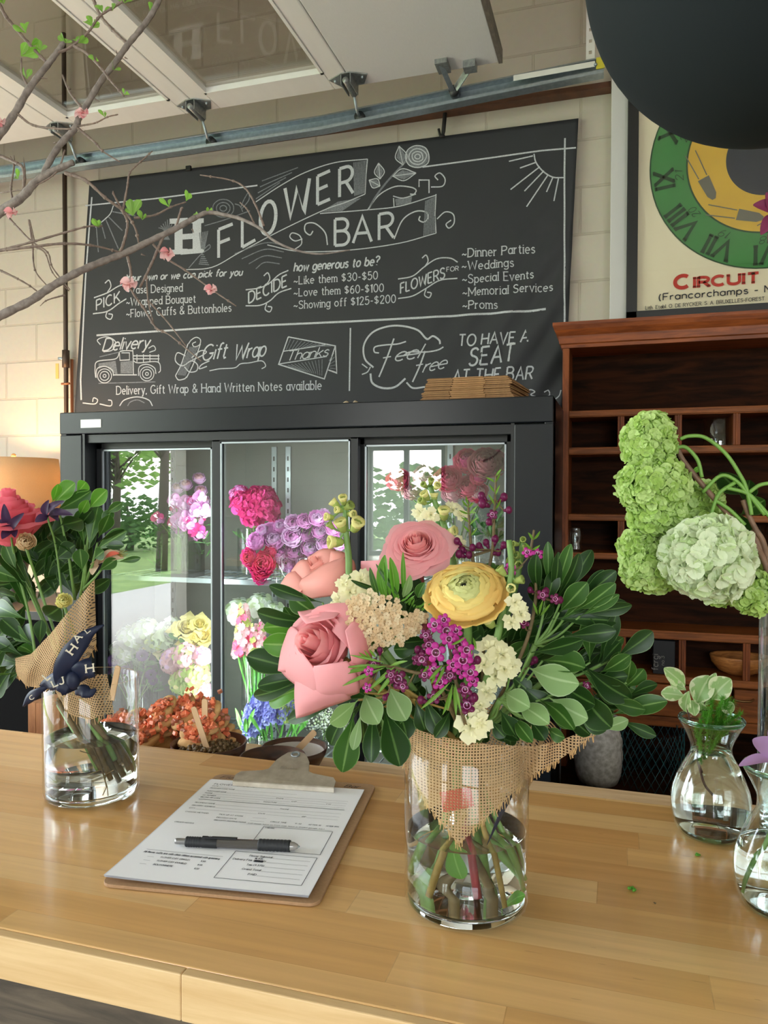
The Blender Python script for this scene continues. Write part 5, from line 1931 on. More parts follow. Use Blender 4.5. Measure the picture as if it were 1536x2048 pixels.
PINKS = [(540, 1060, 15), (560, 1052, 13), (583, 1046, 17), (604, 1042, 15), (626, 1036, 16), (642, 1030, 13), (516, 1082, 19), (549, 1080, 20), (580, 1075, 20), (606, 1068, 17), (632, 1062, 16),
         (557, 1108, 19), (586, 1104, 19), (613, 1096, 18), (640, 1088, 16), (572, 1130, 16), (600, 1126, 17), (641, 1115, 15), (657, 1058, 14), (668, 1085, 14), (525, 1060, 11), (622, 1122, 15)]
for i, (x, y, r) in enumerate(PINKS):
    p = atY(x, y, 2.83 + rk.uniform(-.02, .03))
    mm = [P_LIL, P_LIL] if i % 3 == 0 else ([P_LIL2, P_LIL] if i % 3 == 1 else [P_LIL, P_LIL2])
    stemmed('ranunculus', 'lilac pink ranunculus in the round bunch behind the middle cooler door', 'flower', 'lilac ranunculus in the cooler', bl_r, mm, p - V((0, px2m(r * -.6, p), px2m(r * .5, p))), px2m(r * 1.65, p), to_cam(p) + V(((x - 590) / 120, 0, .5)), jit(V((cv.x, cv.y, cv.z + .012))))
bl_h = simple_bloom_mb(rk, 24, 1.05)
for i, (x, y, r) in enumerate(((508, 1116, 17), (540, 1130, 22), (529, 1152, 16), (547, 1104, 12), (520, 1135, 15))):
    p = atY(x, y, 2.82)
    stemmed('carnation', 'hot pink bloom low on the left of the lilac bunch in the cooler', 'flower', 'hot pink blooms in the cooler', bl_h, [P_HOT, P_HOT if i % 2 else P_MAG], p, px2m(r * 1.6, p), to_cam(p) + V((-.5, 0, .1)), jit(V((cv.x, cv.y, cv.z + .012))))
bunch_leaves('flower_foliage', 'green leaves among the lilac ranunculus bunch in the cooler', [(545, 1100), (560, 1125), (600, 1110), (570, 1085), (640, 1100)], 2.87, 30, .05, .014, rk)
# lower middle: white hydrangeas, snapdragons, hyacinths
bl_w = floret_ball(rk, 70, .27, 4, (1, 1, .85), -.5, (0, 0, 1), cup=.12, core=1)
cv1, _, _ = vase_cyl(512, 1560, 1310, 58, 2.92, 'tall glass vase of bright green stems behind the middle cooler door')
for (x, y, r) in ((482, 1224, 27), (522, 1212, 25), (548, 1226, 22)):
    p = atY(x, y, 3.02)
    stemmed('hydrangea', 'white hydrangea head low behind the middle cooler door', 'flower', 'white hydrangeas behind the middle door', bl_w, [P_WHI, P_WGR], p, px2m(r, p), to_cam(p) + V((0, 0, .6)), jit(V((cv1.x, 2.92, cv1.z + .02)), .008), .003)


def spike(mb, a, b, r, n, k, fr, mis, rnd, taper=.45):
    for i in range(n):
        t = (i + .5) / n
        ang = i * 2.4
        c = V(a).lerp(V(b), t)
        x, y, d = frame(V(b) - V(a))
        o = x * math.cos(ang) + y * math.sin(ang)
        rr = r * (1 - (1 - taper) * t ** 1.5)
        floret(mb, axis_matrix(c + o * rr * .8, (o + d * .35).normalized(), 1, rnd.uniform(0, 6)), fr * (1 - .45 * t), k, .8, .45, rnd.choice(mis))


def spike_flower(name, label, group, x0, y0, x1, y1, rpx, Y, n, k, mats, mis, foot, stem_m, extra=0):
    a, b = atY(x0, y0, Y), atY(x1, y1, Y)
    t = thing(name, label, 'flower', foot, group)
    mb = MB()
    r = px2m(rpx, a)
    spike(mb, a, b, r, n, k, r * .62, mis, rk)
    mb.build('bloom', mats, t)
    MB().tube(cr([foot, (foot + a) / 2 + V((.004, 0, 0)), a, b], 4), [.006, .003], 7).build('stem', stem_m, t)


for i, (x, yb, yt, r) in enumerate(((486, 1300, 1210, 18), (508, 1312, 1250, 14), (476, 1310, 1262, 12), (522, 1290, 1240, 10))):
    spike_flower('snapdragon', 'pale pink snapdragon spike above the green stems behind the middle cooler door', 'pink snapdragons in the cooler', x, yb, x + 2, yt, r, 2.9, 40, 4, [P_PNK, P_GRN, P_ROS], (0, 0, 2, 1), V((cv1.x + rk.uniform(-.03, .03), 2.92, SH0 + .02)), L_LIME)
for k in range(16):
    xx = 484 + 3.4 * k
    q0, q1 = atY(xx + rk.uniform(-4, 4), 1310, 2.92), V((cv1.x + rk.uniform(-.04, .04), 2.92 + rk.uniform(-.03, .03), SH0 + .01))
    tag(MB().tube([q1, (q0 + q1) / 2, q0], .0038, 6).build('bare_stalk', L_LIME if k % 3 else M_STEMG, loc=q1), 'bright green stem standing in the tall vase behind the middle cooler door', 'stem', 'green stems in the tall cooler vase')
cv2, _, _ = vase_cyl(552, 1600, 1462, 84, 2.86, 'wide glass vase of blue hyacinths at the foot of the middle cooler door')
for i, (x, yb, yt, r) in enumerate(((500, 1466, 1410, 17), (522, 1448, 1390, 19), (512, 1424, 1392, 15), (540, 1440, 1398, 15), (566, 1440, 1405, 13), (588, 1432, 1404, 12), (604, 1428, 1398, 12))):
    spike_flower('hyacinth', 'blue violet hyacinth low behind the middle cooler door', 'blue hyacinths in the cooler', x, yb, x, yt, r, 2.85 + .015 * (i % 3), 46, 5, [P_BLU, P_BLU2, P_GRN], (0, 0, 1, 1, 0) if i < 4 else (0, 1, 2), V((cv2.x + (x - 560) * .0012, 2.87, SH0 + .02)), L_LIME)
bunch_leaves('flower_foliage', 'upright green hyacinth leaves at the foot of the middle cooler door', [(500, 1480), (530, 1480), (560, 1470), (590, 1470)], 2.87, 26, .12, .016, rk, [L_LIME], up=3)
p = atY(640, 1440, 2.95)
cv3, _, _ = vase_cyl(650, 1600, 1465, 60, 2.95, 'glass vase with white lace flowers beside the hyacinths in the cooler')
bl_l = floret_ball(rk, 90, .09, 5, (1, .8, .5), -.3, (0, 0, 1), jitter=.14)
for (x, y, r) in ((632, 1440, 26), (665, 1448, 26), (650, 1425, 18)):
    p = atY(x, y, 2.95)
    stemmed('lace_flower', 'white lace flower low behind the middle cooler door, beside the hyacinths', 'flower', 'white lace flowers in the cooler', bl_l, [P_WHI, P_WGR], p, px2m(r, p), to_cam(p) + V((0, 0, .7)), jit(V((cv3.x, 2.95, SH0 + .02)), .01))

# --- left door
cq = atY(366, 1150, 2.86)
qw = px2m(62, cq) / 2
qh = atY(366, 1066, 2.86).z - SH1
sv = thing('square_vase', 'square dark glass vase of lilac sweet peas behind the left cooler door', 'vase', (cq.x, 2.86, SH1))
MB().box(cq.x - qw, cq.x + qw, 2.86 - qw, 2.86 + qw, SH1 + .001, SH1 + .02).build('base', mat('dark_glass_base', rgb(40, 44, 46), .2), sv, smooth=False)
vb = MB()
for q in ((-qw, qw, -qw, -qw + .002), (-qw, qw, qw - .002, qw), (-qw, -qw + .002, -qw, qw), (qw - .002, qw, -qw, qw)):
    vb.box(cq.x + q[0], cq.x + q[1], 2.86 + q[2], 2.86 + q[3], SH1 + .02, SH1 + qh)
vb.build('glass', thin_glass('smoky_glass', (.62, .66, .66, 1), boost=2), sv, smooth=False)
bl_s = floret_ball(rk, 12, .75, 4, (1, 1, 1), -.6, (0, 1, 0), cup=.45, jitter=.2)
for i in range(26):
    x, y = rk.gauss(370, 24), rk.gauss(1032, 22)
    x = min(408, x)
    p = atY(x, min(1064, y), 2.85 + rk.uniform(-.03, .04))
    stemmed('sweet_pea', 'lilac sweet pea in the square vase behind the left cooler door', 'flower', 'lilac sweet peas in the cooler', bl_s, [P_LIL, P_LIL2] if i % 3 else [P_MAG, P_LIL], p, px2m(rk.uniform(8, 12), p), to_cam(p) + V((rk.uniform(-.8, .8), 0, .6)), jit(V((cq.x, 2.86, SH1 + .025)), .02))
for (x, y) in ((355, 985), (372, 978), (398, 965), (402, 990), (408, 1010)):
    p = atY(x, y, 3.0)
    stemmed('tulip', 'pale pink bloom standing high at the back of the left cooler door', 'flower', 'pale pink blooms high in the cooler', bl_r, [P_PNK, P_LIL2], p, px2m(20, p), to_cam(p) + V((0, 0, 1)), jit(V((cq.x + .02, 2.95, SH1 + .004)), .02))
bunch_leaves('flower_foliage', 'feathery dark greenery round the square vase behind the left cooler door', [(300, 1075), (310, 1100), (325, 1060), (315, 1125), (410, 1085), (405, 1110), (400, 1060), (345, 1055)], 2.9, 150, .045, .006, rk, spread=.03)
cvl, _, _ = vase_cyl(270, 1560, 1345, 90, 2.93, 'glass vase of white hydrangeas low behind the left cooler door')
for i, (x, y, r) in enumerate(((246, 1302, 24), (262, 1276, 25), (292, 1262, 25), (308, 1284, 19), (236, 1320, 16), (276, 1300, 20))):
    p = atY(x, y, 2.9 + rk.uniform(-.02, .02))
    stemmed('hydrangea', 'white hydrangea head low behind the left cooler door', 'flower', 'white hydrangeas behind the left door', bl_w, [P_WHI, P_WGR] if i != 3 else [P_WGR, P_GRN], p, px2m(r, p), to_cam(p) + V((-.2, 0, .5)), jit(V((cvl.x, 2.93, SH0 + .02)), .02), .003)
cvr, _, _ = vase_cyl(372, 1560, 1398, 70, 2.84, 'glass vase of pink and lime hydrangeas low behind the left cooler door')
bl_y = rose_mb(rk, 10, .8, outer=4)
cvy, _, _ = vase_cyl(372, 1560, 1330, 60, 3.0, 'glass vase of pale yellow roses low behind the left cooler door')
for (x, y, r, mm) in ((318, 1288, 16, P_CRM), (374, 1252, 21, P_CRM), (346, 1262, 20, P_WGR), (389, 1278, 19, P_YEL), (408, 1268, 16, P_YEL), (352, 1284, 18, P_WGR), (400, 1245, 15, P_CRM), (338, 1250, 14, P_WHI)):
    p = atY(x, y, 2.93)
    stemmed('garden_rose', 'pale yellow rose behind the left cooler door', 'flower', 'pale yellow roses in the cooler', bl_y, [mm, mm, mm, M_STEMG], p - V((0, 0, px2m(r * .5, p))), px2m(r * 1.45, p), to_cam(p) + V((0, 0, .5)), jit(V((cvy.x, 3.0, SH0 + .02)), .02))
bl_g = floret_ball(rk, 80, .25, 4, (1, 1, .9), -.6, (0, 0, 1), cup=.12, core=1)
for (x, y, r, m1, m2) in ((346, 1322, 24, P_PNK, P_LIL2), (372, 1312, 25, P_PNK, P_GRN), (390, 1345, 29, P_GRN, P_PNK), (404, 1312, 18, P_PNK, P_LIL2), (364, 1362, 24, P_GRN, P_CRM), (404, 1380, 18, P_PNK, P_LIL2), (384, 1374, 22, P_GRN, P_CRM)):
    p = atY(x, y, 2.82 + rk.uniform(-.02, .02))
    stemmed('hydrangea', 'pink and lime hydrangea head low at the right of the left cooler door', 'flower', 'pink and lime hydrangeas in the cooler', bl_g, [m1, m2], p, px2m(r, p), to_cam(p) + V((.1, 0, .4)), jit(V((cvr.x, 2.84, SH0 + .02)), .02), .003)
bl_a = MB()
for i in range(12):
    petal(bl_a, i * 2.4, .5, .1, .85, .35, .1, 0, nu=6, nv=5)
bl_a.ball((0, 0, .2), .2, 7, 1)
for (x, y, r) in ((284, 1312, 13), (302, 1350, 12), (226, 1322, 13), (216, 1340, 11), (306, 1362, 10), (250, 1340, 10)):
    p = atY(x, y, 2.83)
    stemmed('anemone', 'deep purple anemone low behind the left cooler door', 'flower', 'purple anemones in the cooler', bl_a, [P_PUR, M_DARK], p, px2m(r, p), to_cam(p) + V((0, 0, .3)), jit(V((cvl.x, 2.9, SH0 + .02)), .02))
bunch_leaves('flower_foliage', 'green leaves between the hydrangeas behind the left cooler door', [(300, 1310), (290, 1340), (270, 1330), (320, 1330), (320, 1370), (300, 1380), (340, 1290), (370, 1285)], 2.92, 80, .06, .02, rk)

# --- right door
cvp, _, _ = vase_cyl(920, 1150, 1060, 120, 2.95, 'glass vase of pink blooms on the top shelf behind the right cooler door', z=SH1)
bl_p = simple_bloom_mb(rk, 26, 1.05)
for i, (x, y, r, m1) in enumerate(((930, 934, 25, P_MAG), (968, 940, 30, P_DUS), (895, 970, 26, P_ROS), (846, 962, 23, P_PNK), (798, 970, 22, P_ROS), (940, 985, 24, P_ROS), (985, 938, 26, P_DUS), (908, 995, 20, P_PNK), (960, 995, 20, P_PNK), (820, 990, 18, P_PNK), (958, 962, 16, P_MAG))):
    p = atY(x, y, 2.93 + rk.uniform(-.04, .04))
    stemmed('peony', 'big pink bloom on the top shelf behind the right cooler door', 'flower', 'pink blooms behind the right door', bl_p, [m1, m1 if i % 2 else P_ROS], p, px2m(r * 1.5, p), to_cam(p) + V((rk.uniform(-.3, .3), 0, .5)), jit(V((cvp.x, 2.95, SH1 + .015)), .03), .0025)
bunch_leaves('flower_foliage', 'dark green leaves behind the right cooler door', [(985, 1050), (975, 1070), (990, 1080), (960, 1060), (900, 1040), (870, 1050)], 2.92, 46, .06, .02, rk)
cvw, _, _ = vase_cyl(960, 1560, 1300, 80, 2.9, 'tall glass vase low behind the right cooler door')

# ------------------------------------------------------------------ food on the ledge behind the counter
M_BREAD = mat('toasted_bread', rgb(228, 186, 126), .8, var=.7, vscale=45, vcol=rgb(190, 138, 82), bump=.4, bscale=120)
M_TOM = mat('tomato', rgb(234, 116, 78), .3, var=.6, vscale=90, vcol=rgb(240, 156, 112))
M_OLIVE = mat('onion_bits', rgb(186, 112, 88), .4, var=.5, vscale=90, vcol=rgb(126, 96, 60))
M_TAPEN = mat('tapenade', rgb(124, 100, 62), .5, var=.9, vscale=150, vcol=rgb(84, 62, 38))
rb_ = random.Random(9)
c = atZ(300, 1470, LZ)
board = tag(MB().box(atY(150, 1440, 1.3).x, atY(452, 1470, 1.2).x, 1.10, 1.345, LZ + .0003, LZ + .014).build('serving_board', wood('board_wood', rgb(226, 200, 160), rgb(206, 174, 130), 5, (1, 10, 10), .6), smooth=False, bevel=.003, loc=(-.7, 1.22, LZ)),
            'pale wooden board under the heap of bruschetta on the ledge', 'board')
lay_ = []
for row, (y, n, xa, xb) in enumerate(((1482, 9, 190, 450), (1466, 9, 205, 444), (1450, 8, 225, 438), (1436, 6, 270, 428), (1424, 4, 322, 416), (1414, 3, 336, 400))):
    for k in range(n):
        lay_.append((xa + (xb - xa) * k / (n - 1), y, row, k, n))
ORD = ['first', 'second', 'third', 'fourth', 'fifth', 'sixth', 'seventh', 'eighth', 'ninth']
ROWN = ['bottom', 'second', 'third', 'fourth', 'fifth', 'topmost']
for (x, y, row, k, n) in lay_:
    Yb = 1.165 + .030 * (k % 3) + .012 * row
    p = atY(x + rb_.uniform(-6, 6), y + rb_.uniform(-3, 3), Yb)
    b = thing('bruschetta', 'bruschetta slice with chopped tomato, %s from the left in the %s layer of the heap' % (ORD[k], ROWN[row]), 'bruschetta', p, 'bruschetta heaped on the board')
    tilt = V((rb_.uniform(-.45, .45), -.5 + rb_.uniform(-.35, .2), 1)).normalized()
    M = axis_matrix(p, tilt, 1, rb_.uniform(0, 3))
    MB().lathe([(1e-4, -.005), (.019, -.005), (.022, 0), (.020, .004), (1e-4, .005)], 18, M=M @ Matrix.Diagonal((1.35, .85, 1, 1))).build('bread', M_BREAD, b)
    tp = MB()
    for q_ in range(30 if row > 0 else 14):
        q = V((rb_.gauss(0, .012), rb_.gauss(0, .008), .006 + rb_.uniform(0, .008)))
        s = rb_.uniform(.0028, .0056)
        a3 = V((rb_.uniform(-1, 1), rb_.uniform(-1, 1), rb_.uniform(-1, 1))).normalized()
        tp.box(-s, s, -s * .8, s * .8, -s * .6, s * .6, q_ % 5 // 3 if q_ % 5 != 4 else 2, M=M @ axis_matrix(q, a3))
    tp.build('topping', [M_TOM, M_OLIVE, mat('pale_tomato', rgb(226, 132, 84), .3)], b, smooth=False, bevel=.0008)


def bowl(name, label, px, pyrim, wpx, Y, mats, deep=.05):
    c = atY(px, pyrim, Y)
    R_ = px2m(wpx, c) / 2
    zb = LZ + .0006
    h = c.z - zb
    t = thing(name, label, 'bowl', (c.x, Y, zb))
    MB().lathe([(1e-4, 0), (R_ * .5, 0), (R_ * .78, h * .3), (R_ * .94, h * .7), (R_, h), (R_ * .955, h), (R_ * .88, h * .7), (R_ * .7, h * .34), (R_ * .4, h * .16), (1e-4, h * .12)], 48, loc=(c.x, Y, zb)).build('shell', mats, t)
    return t, V((c.x, Y, zb)), R_, h


M_BOWL = wood('dark_bowl_wood', rgb(92, 52, 36), rgb(58, 32, 24), 9, (4, 4, 12), .35, coat=.2)
t, c, R_, h = bowl('serving_bowl', 'dark wooden bowl heaped with chopped olive tapenade, nearest the bruschetta', 418, 1484, 150, 1.165, M_BOWL)
fl = MB().grid(lambda u, v: V((c.x + R_ * .86 * v * math.cos(2 * PI * u), c.y + R_ * .86 * v * math.sin(2 * PI * u), c.z + h * .78 + .012 * (1 - v * v) + .004 * noise.noise(V((u * 9, v * 9, 2))))), 32, 10, wrap=True)
for k in range(170):
    a, r = rb_.uniform(0, 6.28), R_ * .84 * math.sqrt(rb_.random())
    fl.ball((c.x + r * math.cos(a), c.y + r * math.sin(a), c.z + h * .80 + .012 * (1 - (r / R_) ** 2)), rb_.uniform(.002, .0045), 5)
tg = tag(fl.build('tapenade', M_TAPEN, loc=c + V((0, 0, h * .7))), 'coarse brown green tapenade filling the nearest wooden bowl', 'food')
t, c2, R2_, h2 = bowl('serving_bowl', 'low empty dark wooden bowl just behind the clipboard clip', 545, 1512, 132, 1.14, M_BOWL)
t, c3, R3_, h3 = bowl('serving_bowl', 'dark wooden bowl with a pale dip, half hidden by the drooping leaf', 588, 1494, 134, 1.265, M_BOWL)
dp = MB().lathe([(1e-4, h3 * .55), (R3_ * .5, h3 * .56), (R3_ * .8, h3 * .62), (R3_ * .9, h3 * .82)], 40, loc=c3)
tag(dp.build('dip', mat('pale_dip', rgb(206, 200, 198), .3), loc=c3 + V((0, 0, h3 * .5))), 'pale creamy dip smeared inside the right wooden bowl', 'food')
M_STICK = mat('birch_stick', rgb(222, 184, 140), .7, var=.3, vscale=60, vcol=rgb(206, 164, 118))
for k, (x0, y0, x1, y1, Y0, Y1, lab) in enumerate(((414, 1500, 386, 1414, 1.15, 1.14, 'wooden serving stick leaning left in the tapenade bowl'), (409, 1470, 409, 1398, 1.19, 1.19, 'upright wooden serving stick standing in the bruschetta'),
                                                   (590, 1505, 630, 1463, 1.25, 1.24, 'wooden serving stick leaning right in the pale dip'), (222, 1400, 236, 1332, 1.25, 1.25, 'wooden serving stick behind the left glass vase'))):
    a, b = atY(x0, y0, Y0), atY(x1, y1, Y1)
    sw = px2m(6.5, a)
    up = (b - a).normalized()
    sd = up.cross(V((0, -1, 0))).normalized()
    out = [a + sd * sw, b + sd * sw * .95 - up * sw * .5, b + sd * sw * .5, b - sd * sw * .5, b - sd * sw * .95 - up * sw * .5, a - sd * sw]
    tag(MB().prism(out, (0, .0018, 0)).build('serving_stick', M_STICK, smooth=False, loc=a), lab, 'stick', 'wooden serving sticks')
cx0, cx1 = atY(77, 1430, 1.3).x, atY(140, 1430, 1.3).x
cz0, cz1 = LZ + .0005, atY(90, 1398, 1.3).z
cr8 = thing('wooden_crate', 'small slatted wooden crate behind the left glass vase', 'crate', (cx0, 1.3, LZ))
for k in range(4):
    xa = cx0 + (cx1 - cx0) * k / 4
    MB().box(xa + .0006, xa + (cx1 - cx0) / 4 - .0006, 1.27, 1.276, cz0, cz1).build('slat', wood('crate_wood', rgb(196, 138, 92), rgb(164, 108, 68), 8, (8, 8, 1), .6), cr8, smooth=False)
MB().box(cx0, cx1, 1.276, 1.345, cz0, cz1 - .002).build('box', MATS['crate_wood'], cr8, smooth=False)

# ------------------------------------------------------------------ vases on the counter
M_WATER = real_glass('water', (.97, .985, .98, 1), 1.333)
M_BASEG = real_glass('thick_glass', (.96, .985, .98, 1), 1.45)
G_MAIN = thin_glass('vase_glass', (.975, .985, .985, 1), boost=.65)
rf = random.Random(33)


def big_vase(name, label, c, r, h, wl):
    t = thing(name, label, 'vase', c)
    c = V(c)
    MB().lathe([(r - .008, .0008), (r - .002, .003), (r, .010), (r, h - .0015), (r - .0012, h), (r - .0026, h - .0015), (r - .0026, .014)], 72, loc=c).build('glass_wall', G_MAIN, t)
    MB().lathe([(1e-4, .0012), (r - .009, .0012), (r - .004, .004), (r - .0032, .009), (r - .004, .0125), (1e-4, .0125)], 72, loc=c).build('glass_base', M_BASEG, t)
    MB().lathe([(1e-4, .0135), (r - .0034, .0135), (r - .0031, .016), (r - .0031, wl + .0006), (r - .0048, wl), (1e-4, wl)], 72, loc=c).build('water', M_WATER, t)
    return t


VC = V((-.1415, .736, CT))                     # centre vase
VL = V((-.671, .854, CT))                      # left vase
VR_, VH = .0607, .157
big_vase('cylinder_vase', 'clear cylinder vase of water holding the big pink and yellow bouquet', VC, VR_, VH, .073)
big_vase('cylinder_vase', 'clear cylinder vase of water on the left holding the burlap wrapped bouquet', VL, VR_, VH, .079)


def cyl_front(px, py, c, r):
    """Nearest point of the ray with an upright cylinder, or the closest approach."""
    d = ray(px, py)
    ox, oy = EYE.x - c.x, EYE.y - c.y
    A, B, C_ = d.x ** 2 + d.y ** 2, 2 * (ox * d.x + oy * d.y), ox * ox + oy * oy - r * r
    D = B * B - 4 * A * C_
    t = (-B - math.sqrt(D)) / (2 * A) if D > 0 else -B / (2 * A)
    return EYE + d * t


# ------------------------------------------------------------------ burlap
def weave(name, c1, c2, pitch=.0028, hole=.255):
    m = bpy.data.materials.new(name)
    m.use_nodes = True
    nt = m.node_tree
    nd, lk = nt.nodes, nt.links
    p = nd['Principled BSDF']
    p.inputs['Roughness'].default_value = .95
    p.inputs['Specular IOR Level'].default_value = .1
    out = nd['Material Output']
    uv = nd.new('ShaderNodeUVMap')
    nz = nd.new('ShaderNodeTexNoise')
    nz.inputs['Scale'].default_value = 55
    lk.new(uv.outputs[0], nz.inputs['Vector'])
    wob = nd.new('ShaderNodeVectorMath')
    wob.operation = 'MULTIPLY_ADD'
    lk.new(nz.outputs['Color'], wob.inputs[0])
    wob.inputs[1].default_value = (pitch * .7,) * 3
    lk.new(uv.outputs[0], wob.inputs[2])
    sp = nd.new('ShaderNodeSeparateXYZ')
    lk.new(wob.outputs[0], sp.inputs[0])

    def m_(op, a, b=None):
        n = nd.new('ShaderNodeMath')
        n.operation = op
        for i, q in enumerate((a, b)):
            if q is None:
                continue
            if isinstance(q, (int, float)):
                n.inputs[i].default_value = q
            else:
                lk.new(q, n.inputs[i])
        return n.outputs[0]
    ds, hs = [], []
    for o in (0, 1):
        q = m_('DIVIDE', sp.outputs[o], pitch)
        f = m_('ABSOLUTE', m_('SUBTRACT', m_('FRACT', q), .5))      # 0 on the thread, .5 in the gap
        ds.append(f)
    gap = m_('MINIMUM', ds[0], ds[1])
    hol = m_('GREATER_THAN', gap, hole)
    n2 = nd.new('ShaderNodeTexNoise')
    n2.inputs['Scale'].default_value = 1 / pitch * .8
    lk.new(uv.outputs[0], n2.inputs['Vector'])
    mx = nd.new('ShaderNodeMix')
    mx.data_type = 'RGBA'
    mx.inputs[6].default_value = c1
    mx.inputs[7].default_value = c2
    lk.new(n2.outputs[0], mx.inputs[0])
    lk.new(mx.outputs[2], p.inputs['Base Color'])
    bp_ = nd.new('ShaderNodeBump')
    bp_.inputs['Strength'].default_value = .8
    bp_.inputs['Distance'].default_value = .0006
    lk.new(m_('SUBTRACT', .5, gap), bp_.inputs['Height'])
    lk.new(bp_.outputs[0], p.inputs['Normal'])
    tl = nd.new('ShaderNodeBsdfTranslucent')
    tl.inputs[0].default_value = c1
    m0 = nd.new('ShaderNodeMixShader')
    m0.inputs[0].default_value = .2
    lk.new(p.outputs[0], m0.inputs[1])
    lk.new(tl.outputs[0], m0.inputs[2])
    tr = nd.new('ShaderNodeBsdfTransparent')
    ms = nd.new('ShaderNodeMixShader')
    lk.new(hol, ms.inputs[0])
    lk.new(m0.outputs[0], ms.inputs[1])
    lk.new(tr.outputs[0], ms.inputs[2])
    lk.new(ms.outputs[0], out.inputs[0])
    MATS[name] = m
    return m


M_BURLAP = weave('burlap', rgb(214, 182, 140), rgb(184, 150, 110))
M_THREAD = mat('jute_thread', rgb(206, 168, 116), .9)


def interp(tab, s):
    for i in range(len(tab) - 1):
        if tab[i][0] <= s <= tab[i + 1][0]:
            t = (s - tab[i][0]) / (tab[i + 1][0] - tab[i][0] + 1e-9)
            return tuple(a + (b - a) * t for a, b in zip(tab[i][1:], tab[i + 1][1:]))
    return tab[-1][1:] if s > tab[0][0] else tab[0][1:]


def uvmeters(mb, rot=.0):
    """Lay a grid's UV out in metres along its two directions (for an even weave)."""
    c, s_ = math.cos(rot), math.sin(rot)
    o = mb.v[0]
    ex = V((_r.x, _r.y, 0)).normalized()
    acc = []
    for p in mb.v:
        a, b = (p - o).dot(ex) + .6 * (p.y - o.y) * .0, p.z - o.z
        acc.append((a * c - b * s_, a * s_ + b * c))
    mb.uv = acc


wrap = thing('burlap_wrap', 'frayed burlap square wrapped round the centre bouquet, its corner pointing down into the vase', 'burlap', VC + V((0, 0, .16)))
TOPB = [(0, 798, 1432), (.12, 840, 1462), (.3, 905, 1478), (.5, 985, 1490), (.7, 1070, 1492), (.85, 1130, 1478), (1, 1198, 1448)]
BOTB = [(0, 800, 1520), (.12, 850, 1606), (.3, 917, 1690), (.5, 990, 1620), (.7, 1058, 1556), (.85, 1130, 1512), (1, 1200, 1462)]


def burl(u, v):
    xt, yt = interp(TOPB, u)
    xb, yb_ = interp(BOTB, u)
    x, y = xt + (xb - xt) * v, yt + (yb_ - yt) * v
    x += 2.2 * math.sin(u * 21) * (1 - v)
    r = .0545 if y > 1492 else .0545 + (1492 - y) / 1528 * .5
    p = cyl_front(x, y, VC, r)
    if x > 1056:
        k = min(1, (x - 1056) / 140)
        p = atY(x, y, .735 + .02 * k + .006 * math.sin(u * 40))
    return p


bb = MB().grid(burl, 60, 26)
uvmeters(bb)
bb.build('front_cloth', M_BURLAP, wrap)
# back of the wrap, seen through the weave
TB2 = [(0, 800, 1436), (.5, 930, 1470), (1, 1190, 1450)]
b2 = MB().grid(lambda u, v: VC + V((math.cos(PI * (1 - u) * 1.0) * (.052 + .035 * (1 - v)), math.sin(PI * u) * (.052 + .03 * (1 - v)), .10 + .075 * (1 - v))), 40, 12)
uvmeters(b2, .4)
b2.build('back_cloth', M_BURLAP, wrap)
fr = MB()
for i in range(110):
    u = rf.random()
    p = burl(u, 1)
    q = burl(u, .97)
    d = (p - q).normalized() + V((rf.uniform(-.35, .35), rf.uniform(-.1, .1), rf.uniform(-.35, .1)))
    fr.tube([q, p, p + d * rf.uniform(.0015, .006)], .0005, 4)
fr.build('frayed_threads', M_THREAD, wrap)
sm = MB().grid(lambda u, v: cyl_front(885 + 62 * u + 8 * v - 6, 1585 + 40 * v - 12 * u, VC, .0552), 8, 6)
uvmeters(sm)
sm.build('red_stamp', weave('burlap_red', rgb(206, 116, 92), rgb(180, 92, 72)), wrap)

# ------------------------------------------------------------------ stems of the centre bouquet
BIND = VC + V((0, 0, .135))


def stem_path(top, end, k=0.0):
    """From a bloom through the tie point to the cut end in the water."""
    top = V(top)
    b = BIND + V((rf.uniform(-.016, .016), rf.uniform(-.014, .014), rf.uniform(-.008, .012)))
    if end is None:                             # short stems end in the tie
        return cr([top, top.lerp(b, .5), b, b + V((rf.uniform(-.006, .006), rf.uniform(-.004, .01), -.03))], 6)
    end = V(end)
    return cr([top, top.lerp(b, .5) + V((rf.uniform(-.006, .006), rf.uniform(-.004, .004), 0)), b, end], 6)


def wend(px, py, dy=0.0):
    """Point in the water of the centre vase under a pixel, dy behind the middle."""
    return atY(px, py, VC.y + dy)


P_SAL = petalmat('rose_salmon', rgb(250, 176, 180), .38, rough=.6)
P_SAL2 = petalmat('rose_salmon_outer', rgb(250, 184, 188), .36, rough=.6)
P_SALD = petalmat('rose_salmon_heart', rgb(252, 186, 186), .42, rough=.6)
ROSE_M = [P_SALD, P_SAL, P_SAL2, M_STEMG]


def full_rose(label, px, py, Y, axis, rpx, mb, end, stem_m, spin=0.0, mats=None):
    p = atY(px, py, Y)
    ax = V(axis).normalized()
    R_ = px2m(rpx, p)
    base = p - ax * R_ * .62
    t = thing('rose', label, 'rose', base, 'salmon pink roses in the centre bouquet')
    place(mb, 'bloom', mats or ROSE_M, t, base, ax, R_, spin)
    MB().tube(stem_path(base, end), .0034, 8).build('stem', stem_m, t)
    return t, base, ax, R_


r1 = rose_mb(random.Random(3), 14, .74, .1, 0, (0, 1, 2))
t, b_, ax_, R_ = full_rose('salmon pink rose with swept back pointed petals, lowest and nearest in the centre bouquet', 636, 1290, .645, (-.20, -.93, .38), 112, r1, wend(867, 1790, -.03), M_STEMGOLD, 1.0)
# its swept-back outer petals, each a broad sheet
op = MB()


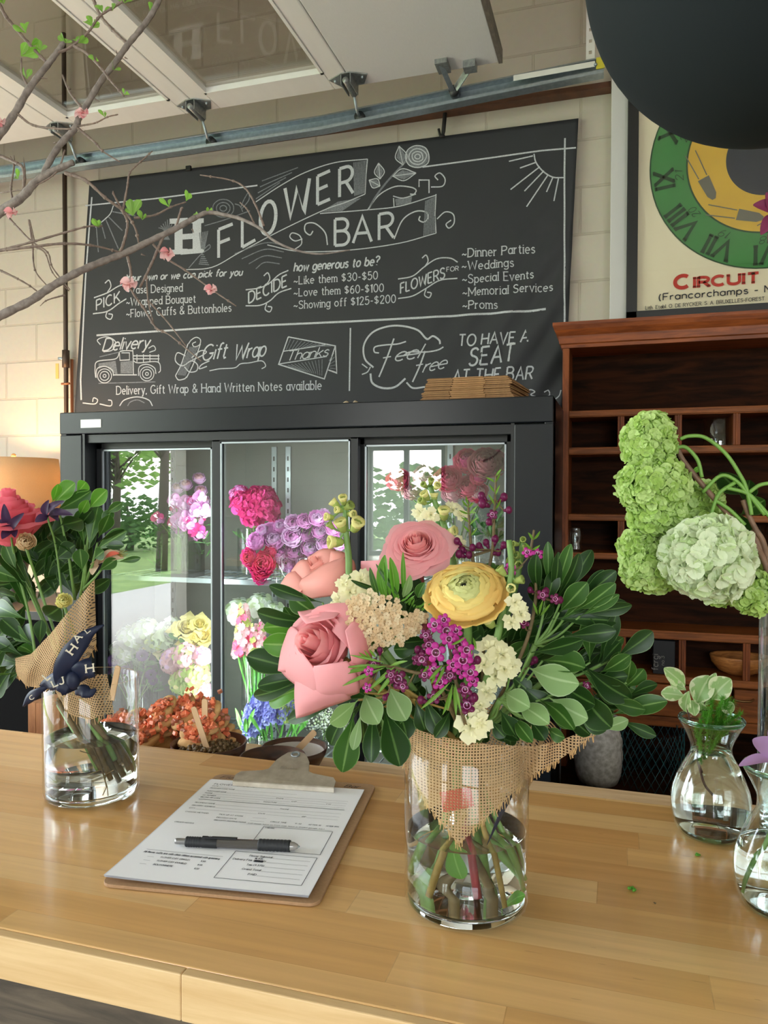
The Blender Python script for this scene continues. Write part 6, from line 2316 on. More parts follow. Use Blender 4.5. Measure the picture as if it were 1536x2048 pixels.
def sheet(mb, pts, Yc, mi=0, bulge=.012, tip=.16, bow=.16, roll=.006):
    """Petal sheet through four pixel corners with a bowed face: a,b along the heart side, c,d the free edge."""
    (ax0, ay0, aY), (bx0, by0, bY), (cx0_, cy0_, cY), (dx0, dy0, dY) = pts
    A, B, C_, D = atY(ax0, ay0, aY), atY(bx0, by0, bY), atY(cx0_, cy0_, cY), atY(dx0, dy0, dY)

    mid0, mid1 = (A + B) / 2, (C_ + D) / 2
    axv = mid1 - mid0
    lat = (B - A).normalized()

    def fn(u, v):
        p = A.lerp(B, u).lerp(D.lerp(C_, u), v)
        nrm = to_cam(p)
        s = 2 * u - 1
        p = p + axv * (tip * (1 - s * s) * v * v) + lat * (s * bow * axv.length * math.sin(PI * min(1, v * .92)))
        p = p + nrm * (bulge * (1 - s * s) * math.sin(PI * (.15 + .7 * v)))
        c = max(0, v - .72) / .28
        e = max(0, abs(s) - .72) / .28
        return p - nrm * (roll * (c * c + .55 * e * e * v)) + V((0, 0, .0008 * math.sin(7 * u + 4 * v) * v))
    mb.grid(fn, 16, 16, mi)


sheet(op, [(612, 1248, .642), (668, 1236, .642), (690, 1216, .668), (596, 1222, .672)], 0, 0, .006, .1, .05, .008)       # back petals
sheet(op, [(664, 1262, .640), (700, 1300, .640), (742, 1292, .668), (700, 1212, .664)], 0, 0, .010, .12, .12, .012)
sheet(op, [(596, 1262, .640), (600, 1330, .632), (556, 1338, .660), (576, 1262, .664)], 0, 0, .010, .10, .10, .012)
sheet(op, [(598, 1320, .640), (668, 1345, .626), (700, 1395, .642), (594, 1436, .646)], 0, 0, .014, .04, .10, .016)       # long lowest petal
sheet(op, [(655, 1352, .630), (708, 1318, .632), (744, 1352, .650), (678, 1404, .640)], 0, 0, .012, .12, .14, .016)
sheet(op, [(592, 1288, .634), (640, 1352, .618), (632, 1396, .636), (560, 1338, .656)], 0, 0, .012, .14, .10, .016)       # left flap to its point
sheet(op, [(628, 1332, .616), (694, 1322, .616), (716, 1384, .634), (640, 1396, .632)], 0, 0, .012, .10, .14, .016)
sheet(op, [(690, 1262, .632), (704, 1326, .622), (744, 1330, .652), (728, 1232, .660)], 0, 0, .012, .10, .10, .016)       # tall right petal
op.build('outer_petals', [P_SAL2], t, solid=.0006)

r2 = rose_mb(random.Random(8), 34, 1.0, .04, 6, (0, 1, 2))
full_rose('round open salmon pink rose at the top of the centre bouquet', 834, 1092, .72, (.10, -.74, .66), 70, r2, wend(951, 1790, -.012), M_STEMRED, .3)
r3 = rose_mb(random.Random(15), 18, .8, .06, 5, (2, 2, 2))
P_PEACH = petalmat('rose_peach', rgb(248, 178, 166), .3, rough=.6)
t, b_, ax_, R_ = full_rose('salmon rose seen from the side behind the left leaves of the centre bouquet', 640, 1140, .742, (-.42, -.30, .80), 58, r3, wend(890, 1776, .03), M_STEMG, 1.2, [P_PEACH, P_PEACH, P_PEACH, M_STEMG])
op = MB()
sheet(op, [(640, 1196, .735), (672, 1180, .735), (668, 1098, .745), (618, 1112, .748)], 0, 0, .010, .06, .12, .006)
sheet(op, [(668, 1196, .725), (700, 1178, .735), (706, 1122, .745), (664, 1100, .735)], 0, 0, .012, .08, .12, .006)
sheet(op, [(600, 1196, .735), (640, 1190, .725), (616, 1118, .740), (584, 1140, .745)], 0, 0, .010, .08, .10, .006)
sheet(op, [(592, 1192, .728), (622, 1192, .722), (590, 1140, .735), (562, 1168, .738)], 0, 0, .008, .08, .12, .005)
sheet(op, [(618, 1198, .715), (692, 1188, .712), (690, 1112, .722), (600, 1160, .722)], 0, 0, .018, .06, .14, .008)
op.build('outer_petals', [P_PEACH], t, solid=.0006)
# a folded petal of the open rose and one at the upper right of the low rose
sp_ = MB()
sheet(sp_, [(722, 1122, .73), (770, 1120, .715), (772, 1165, .715), (735, 1168, .735)], 0, 0, .006)
tag(sp_.build('rose_petal', [P_SAL2], solid=.0006, loc=atY(745, 1142, .73)), 'loose salmon petal tucked between the side rose and the open rose', 'petal')

# ranunculus
rn = ranunc_mb(random.Random(5))
P_RY1 = petalmat('ranunculus_green_heart', rgb(222, 224, 150), .3)
P_RY2 = petalmat('ranunculus_yellow', rgb(248, 226, 138), .3)
P_RY3 = petalmat('ranunculus_orange', rgb(248, 216, 128), .3, var=.6, vc=rgb(246, 192, 104), vs=40)
p = atY(932, 1188, .672)
ax = V((.02, -.66, .75)).normalized()
R_ = px2m(91, p)
t = thing('ranunculus', 'big yellow ranunculus with green heart in the middle of the centre bouquet', 'ranunculus', p)
place(rn, 'bloom', [M_DARK, P_RY1, P_RY2, P_RY3], t, p - ax * R_ * .25, ax, R_)
MB().tube(stem_path(p - ax * R_ * .3, wend(1045, 1782, -.005)), .004, 8).build('stem', M_STEMG, t)

# stock: cream yellow florets and buds on a stalk
P_STK = petalmat('stock_cream', rgb(246, 242, 200), .3)
P_STK2 = petalmat('stock_yellow', rgb(242, 236, 160), .3)
P_STKG = petalmat('stock_bud_green', rgb(176, 192, 104), .3)
STK = [P_STK, P_STK2, P_STKG]


def stock_floret(mb, p, ax, R_, rnd):
    q = MB()
    for i in range(4):
        petal(q, i * PI / 2 + rnd.uniform(-.2, .2), .78, .06, .85, .42, .25, 0, ruf=.1, seed=rnd.random(), nu=8, nv=6)
    for i in range(4):
        petal(q, i * PI / 2 + .8, .7, .04, .45, .55, .1, 0, ruf=.12, seed=rnd.random(), nu=6, nv=5)
    q.lathe([(1e-3, -.5), (.12, -.4), (.12, 0), (.1, .1)], 8, 2)
    mb.merge(q, axis_matrix(p, ax, R_, rnd.uniform(0, 6)))


def stock_bud(mb, p, ax, R_, rnd, green=False):
    q = MB()
    q.lathe([(1e-3, -.9), (.28, -.7), (.42, -.2), (.38, .1)], 8, 2)
    for i in range(6):
        petal(q, i * 2.4, 1.1, .25, .5, .85, -.18, 2 if green else 1, z0=-.4, bul=.14, ruf=.05, seed=rnd.random(), nu=6, nv=5)
    mb.merge(q, axis_matrix(p, ax, R_, rnd.uniform(0, 6)))


def stock(label, stem_px, items, Y, end):
    pts = [atY(x, y, Y) for x, y in stem_px]
    t = thing('stock_flower', label, 'stock', pts[-1], 'cream stock stems in the centre bouquet')
    mb, sm_ = MB(), MB()
    for (x, y, rpx, kind) in items:
        p = atY(x, y, Y - rf.uniform(.0, .014))
        k = min(range(len(pts)), key=lambda i: (pts[i] - p).length)
        ax = ((p - pts[k]).normalized() * .8 + to_cam(p) * .9 + V((0, 0, .35))).normalized()
        if kind == 'f':
            stock_floret(mb, p, ax, px2m(rpx, p), rf)
        else:
            ax = ((p - pts[k]).normalized() + V((0, 0, .7)) + to_cam(p) * .2).normalized()
            stock_bud(mb, p, ax, px2m(rpx * 1.4, p), rf, kind == 'g')
            sm_.tube(cr([pts[k], pts[k].lerp(p, .5) + V((0, 0, -.003)), p - ax * px2m(rpx, p) * .6], 3), .0012, 5)
    mb.build('florets', STK, t)
    sm_.tube(cr(pts, 5), [.0024, .0042], 8)
    sm_.tube(stem_path(pts[-1], end), .004, 8)
    sm_.build('stem', M_STEMG, t)


stock('cream stock stalk with round yellow buds standing up left of the open rose', [(690, 1010), (692, 1060), (697, 1110), (705, 1180), (760, 1290)],
      [(668, 1006, 13, 'b'), (686, 998, 13, 'b'), (698, 1012, 14, 'g'), (656, 1034, 12, 'b'), (682, 1048, 18, 'b'), (714, 1048, 20, 'b'), (667, 1084, 19, 'b'), (676, 1020, 11, 'b'), (704, 1028, 12, 'b'), (660, 1050, 10, 'g'),
       (722, 1160, 22, 'f'), (700, 1185, 24, 'f'), (682, 1200, 20, 'f'), (728, 1195, 22, 'f'), (668, 1222, 18, 'f'), (706, 1218, 20, 'f'), (738, 1170, 18, 'f'), (690, 1168, 18, 'f')], .70, wend(849, 1748, .0))
stock('yellow stock stalk with green tip behind the open rose', [(860, 968), (868, 1000), (888, 1050), (905, 1120), (920, 1260)],
      [(848, 970, 9, 'g'), (862, 962, 9, 'g'), (874, 972, 11, 'b'), (850, 990, 13, 'b'), (868, 992, 12, 'b'), (844, 1002, 11, 'g'), (888, 1024, 17, 'b'), (905, 1020, 18, 'f'), (842, 1024, 18, 'f'), (862, 1030, 18, 'f'), (920, 1030, 15, 'f'), (916, 1085, 15, 'f'), (905, 1062, 14, 'b')], .765, wend(960, 1770, .02))
stock('cream stock with open florets right below the ranunculus', [(1018, 1080), (1022, 1150), (1000, 1250), (980, 1340), (960, 1400)],
      [(1022, 1175, 14, 'b'), (1040, 1160, 13, 'g'), (1002, 1140, 13, 'g'), (1030, 1205, 20, 'f'), (1040, 1228, 20, 'f'), (1022, 1245, 18, 'f'), (976, 1240, 19, 'b'), (980, 1300, 28, 'f'), (1002, 1310, 26, 'f'), (968, 1330, 24, 'f'), (1008, 1338, 24, 'f'), (990, 1352, 24, 'f'), (972, 1385, 22, 'f'), (960, 1410, 20, 'f'), (1025, 1330, 18, 'f')], .682, None)
stock('single cream stock floret hanging lowest over the burlap', [(950, 1420), (940, 1438), (930, 1450)], [(942, 1452, 32, 'f'), (962, 1446, 22, 'f')], .672, None)
stock('green budded stock tip among the right hand leaves', [(1046, 1075), (1042, 1110), (1030, 1170), (1000, 1280)],
      [(1030, 1088, 9, 'g'), (1046, 1080, 9, 'g'), (1024, 1100, 10, 'g'), (1052, 1098, 10, 'g'), (1036, 1112, 12, 'g'), (1022, 1122, 12, 'g'), (1050, 1095, 8, 'b'), (1038, 1130, 12, 'g')], .74, None)

# yarrow: flat domes of tiny tan florets
P_TAN = petalmat('yarrow_tan', rgb(234, 208, 166), .3)
P_TAN2 = petalmat('yarrow_cream', rgb(240, 222, 186), .3)
yr = MB()
p = atY(758, 1248, .655)
R_ = px2m(66, p)
heads = [(-.62, .2, .42), (-.25, .5, .5), (.2, .42, .48), (-.3, -.05, .5), (.15, -.12, .46), (.5, .2, .4), (-.55, -.35, .36), (-.1, -.52, .36), (1.05, .0, .3), (1.22, .18, .26), (.92, -.2, .24), (.55, -.35, .3), (-.7, .55, .3)]
fx_ = to_cam(p)
rx, ry, _ = frame(fx_, V((0, 0, 1)))
for (hx_, hy_, hr) in heads:
    c0 = p + rx * (hx_ * R_) + ry * (hy_ * R_) - fx_ * (.25 * R_ * (hx_ * hx_ + hy_ * hy_))
    for i in range(int(40 * hr)):
        a, rr = i * 2.4, math.sqrt((i + .5) / (40 * hr)) * hr * R_
        q = c0 + rx * rr * math.cos(a) + ry * rr * math.sin(a) + fx_ * (.28 * R_ * (1 - (rr / (hr * R_)) ** 2) * hr * 2)
        floret(yr, axis_matrix(q, fx_ + V((rf.uniform(-.5, .5), rf.uniform(-.3, .3), rf.uniform(-.3, .6))), 1, rf.uniform(0, 6)), R_ * .10, 5, .8, .45, rf.choice((0, 0, 1)), eye=2)
t = thing('yarrow', 'tan yarrow cluster between the low rose and the ranunculus', 'yarrow', p)
yr.build('florets', [P_TAN, P_TAN2, mat('yarrow_eye', rgb(176, 132, 84), .8)], t)
ys = MB()
for (hx_, hy_, hr) in heads:
    ys.tube([p + rx * (hx_ * R_) + ry * (hy_ * R_) - fx_ * .006, p - fx_ * .05 + V((0, 0, -.03))], .0011, 5)
ys.tube(stem_path(p - fx_ * .05 + V((0, 0, -.03)), None), .0026, 7)
ys.build('stem', M_STEMG, t)

# waxflower: magenta five-petalled cups with dark eyes, needle leaves, plum buds
P_WAX = petalmat('waxflower_magenta', rgb(196, 54, 150), .25, rough=.35)
P_WAXP = petalmat('waxflower_pale_rim', rgb(226, 150, 204), .25, rough=.35)
P_WAXD = petalmat('waxflower_plum', rgb(108, 28, 72), .15, rough=.3)
M_WEYE = mat('waxflower_eye', rgb(84, 14, 46), .25, coat=.5)
M_NEED = leafmat('needle_leaf', rgb(104, 146, 52), rgb(140, 176, 84), rough=.45)
WAX = [P_WAX, P_WAXP, M_WEYE, P_WAXD, M_STEMB, M_NEED]


def wax_flower(mb, p, ax, R_, rnd, dark=False):
    q = MB()
    mi = 3 if dark else 0
    for i in range(5):
        a = 2 * PI * i / 5
        q.ball((.68 * math.cos(a), .68 * math.sin(a), .12), .40, 8, mi, (1, 1, .42))
    q.lathe([(.30, .14), (.42, .20), (.46, .26), (.40, .27), (.34, .18)], 16, 1)
    q.lathe([(1e-3, .10), (.2, .12), (.36, .2)], 14, 2)
    q.ball((0, 0, .17), .09, 6, 1)
    q.lathe([(1e-3, -.6), (.2, -.5), (.4, -.1), (.55, .08)], 10, 3)
    mb.merge(q, axis_matrix(p, ax, R_, rnd.uniform(0, 6)))


def wax_bud(mb, p, ax, R_, rnd):
    mb.ball(p, R_, 8, 3, (1, 1, 1.15))
    mb.tube([p - V(ax) * R_ * 1.9, p - V(ax) * R_ * .4], [R_ * .35, R_ * .8], 7, 3)


def waxsprig(label, flowers, buds, stem_px, Y, needles, end=None):
    pts = [atY(x, y, Y) for x, y in stem_px]
    t = thing('waxflower_sprig', label, 'waxflower', pts[-1], 'waxflower sprigs in the centre bouquet')
    fb, lb, sb = MB(), MB(), MB()
    sb.tube(cr(pts, 5), [.001, .0019], 6, 4)
    for (x, y, r, dk) in flowers:
        p = atY(x, y, Y - rf.uniform(.004, .024))
        k = min(range(len(pts)), key=lambda i: (pts[i] - p).length)
        ax = (to_cam(p) * 1.1 + (p - pts[k]).normalized() * .5 + V((rf.uniform(-.3, .3), 0, rf.uniform(-.2, .5)))).normalized()
        wax_flower(fb, p, ax, px2m(r, p), rf, dk)
        sb.tube(cr([pts[k], pts[k].lerp(p, .6) + V((0, 0, -.004)), p - ax * px2m(r, p) * .5], 3), .0008, 5, 4)
    for (x, y, r) in buds:
        p = atY(x, y, Y - rf.uniform(-.004, .012))
        k = min(range(len(pts)), key=lambda i: (pts[i] - p).length)
        ax = ((p - pts[k]).normalized() + V((0, 0, .6))).normalized()
        wax_bud(fb, p, ax, px2m(r, p), rf)
        sb.tube(cr([pts[k], pts[k].lerp(p, .6) + V((0, 0, -.004)), p - ax * px2m(r, p) * 1.6], 3), .0008, 5, 4)
    for (x0, y0, x1, y1, w_) in needles:
        pleaf(lb, x0, y0, x1, y1, w_, Y - .012, Y - .022, rf, 5, .05, .3, p=1.0, nv=5, stalk=0)
    fb.build('flowers', WAX, t)
    lb.build('leaves', WAX, t) if lb.v else None
    sb.tube(stem_path(pts[-1], end), .0018, 6, 4)
    sb.build('stem', WAX, t)


FLW = [(892, 1262, 19, 0), (870, 1250, 15, 0), (912, 1262, 14, 0), (915, 1290, 20, 0), (898, 1278, 15, 0), (872, 1305, 20, 0), (858, 1290, 14, 1), (932, 1300, 17, 0), (926, 1322, 20, 0), (844, 1318, 15, 1), (906, 1330, 14, 0), (940, 1345, 16, 0),
       (868, 1340, 15, 0), (850, 1350, 13, 1), (930, 1380, 15, 1), (880, 1365, 16, 0), (868, 1395, 14, 1), (934, 1412, 17, 1), (900, 1350, 14, 1), (945, 1362, 13, 0), (888, 1240, 13, 0), (925, 1345, 13, 0), (852, 1270, 13, 1), (835, 1320, 12, 1)]
ND = [(885, 1330, 858, 1360, 7), (890, 1330, 870, 1372, 6), (893, 1332, 905, 1318, 5), (872, 1345, 862, 1368, 6), (900, 1365, 842, 1418, 8), (905, 1368, 885, 1430, 7), (905, 1372, 895, 1422, 6), (908, 1370, 912, 1432, 7), (910, 1368, 922, 1424, 6), (902, 1290, 930, 1275, 5), (940, 1280, 944, 1310, 5), (946, 1275, 952, 1300, 5), (860, 1330, 845, 1345, 5)]
waxsprig('magenta waxflower sprig with dark eyed cups below the ranunculus', FLW, [(948, 1395, 9), (836, 1300, 8), (842, 1400, 8), (955, 1320, 8)], [(880, 1245), (895, 1280), (905, 1330), (915, 1380), (925, 1430)], .648, ND)
waxsprig('small waxflower sprig with pointed leaves in front of the low rose', [(748, 1330, 13, 1), (738, 1342, 10, 0), (730, 1338, 9, 0), (795, 1358, 19, 1), (782, 1350, 12, 1), (806, 1372, 12, 1), (735, 1375, 10, 0)], [(725, 1352, 6), (742, 1348, 6), (770, 1395, 6), (760, 1300, 6)],
         [(735, 1325), (760, 1330), (790, 1335), (830, 1345), (870, 1350)], .638,
         [(770, 1325, 700, 1310, 5), (775, 1332, 668, 1352, 8), (760, 1330, 690, 1335, 6), (770, 1335, 685, 1372, 8), (740, 1318, 718, 1305, 5), (752, 1315, 738, 1298, 5), (790, 1333, 740, 1378, 9), (795, 1338, 755, 1388, 8), (780, 1332, 815, 1322, 6), (745, 1322, 728, 1300, 4)])
waxsprig('plum coloured waxflower buds standing up at the top right of the centre bouquet', [(985, 1030, 11, 1)], [(963, 992, 8), (965, 1007, 9), (1008, 994, 8), (1018, 1020, 7), (978, 1044, 7), (990, 1078, 8), (1008, 1090, 7), (972, 1085, 7), (958, 1092, 7), (912, 1088, 8), (918, 1108, 8), (914, 1082, 7), (925, 1100, 7), (996, 1105, 7)],
         [(992, 950), (990, 1000), (988, 1040), (985, 1100), (975, 1150)], .74,
         [(992, 952, 1003, 938, 4), (990, 965, 972, 955, 4), (990, 985, 978, 968, 4), (991, 990, 1000, 970, 4), (989, 1010, 976, 988, 4), (990, 965, 1000, 945, 4), (990, 1020, 1002, 998, 4)])
waxsprig('feathery green waxflower tip beside the yellow stock', [], [(945, 1095, 7), (938, 1110, 7)], [(936, 1000), (938, 1040), (942, 1090), (950, 1150)], .735,
         [(937, 1015, 924, 1000, 4), (937, 1015, 948, 1005, 4), (938, 1028, 918, 1020, 4), (938, 1030, 955, 1012, 4), (938, 1045, 922, 1035, 4), (939, 1050, 956, 1035, 4), (940, 1065, 926, 1050, 4), (941, 1072, 955, 1055, 4), (937, 1010, 932, 992, 4), (938, 1025, 952, 1025, 4)])
waxsprig('waxflower sprig with magenta cups among the right hand leaves', [(1020, 1140, 14, 0), (1075, 1108, 12, 0), (1055, 1105, 11, 0), (1110, 1198, 11, 1), (1085, 1190, 12, 1), (1048, 1245, 12, 1), (1172, 1372, 10, 1)], [(1120, 1200, 7), (1092, 1182, 7), (1060, 1180, 6), (1070, 1320, 7)],
         [(1068, 1060), (1062, 1110), (1072, 1180), (1060, 1260), (1030, 1340)], .70,
         [(1066, 1080, 1056, 1065, 5), (1066, 1080, 1080, 1062, 5), (1064, 1100, 1050, 1085, 5), (1064, 1100, 1080, 1090, 5), (1075, 1230, 1066, 1205, 5), (1078, 1230, 1086, 1200, 5), (1080, 1232, 1100, 1208, 5)])
# broad needle tuft in front of the open rose
nt_ = MB()
for (x0, y0, x1, y1, w_, mi) in ((765, 1195, 770, 1110, 22, 2), (780, 1195, 768, 1125, 12, 2), (790, 1200, 780, 1115, 18, 2), (800, 1195, 752, 1128, 10, 1), (808, 1190, 806, 1104, 10, 2), (806, 1195, 820, 1150, 16, 3), (760, 1180, 702, 1160, 10, 0), (835, 1195, 850, 1165, 20, 1), (758, 1195, 740, 1135, 12, 1), (775, 1200, 762, 1150, 10, 2)):
    pleaf(nt_, x0, y0, x1, y1, w_, .675, .668, rf, mi, .05, .35, p=1.0, nv=7, stalk=0)
for i in range(16):
    a0 = 790 + i * 3.6
    pleaf(nt_, a0, 1198 + i * 1.6, a0 + rf.uniform(-4, 26), 1178 + i * 1.8 + rf.uniform(-4, 16), 4, .668, .66, rf, 2, .03, .3, p=1.0, nv=4, stalk=0)
tag(nt_.build('leucadendron_tuft', L_ALL, loc=atY(780, 1195, .675)), 'tuft of pointed bright green leaves in front of the open pink rose', 'foliage')

# ------------------------------------------------------------------ leaf sprays of the centre bouquet
def spray(label, leaves, fillpts, n, Y0, seed, end, base_px, stem_m=M_STEMB, Lpx=75, wpx=28, dcol=(0, 0, 0, 1)):
    r_ = random.Random(seed)
    b = atY(base_px[0], base_px[1], Y0)
    t = thing('leaf_spray', label, 'foliage', b, 'glossy leaf sprays in the centre bouquet')
    mb, sb = MB(), MB()
    for q in leaves:
        x0, y0, x1, y1, w_, mi = q[:6]
        dY = q[6] if len(q) > 6 else r_.uniform(-.02, .01)
        cu = q[7] if len(q) > 7 else r_.uniform(0, .05)
        pleaf(mb, x0, y0, x1, y1, w_, Y0 + r_.uniform(-.006, .006), Y0 + dY, r_, mi, curl=cu)
    for i in range(n):
        x, y, dx, dy = r_.choice(fillpts)
        x, y = x + r_.uniform(-26, 26), y + r_.uniform(-26, 26)
        a = math.atan2(dy, dx) + r_.uniform(-.7, .7)
        L = Lpx * r_.uniform(.7, 1.1)
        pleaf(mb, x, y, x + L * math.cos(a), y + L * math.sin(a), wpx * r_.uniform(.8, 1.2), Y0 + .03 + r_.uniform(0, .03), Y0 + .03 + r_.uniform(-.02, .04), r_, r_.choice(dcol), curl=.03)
    mb.build('leaves', L_ALL, t)
    sb.tube(stem_path(b, end), .0028, 7)
    seen = set()
    for q in leaves:
        k = (q[0] // 40, q[1] // 40)
        if k in seen:
            continue
        seen.add(k)
        p = atY(q[0], q[1], Y0)
        sb.tube(cr([b, b.lerp(p, .5) + V((0, .006, -.006)), p], 4), [.0016, .0010], 6)
    sb.build('stem', stem_m, t)


spray('fan of broad glossy leaves on the left of the low pink rose',
      [(645, 1205, 538, 1172, 26, 0), (648, 1238, 580, 1192, 40, 1), (640, 1245, 514, 1226, 40, 0), (640, 1255, 527, 1254, 36, 2), (640, 1290, 526, 1288, 46, 2), (622, 1290, 562, 1284, 40, 0), (620, 1345, 494, 1312, 48, 0), (620, 1352, 515, 1372, 32, 0),
       (632, 1350, 505, 1394, 30, 0), (640, 1368, 536, 1404, 46, 2), (690, 1400, 572, 1442, 30, 0, .0, .08)],
      [(640, 1260, -1, -.1), (640, 1330, -1, .2)], 10, .70, 1, None, (690, 1330), M_STEMG)
spray('drooping leaves under the low pink rose, one hanging over the clipboard',
      [(716, 1400, 662, 1446, 36, 3, -.03), (728, 1385, 756, 1446, 48, 3, -.03), (776, 1370, 812, 1440, 50, 3, -.02), (742, 1398, 684, 1378, 36, 0), (708, 1425, 684, 1545, 50, 1, -.03, -.05), (722, 1425, 706, 1500, 22, 3, -.02), (746, 1420, 742, 1525, 34, 0, -.02),
       (768, 1415, 800, 1532, 56, 0, -.03), (760, 1430, 782, 1515, 30, 3), (700, 1415, 660, 1490, 34, 0), (790, 1410, 815, 1478, 40, 0), (830, 1400, 850, 1460, 34, 0), (800, 1400, 790, 1450, 30, 1), (850, 1395, 880, 1470, 34, 0), (900, 1420, 870, 1475, 26, 0)],
      [(780, 1400, 0, 1), (840, 1390, .1, 1), (740, 1390, -.5, 1)], 16, .68, 2, wend(1009, 1815, -.035), (800, 1370), M_STEMGOLD)
spray('upper right spray of long upright glossy leaves',
      [(1095, 1172, 1096, 1084, 20, 1), (1112, 1192, 1142, 1088, 24, 1), (1125, 1195, 1184, 1100, 32, 0), (1118, 1225, 1174, 1166, 40, 1), (1150, 1206, 1232, 1142, 34, 0), (1148, 1222, 1230, 1168, 34, 1), (1150, 1224, 1264, 1212, 26, 0), (1146, 1230, 1254, 1204, 24, 0),
       (1105, 1238, 1234, 1242, 36, 0), (1128, 1272, 1232, 1262, 36, 0), (1106, 1205, 1160, 1108, 26, 0), (1100, 1200, 1118, 1106, 24, 0), (1150, 1215, 1208, 1140, 26, 0), (1080, 1190, 1072, 1110, 26, 0), (1088, 1215, 1108, 1140, 30, 0), (1160, 1232, 1238, 1190, 22, 1), (1120, 1240, 1180, 1190, 34, 1)],
      [(1090, 1200, .3, -1), (1110, 1230, .8, -.5), (1080, 1250, .6, -.6)], 44, .705, 3, wend(1050, 1760, .0), (1070, 1290), M_STEMG)
spray('far right spray of glossy leaves reaching out over the hutch',
      [(1180, 1325, 1180, 1236, 34, 1), (1196, 1325, 1234, 1228, 28, 0), (1202, 1328, 1240, 1284, 30, 0), (1228, 1318, 1306, 1264, 38, 0), (1225, 1332, 1238, 1304, 24, 1), (1254, 1366, 1262, 1322, 26, 1), (1246, 1376, 1288, 1338, 30, 1), (1168, 1330, 1262, 1400, 46, 0), (1160, 1338, 1224, 1382, 30, 1), (1258, 1392, 1314, 1368, 22, 0),
       (1222, 1430, 1334, 1402, 36, 1), (1240, 1440, 1312, 1472, 24, 0), (1205, 1458, 1256, 1440, 26, 3), (1200, 1345, 1260, 1310, 30, 1), (1190, 1360, 1255, 1352, 34, 0), (1230, 1400, 1298, 1390, 26, 0), (1215, 1400, 1290, 1420, 30, 1), (1150, 1300, 1210, 1260, 34, 0)],
      [(1160, 1330, 1, -.3), (1190, 1350, 1, -.1), (1170, 1390, 1, .3)], 36, .72, 4, None, (1090, 1360), M_STEMG)
spray('lower right spray with pale leaf undersides curling over the burlap',
      [(1058, 1335, 1156, 1368, 56, 3, -.03), (1085, 1322, 1168, 1334, 42, 1, -.03), (1062, 1305, 1164, 1282, 34, 0, -.02), (1010, 1385, 1058, 1414, 44, 3, -.04), (1036, 1410, 1098, 1448, 40, 3, -.04), (1098, 1395, 1174, 1438, 46, 3, -.03), (1080, 1400, 1148, 1458, 38, 1, -.03), (1160, 1372, 1222, 1456, 54, 0, -.02),
       (1028, 1436, 1064, 1484, 28, 1, -.03), (1096, 1455, 1128, 1476, 24, 1), (1000, 1420, 1030, 1470, 36, 0), (980, 1440, 1010, 1475, 26, 0), (1060, 1440, 1090, 1480, 32, 0), (1120, 1430, 1180, 1470, 36, 0), (1040, 1370, 1100, 1420, 40, 0), (1110, 1360, 1190, 1410, 44, 0), (1020, 1350, 1060, 1385, 34, 0), (1150, 1420, 1212, 1462, 34, 0)],
      [(1050, 1380, .8, .4), (1100, 1400, .9, .4), (1010, 1420, .4, 1), (1060, 1300, 1, 0)], 30, .685, 5, None, (1000, 1400), M_STEMG)
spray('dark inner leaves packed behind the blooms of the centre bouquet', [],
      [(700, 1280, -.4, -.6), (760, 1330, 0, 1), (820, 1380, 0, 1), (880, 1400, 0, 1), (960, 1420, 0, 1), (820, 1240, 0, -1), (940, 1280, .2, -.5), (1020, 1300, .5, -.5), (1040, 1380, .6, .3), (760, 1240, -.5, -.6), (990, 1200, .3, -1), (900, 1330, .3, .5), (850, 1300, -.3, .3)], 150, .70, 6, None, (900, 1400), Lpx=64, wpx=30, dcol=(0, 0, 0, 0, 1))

# loose cut stems and an underwater leaf
for k, (x0, y0, x1, y1, Yd, r, m_, lab) in enumerate(((985, 1690, 1056, 1738, .03, .0052, M_STEMB, 'thick brown stem pressed against the right of the vase glass'), (968, 1690, 1050, 1772, .02, .0036, M_STEMG, 'bent green stem lowest at the right inside the vase'),
                                                       (930, 1690, 975, 1786, .02, .0034, M_STEMB, 'brown stem just right of the red stem in the vase'), (905, 1700, 925, 1764, .04, .003, M_STEMB, 'short dark stem at the back of the vase'))):
    a, b = atY(x0, y0, VC.y + Yd * .4), atY(x1, y1, VC.y + Yd * .5)
    d2 = V((b.x - VC.x, b.y - VC.y))
    if d2.length > VR_ - .008:
        d2 = d2 * ((VR_ - .008) / d2.length)
        b.x, b.y = VC.x + d2.x, VC.y + d2.y
    tag(MB().tube(cr([BIND + V((.004 * k, .004, .01)), a, a.lerp(b, .6) + V((0, 0, -.004)), b], 5), r, 8).build('cut_branch', m_, loc=b), lab, 'branch')
ul = MB()
pleaf(ul, 905, 1690, 925, 1760, 34, VC.y - .02, VC.y - .022, rf, 0)
pleaf(ul, 990, 1815, 1050, 1790, 24, VC.y - .024, VC.y - .02, rf, 0)
tag(ul.build('sunken_leaf', [leafmat('wet_leaf', rgb(104, 156, 72), rgb(140, 186, 104))], loc=atY(905, 1700, VC.y)), 'green leaves sunk in the water of the centre vase', 'leaf')
M_NAVY = mat('navy_satin', rgb(24, 32, 56), .5, spec=.3)
rb = MB().poly([cyl_front(x, y, VC, .0535) for x, y in ((1012, 1588), (1030, 1582), (974, 1690))])
tag(rb.build('ribbon_tail', M_NAVY, solid=.0006, loc=atY(1000, 1640, .70)), 'dark navy ribbon end hanging inside the centre vase', 'ribbon')

# ------------------------------------------------------------------ left bouquet
YL = VL.y
rl = random.Random(51)


def lw(px, py, dy=0.0):
    return atY(px, py, YL + dy)


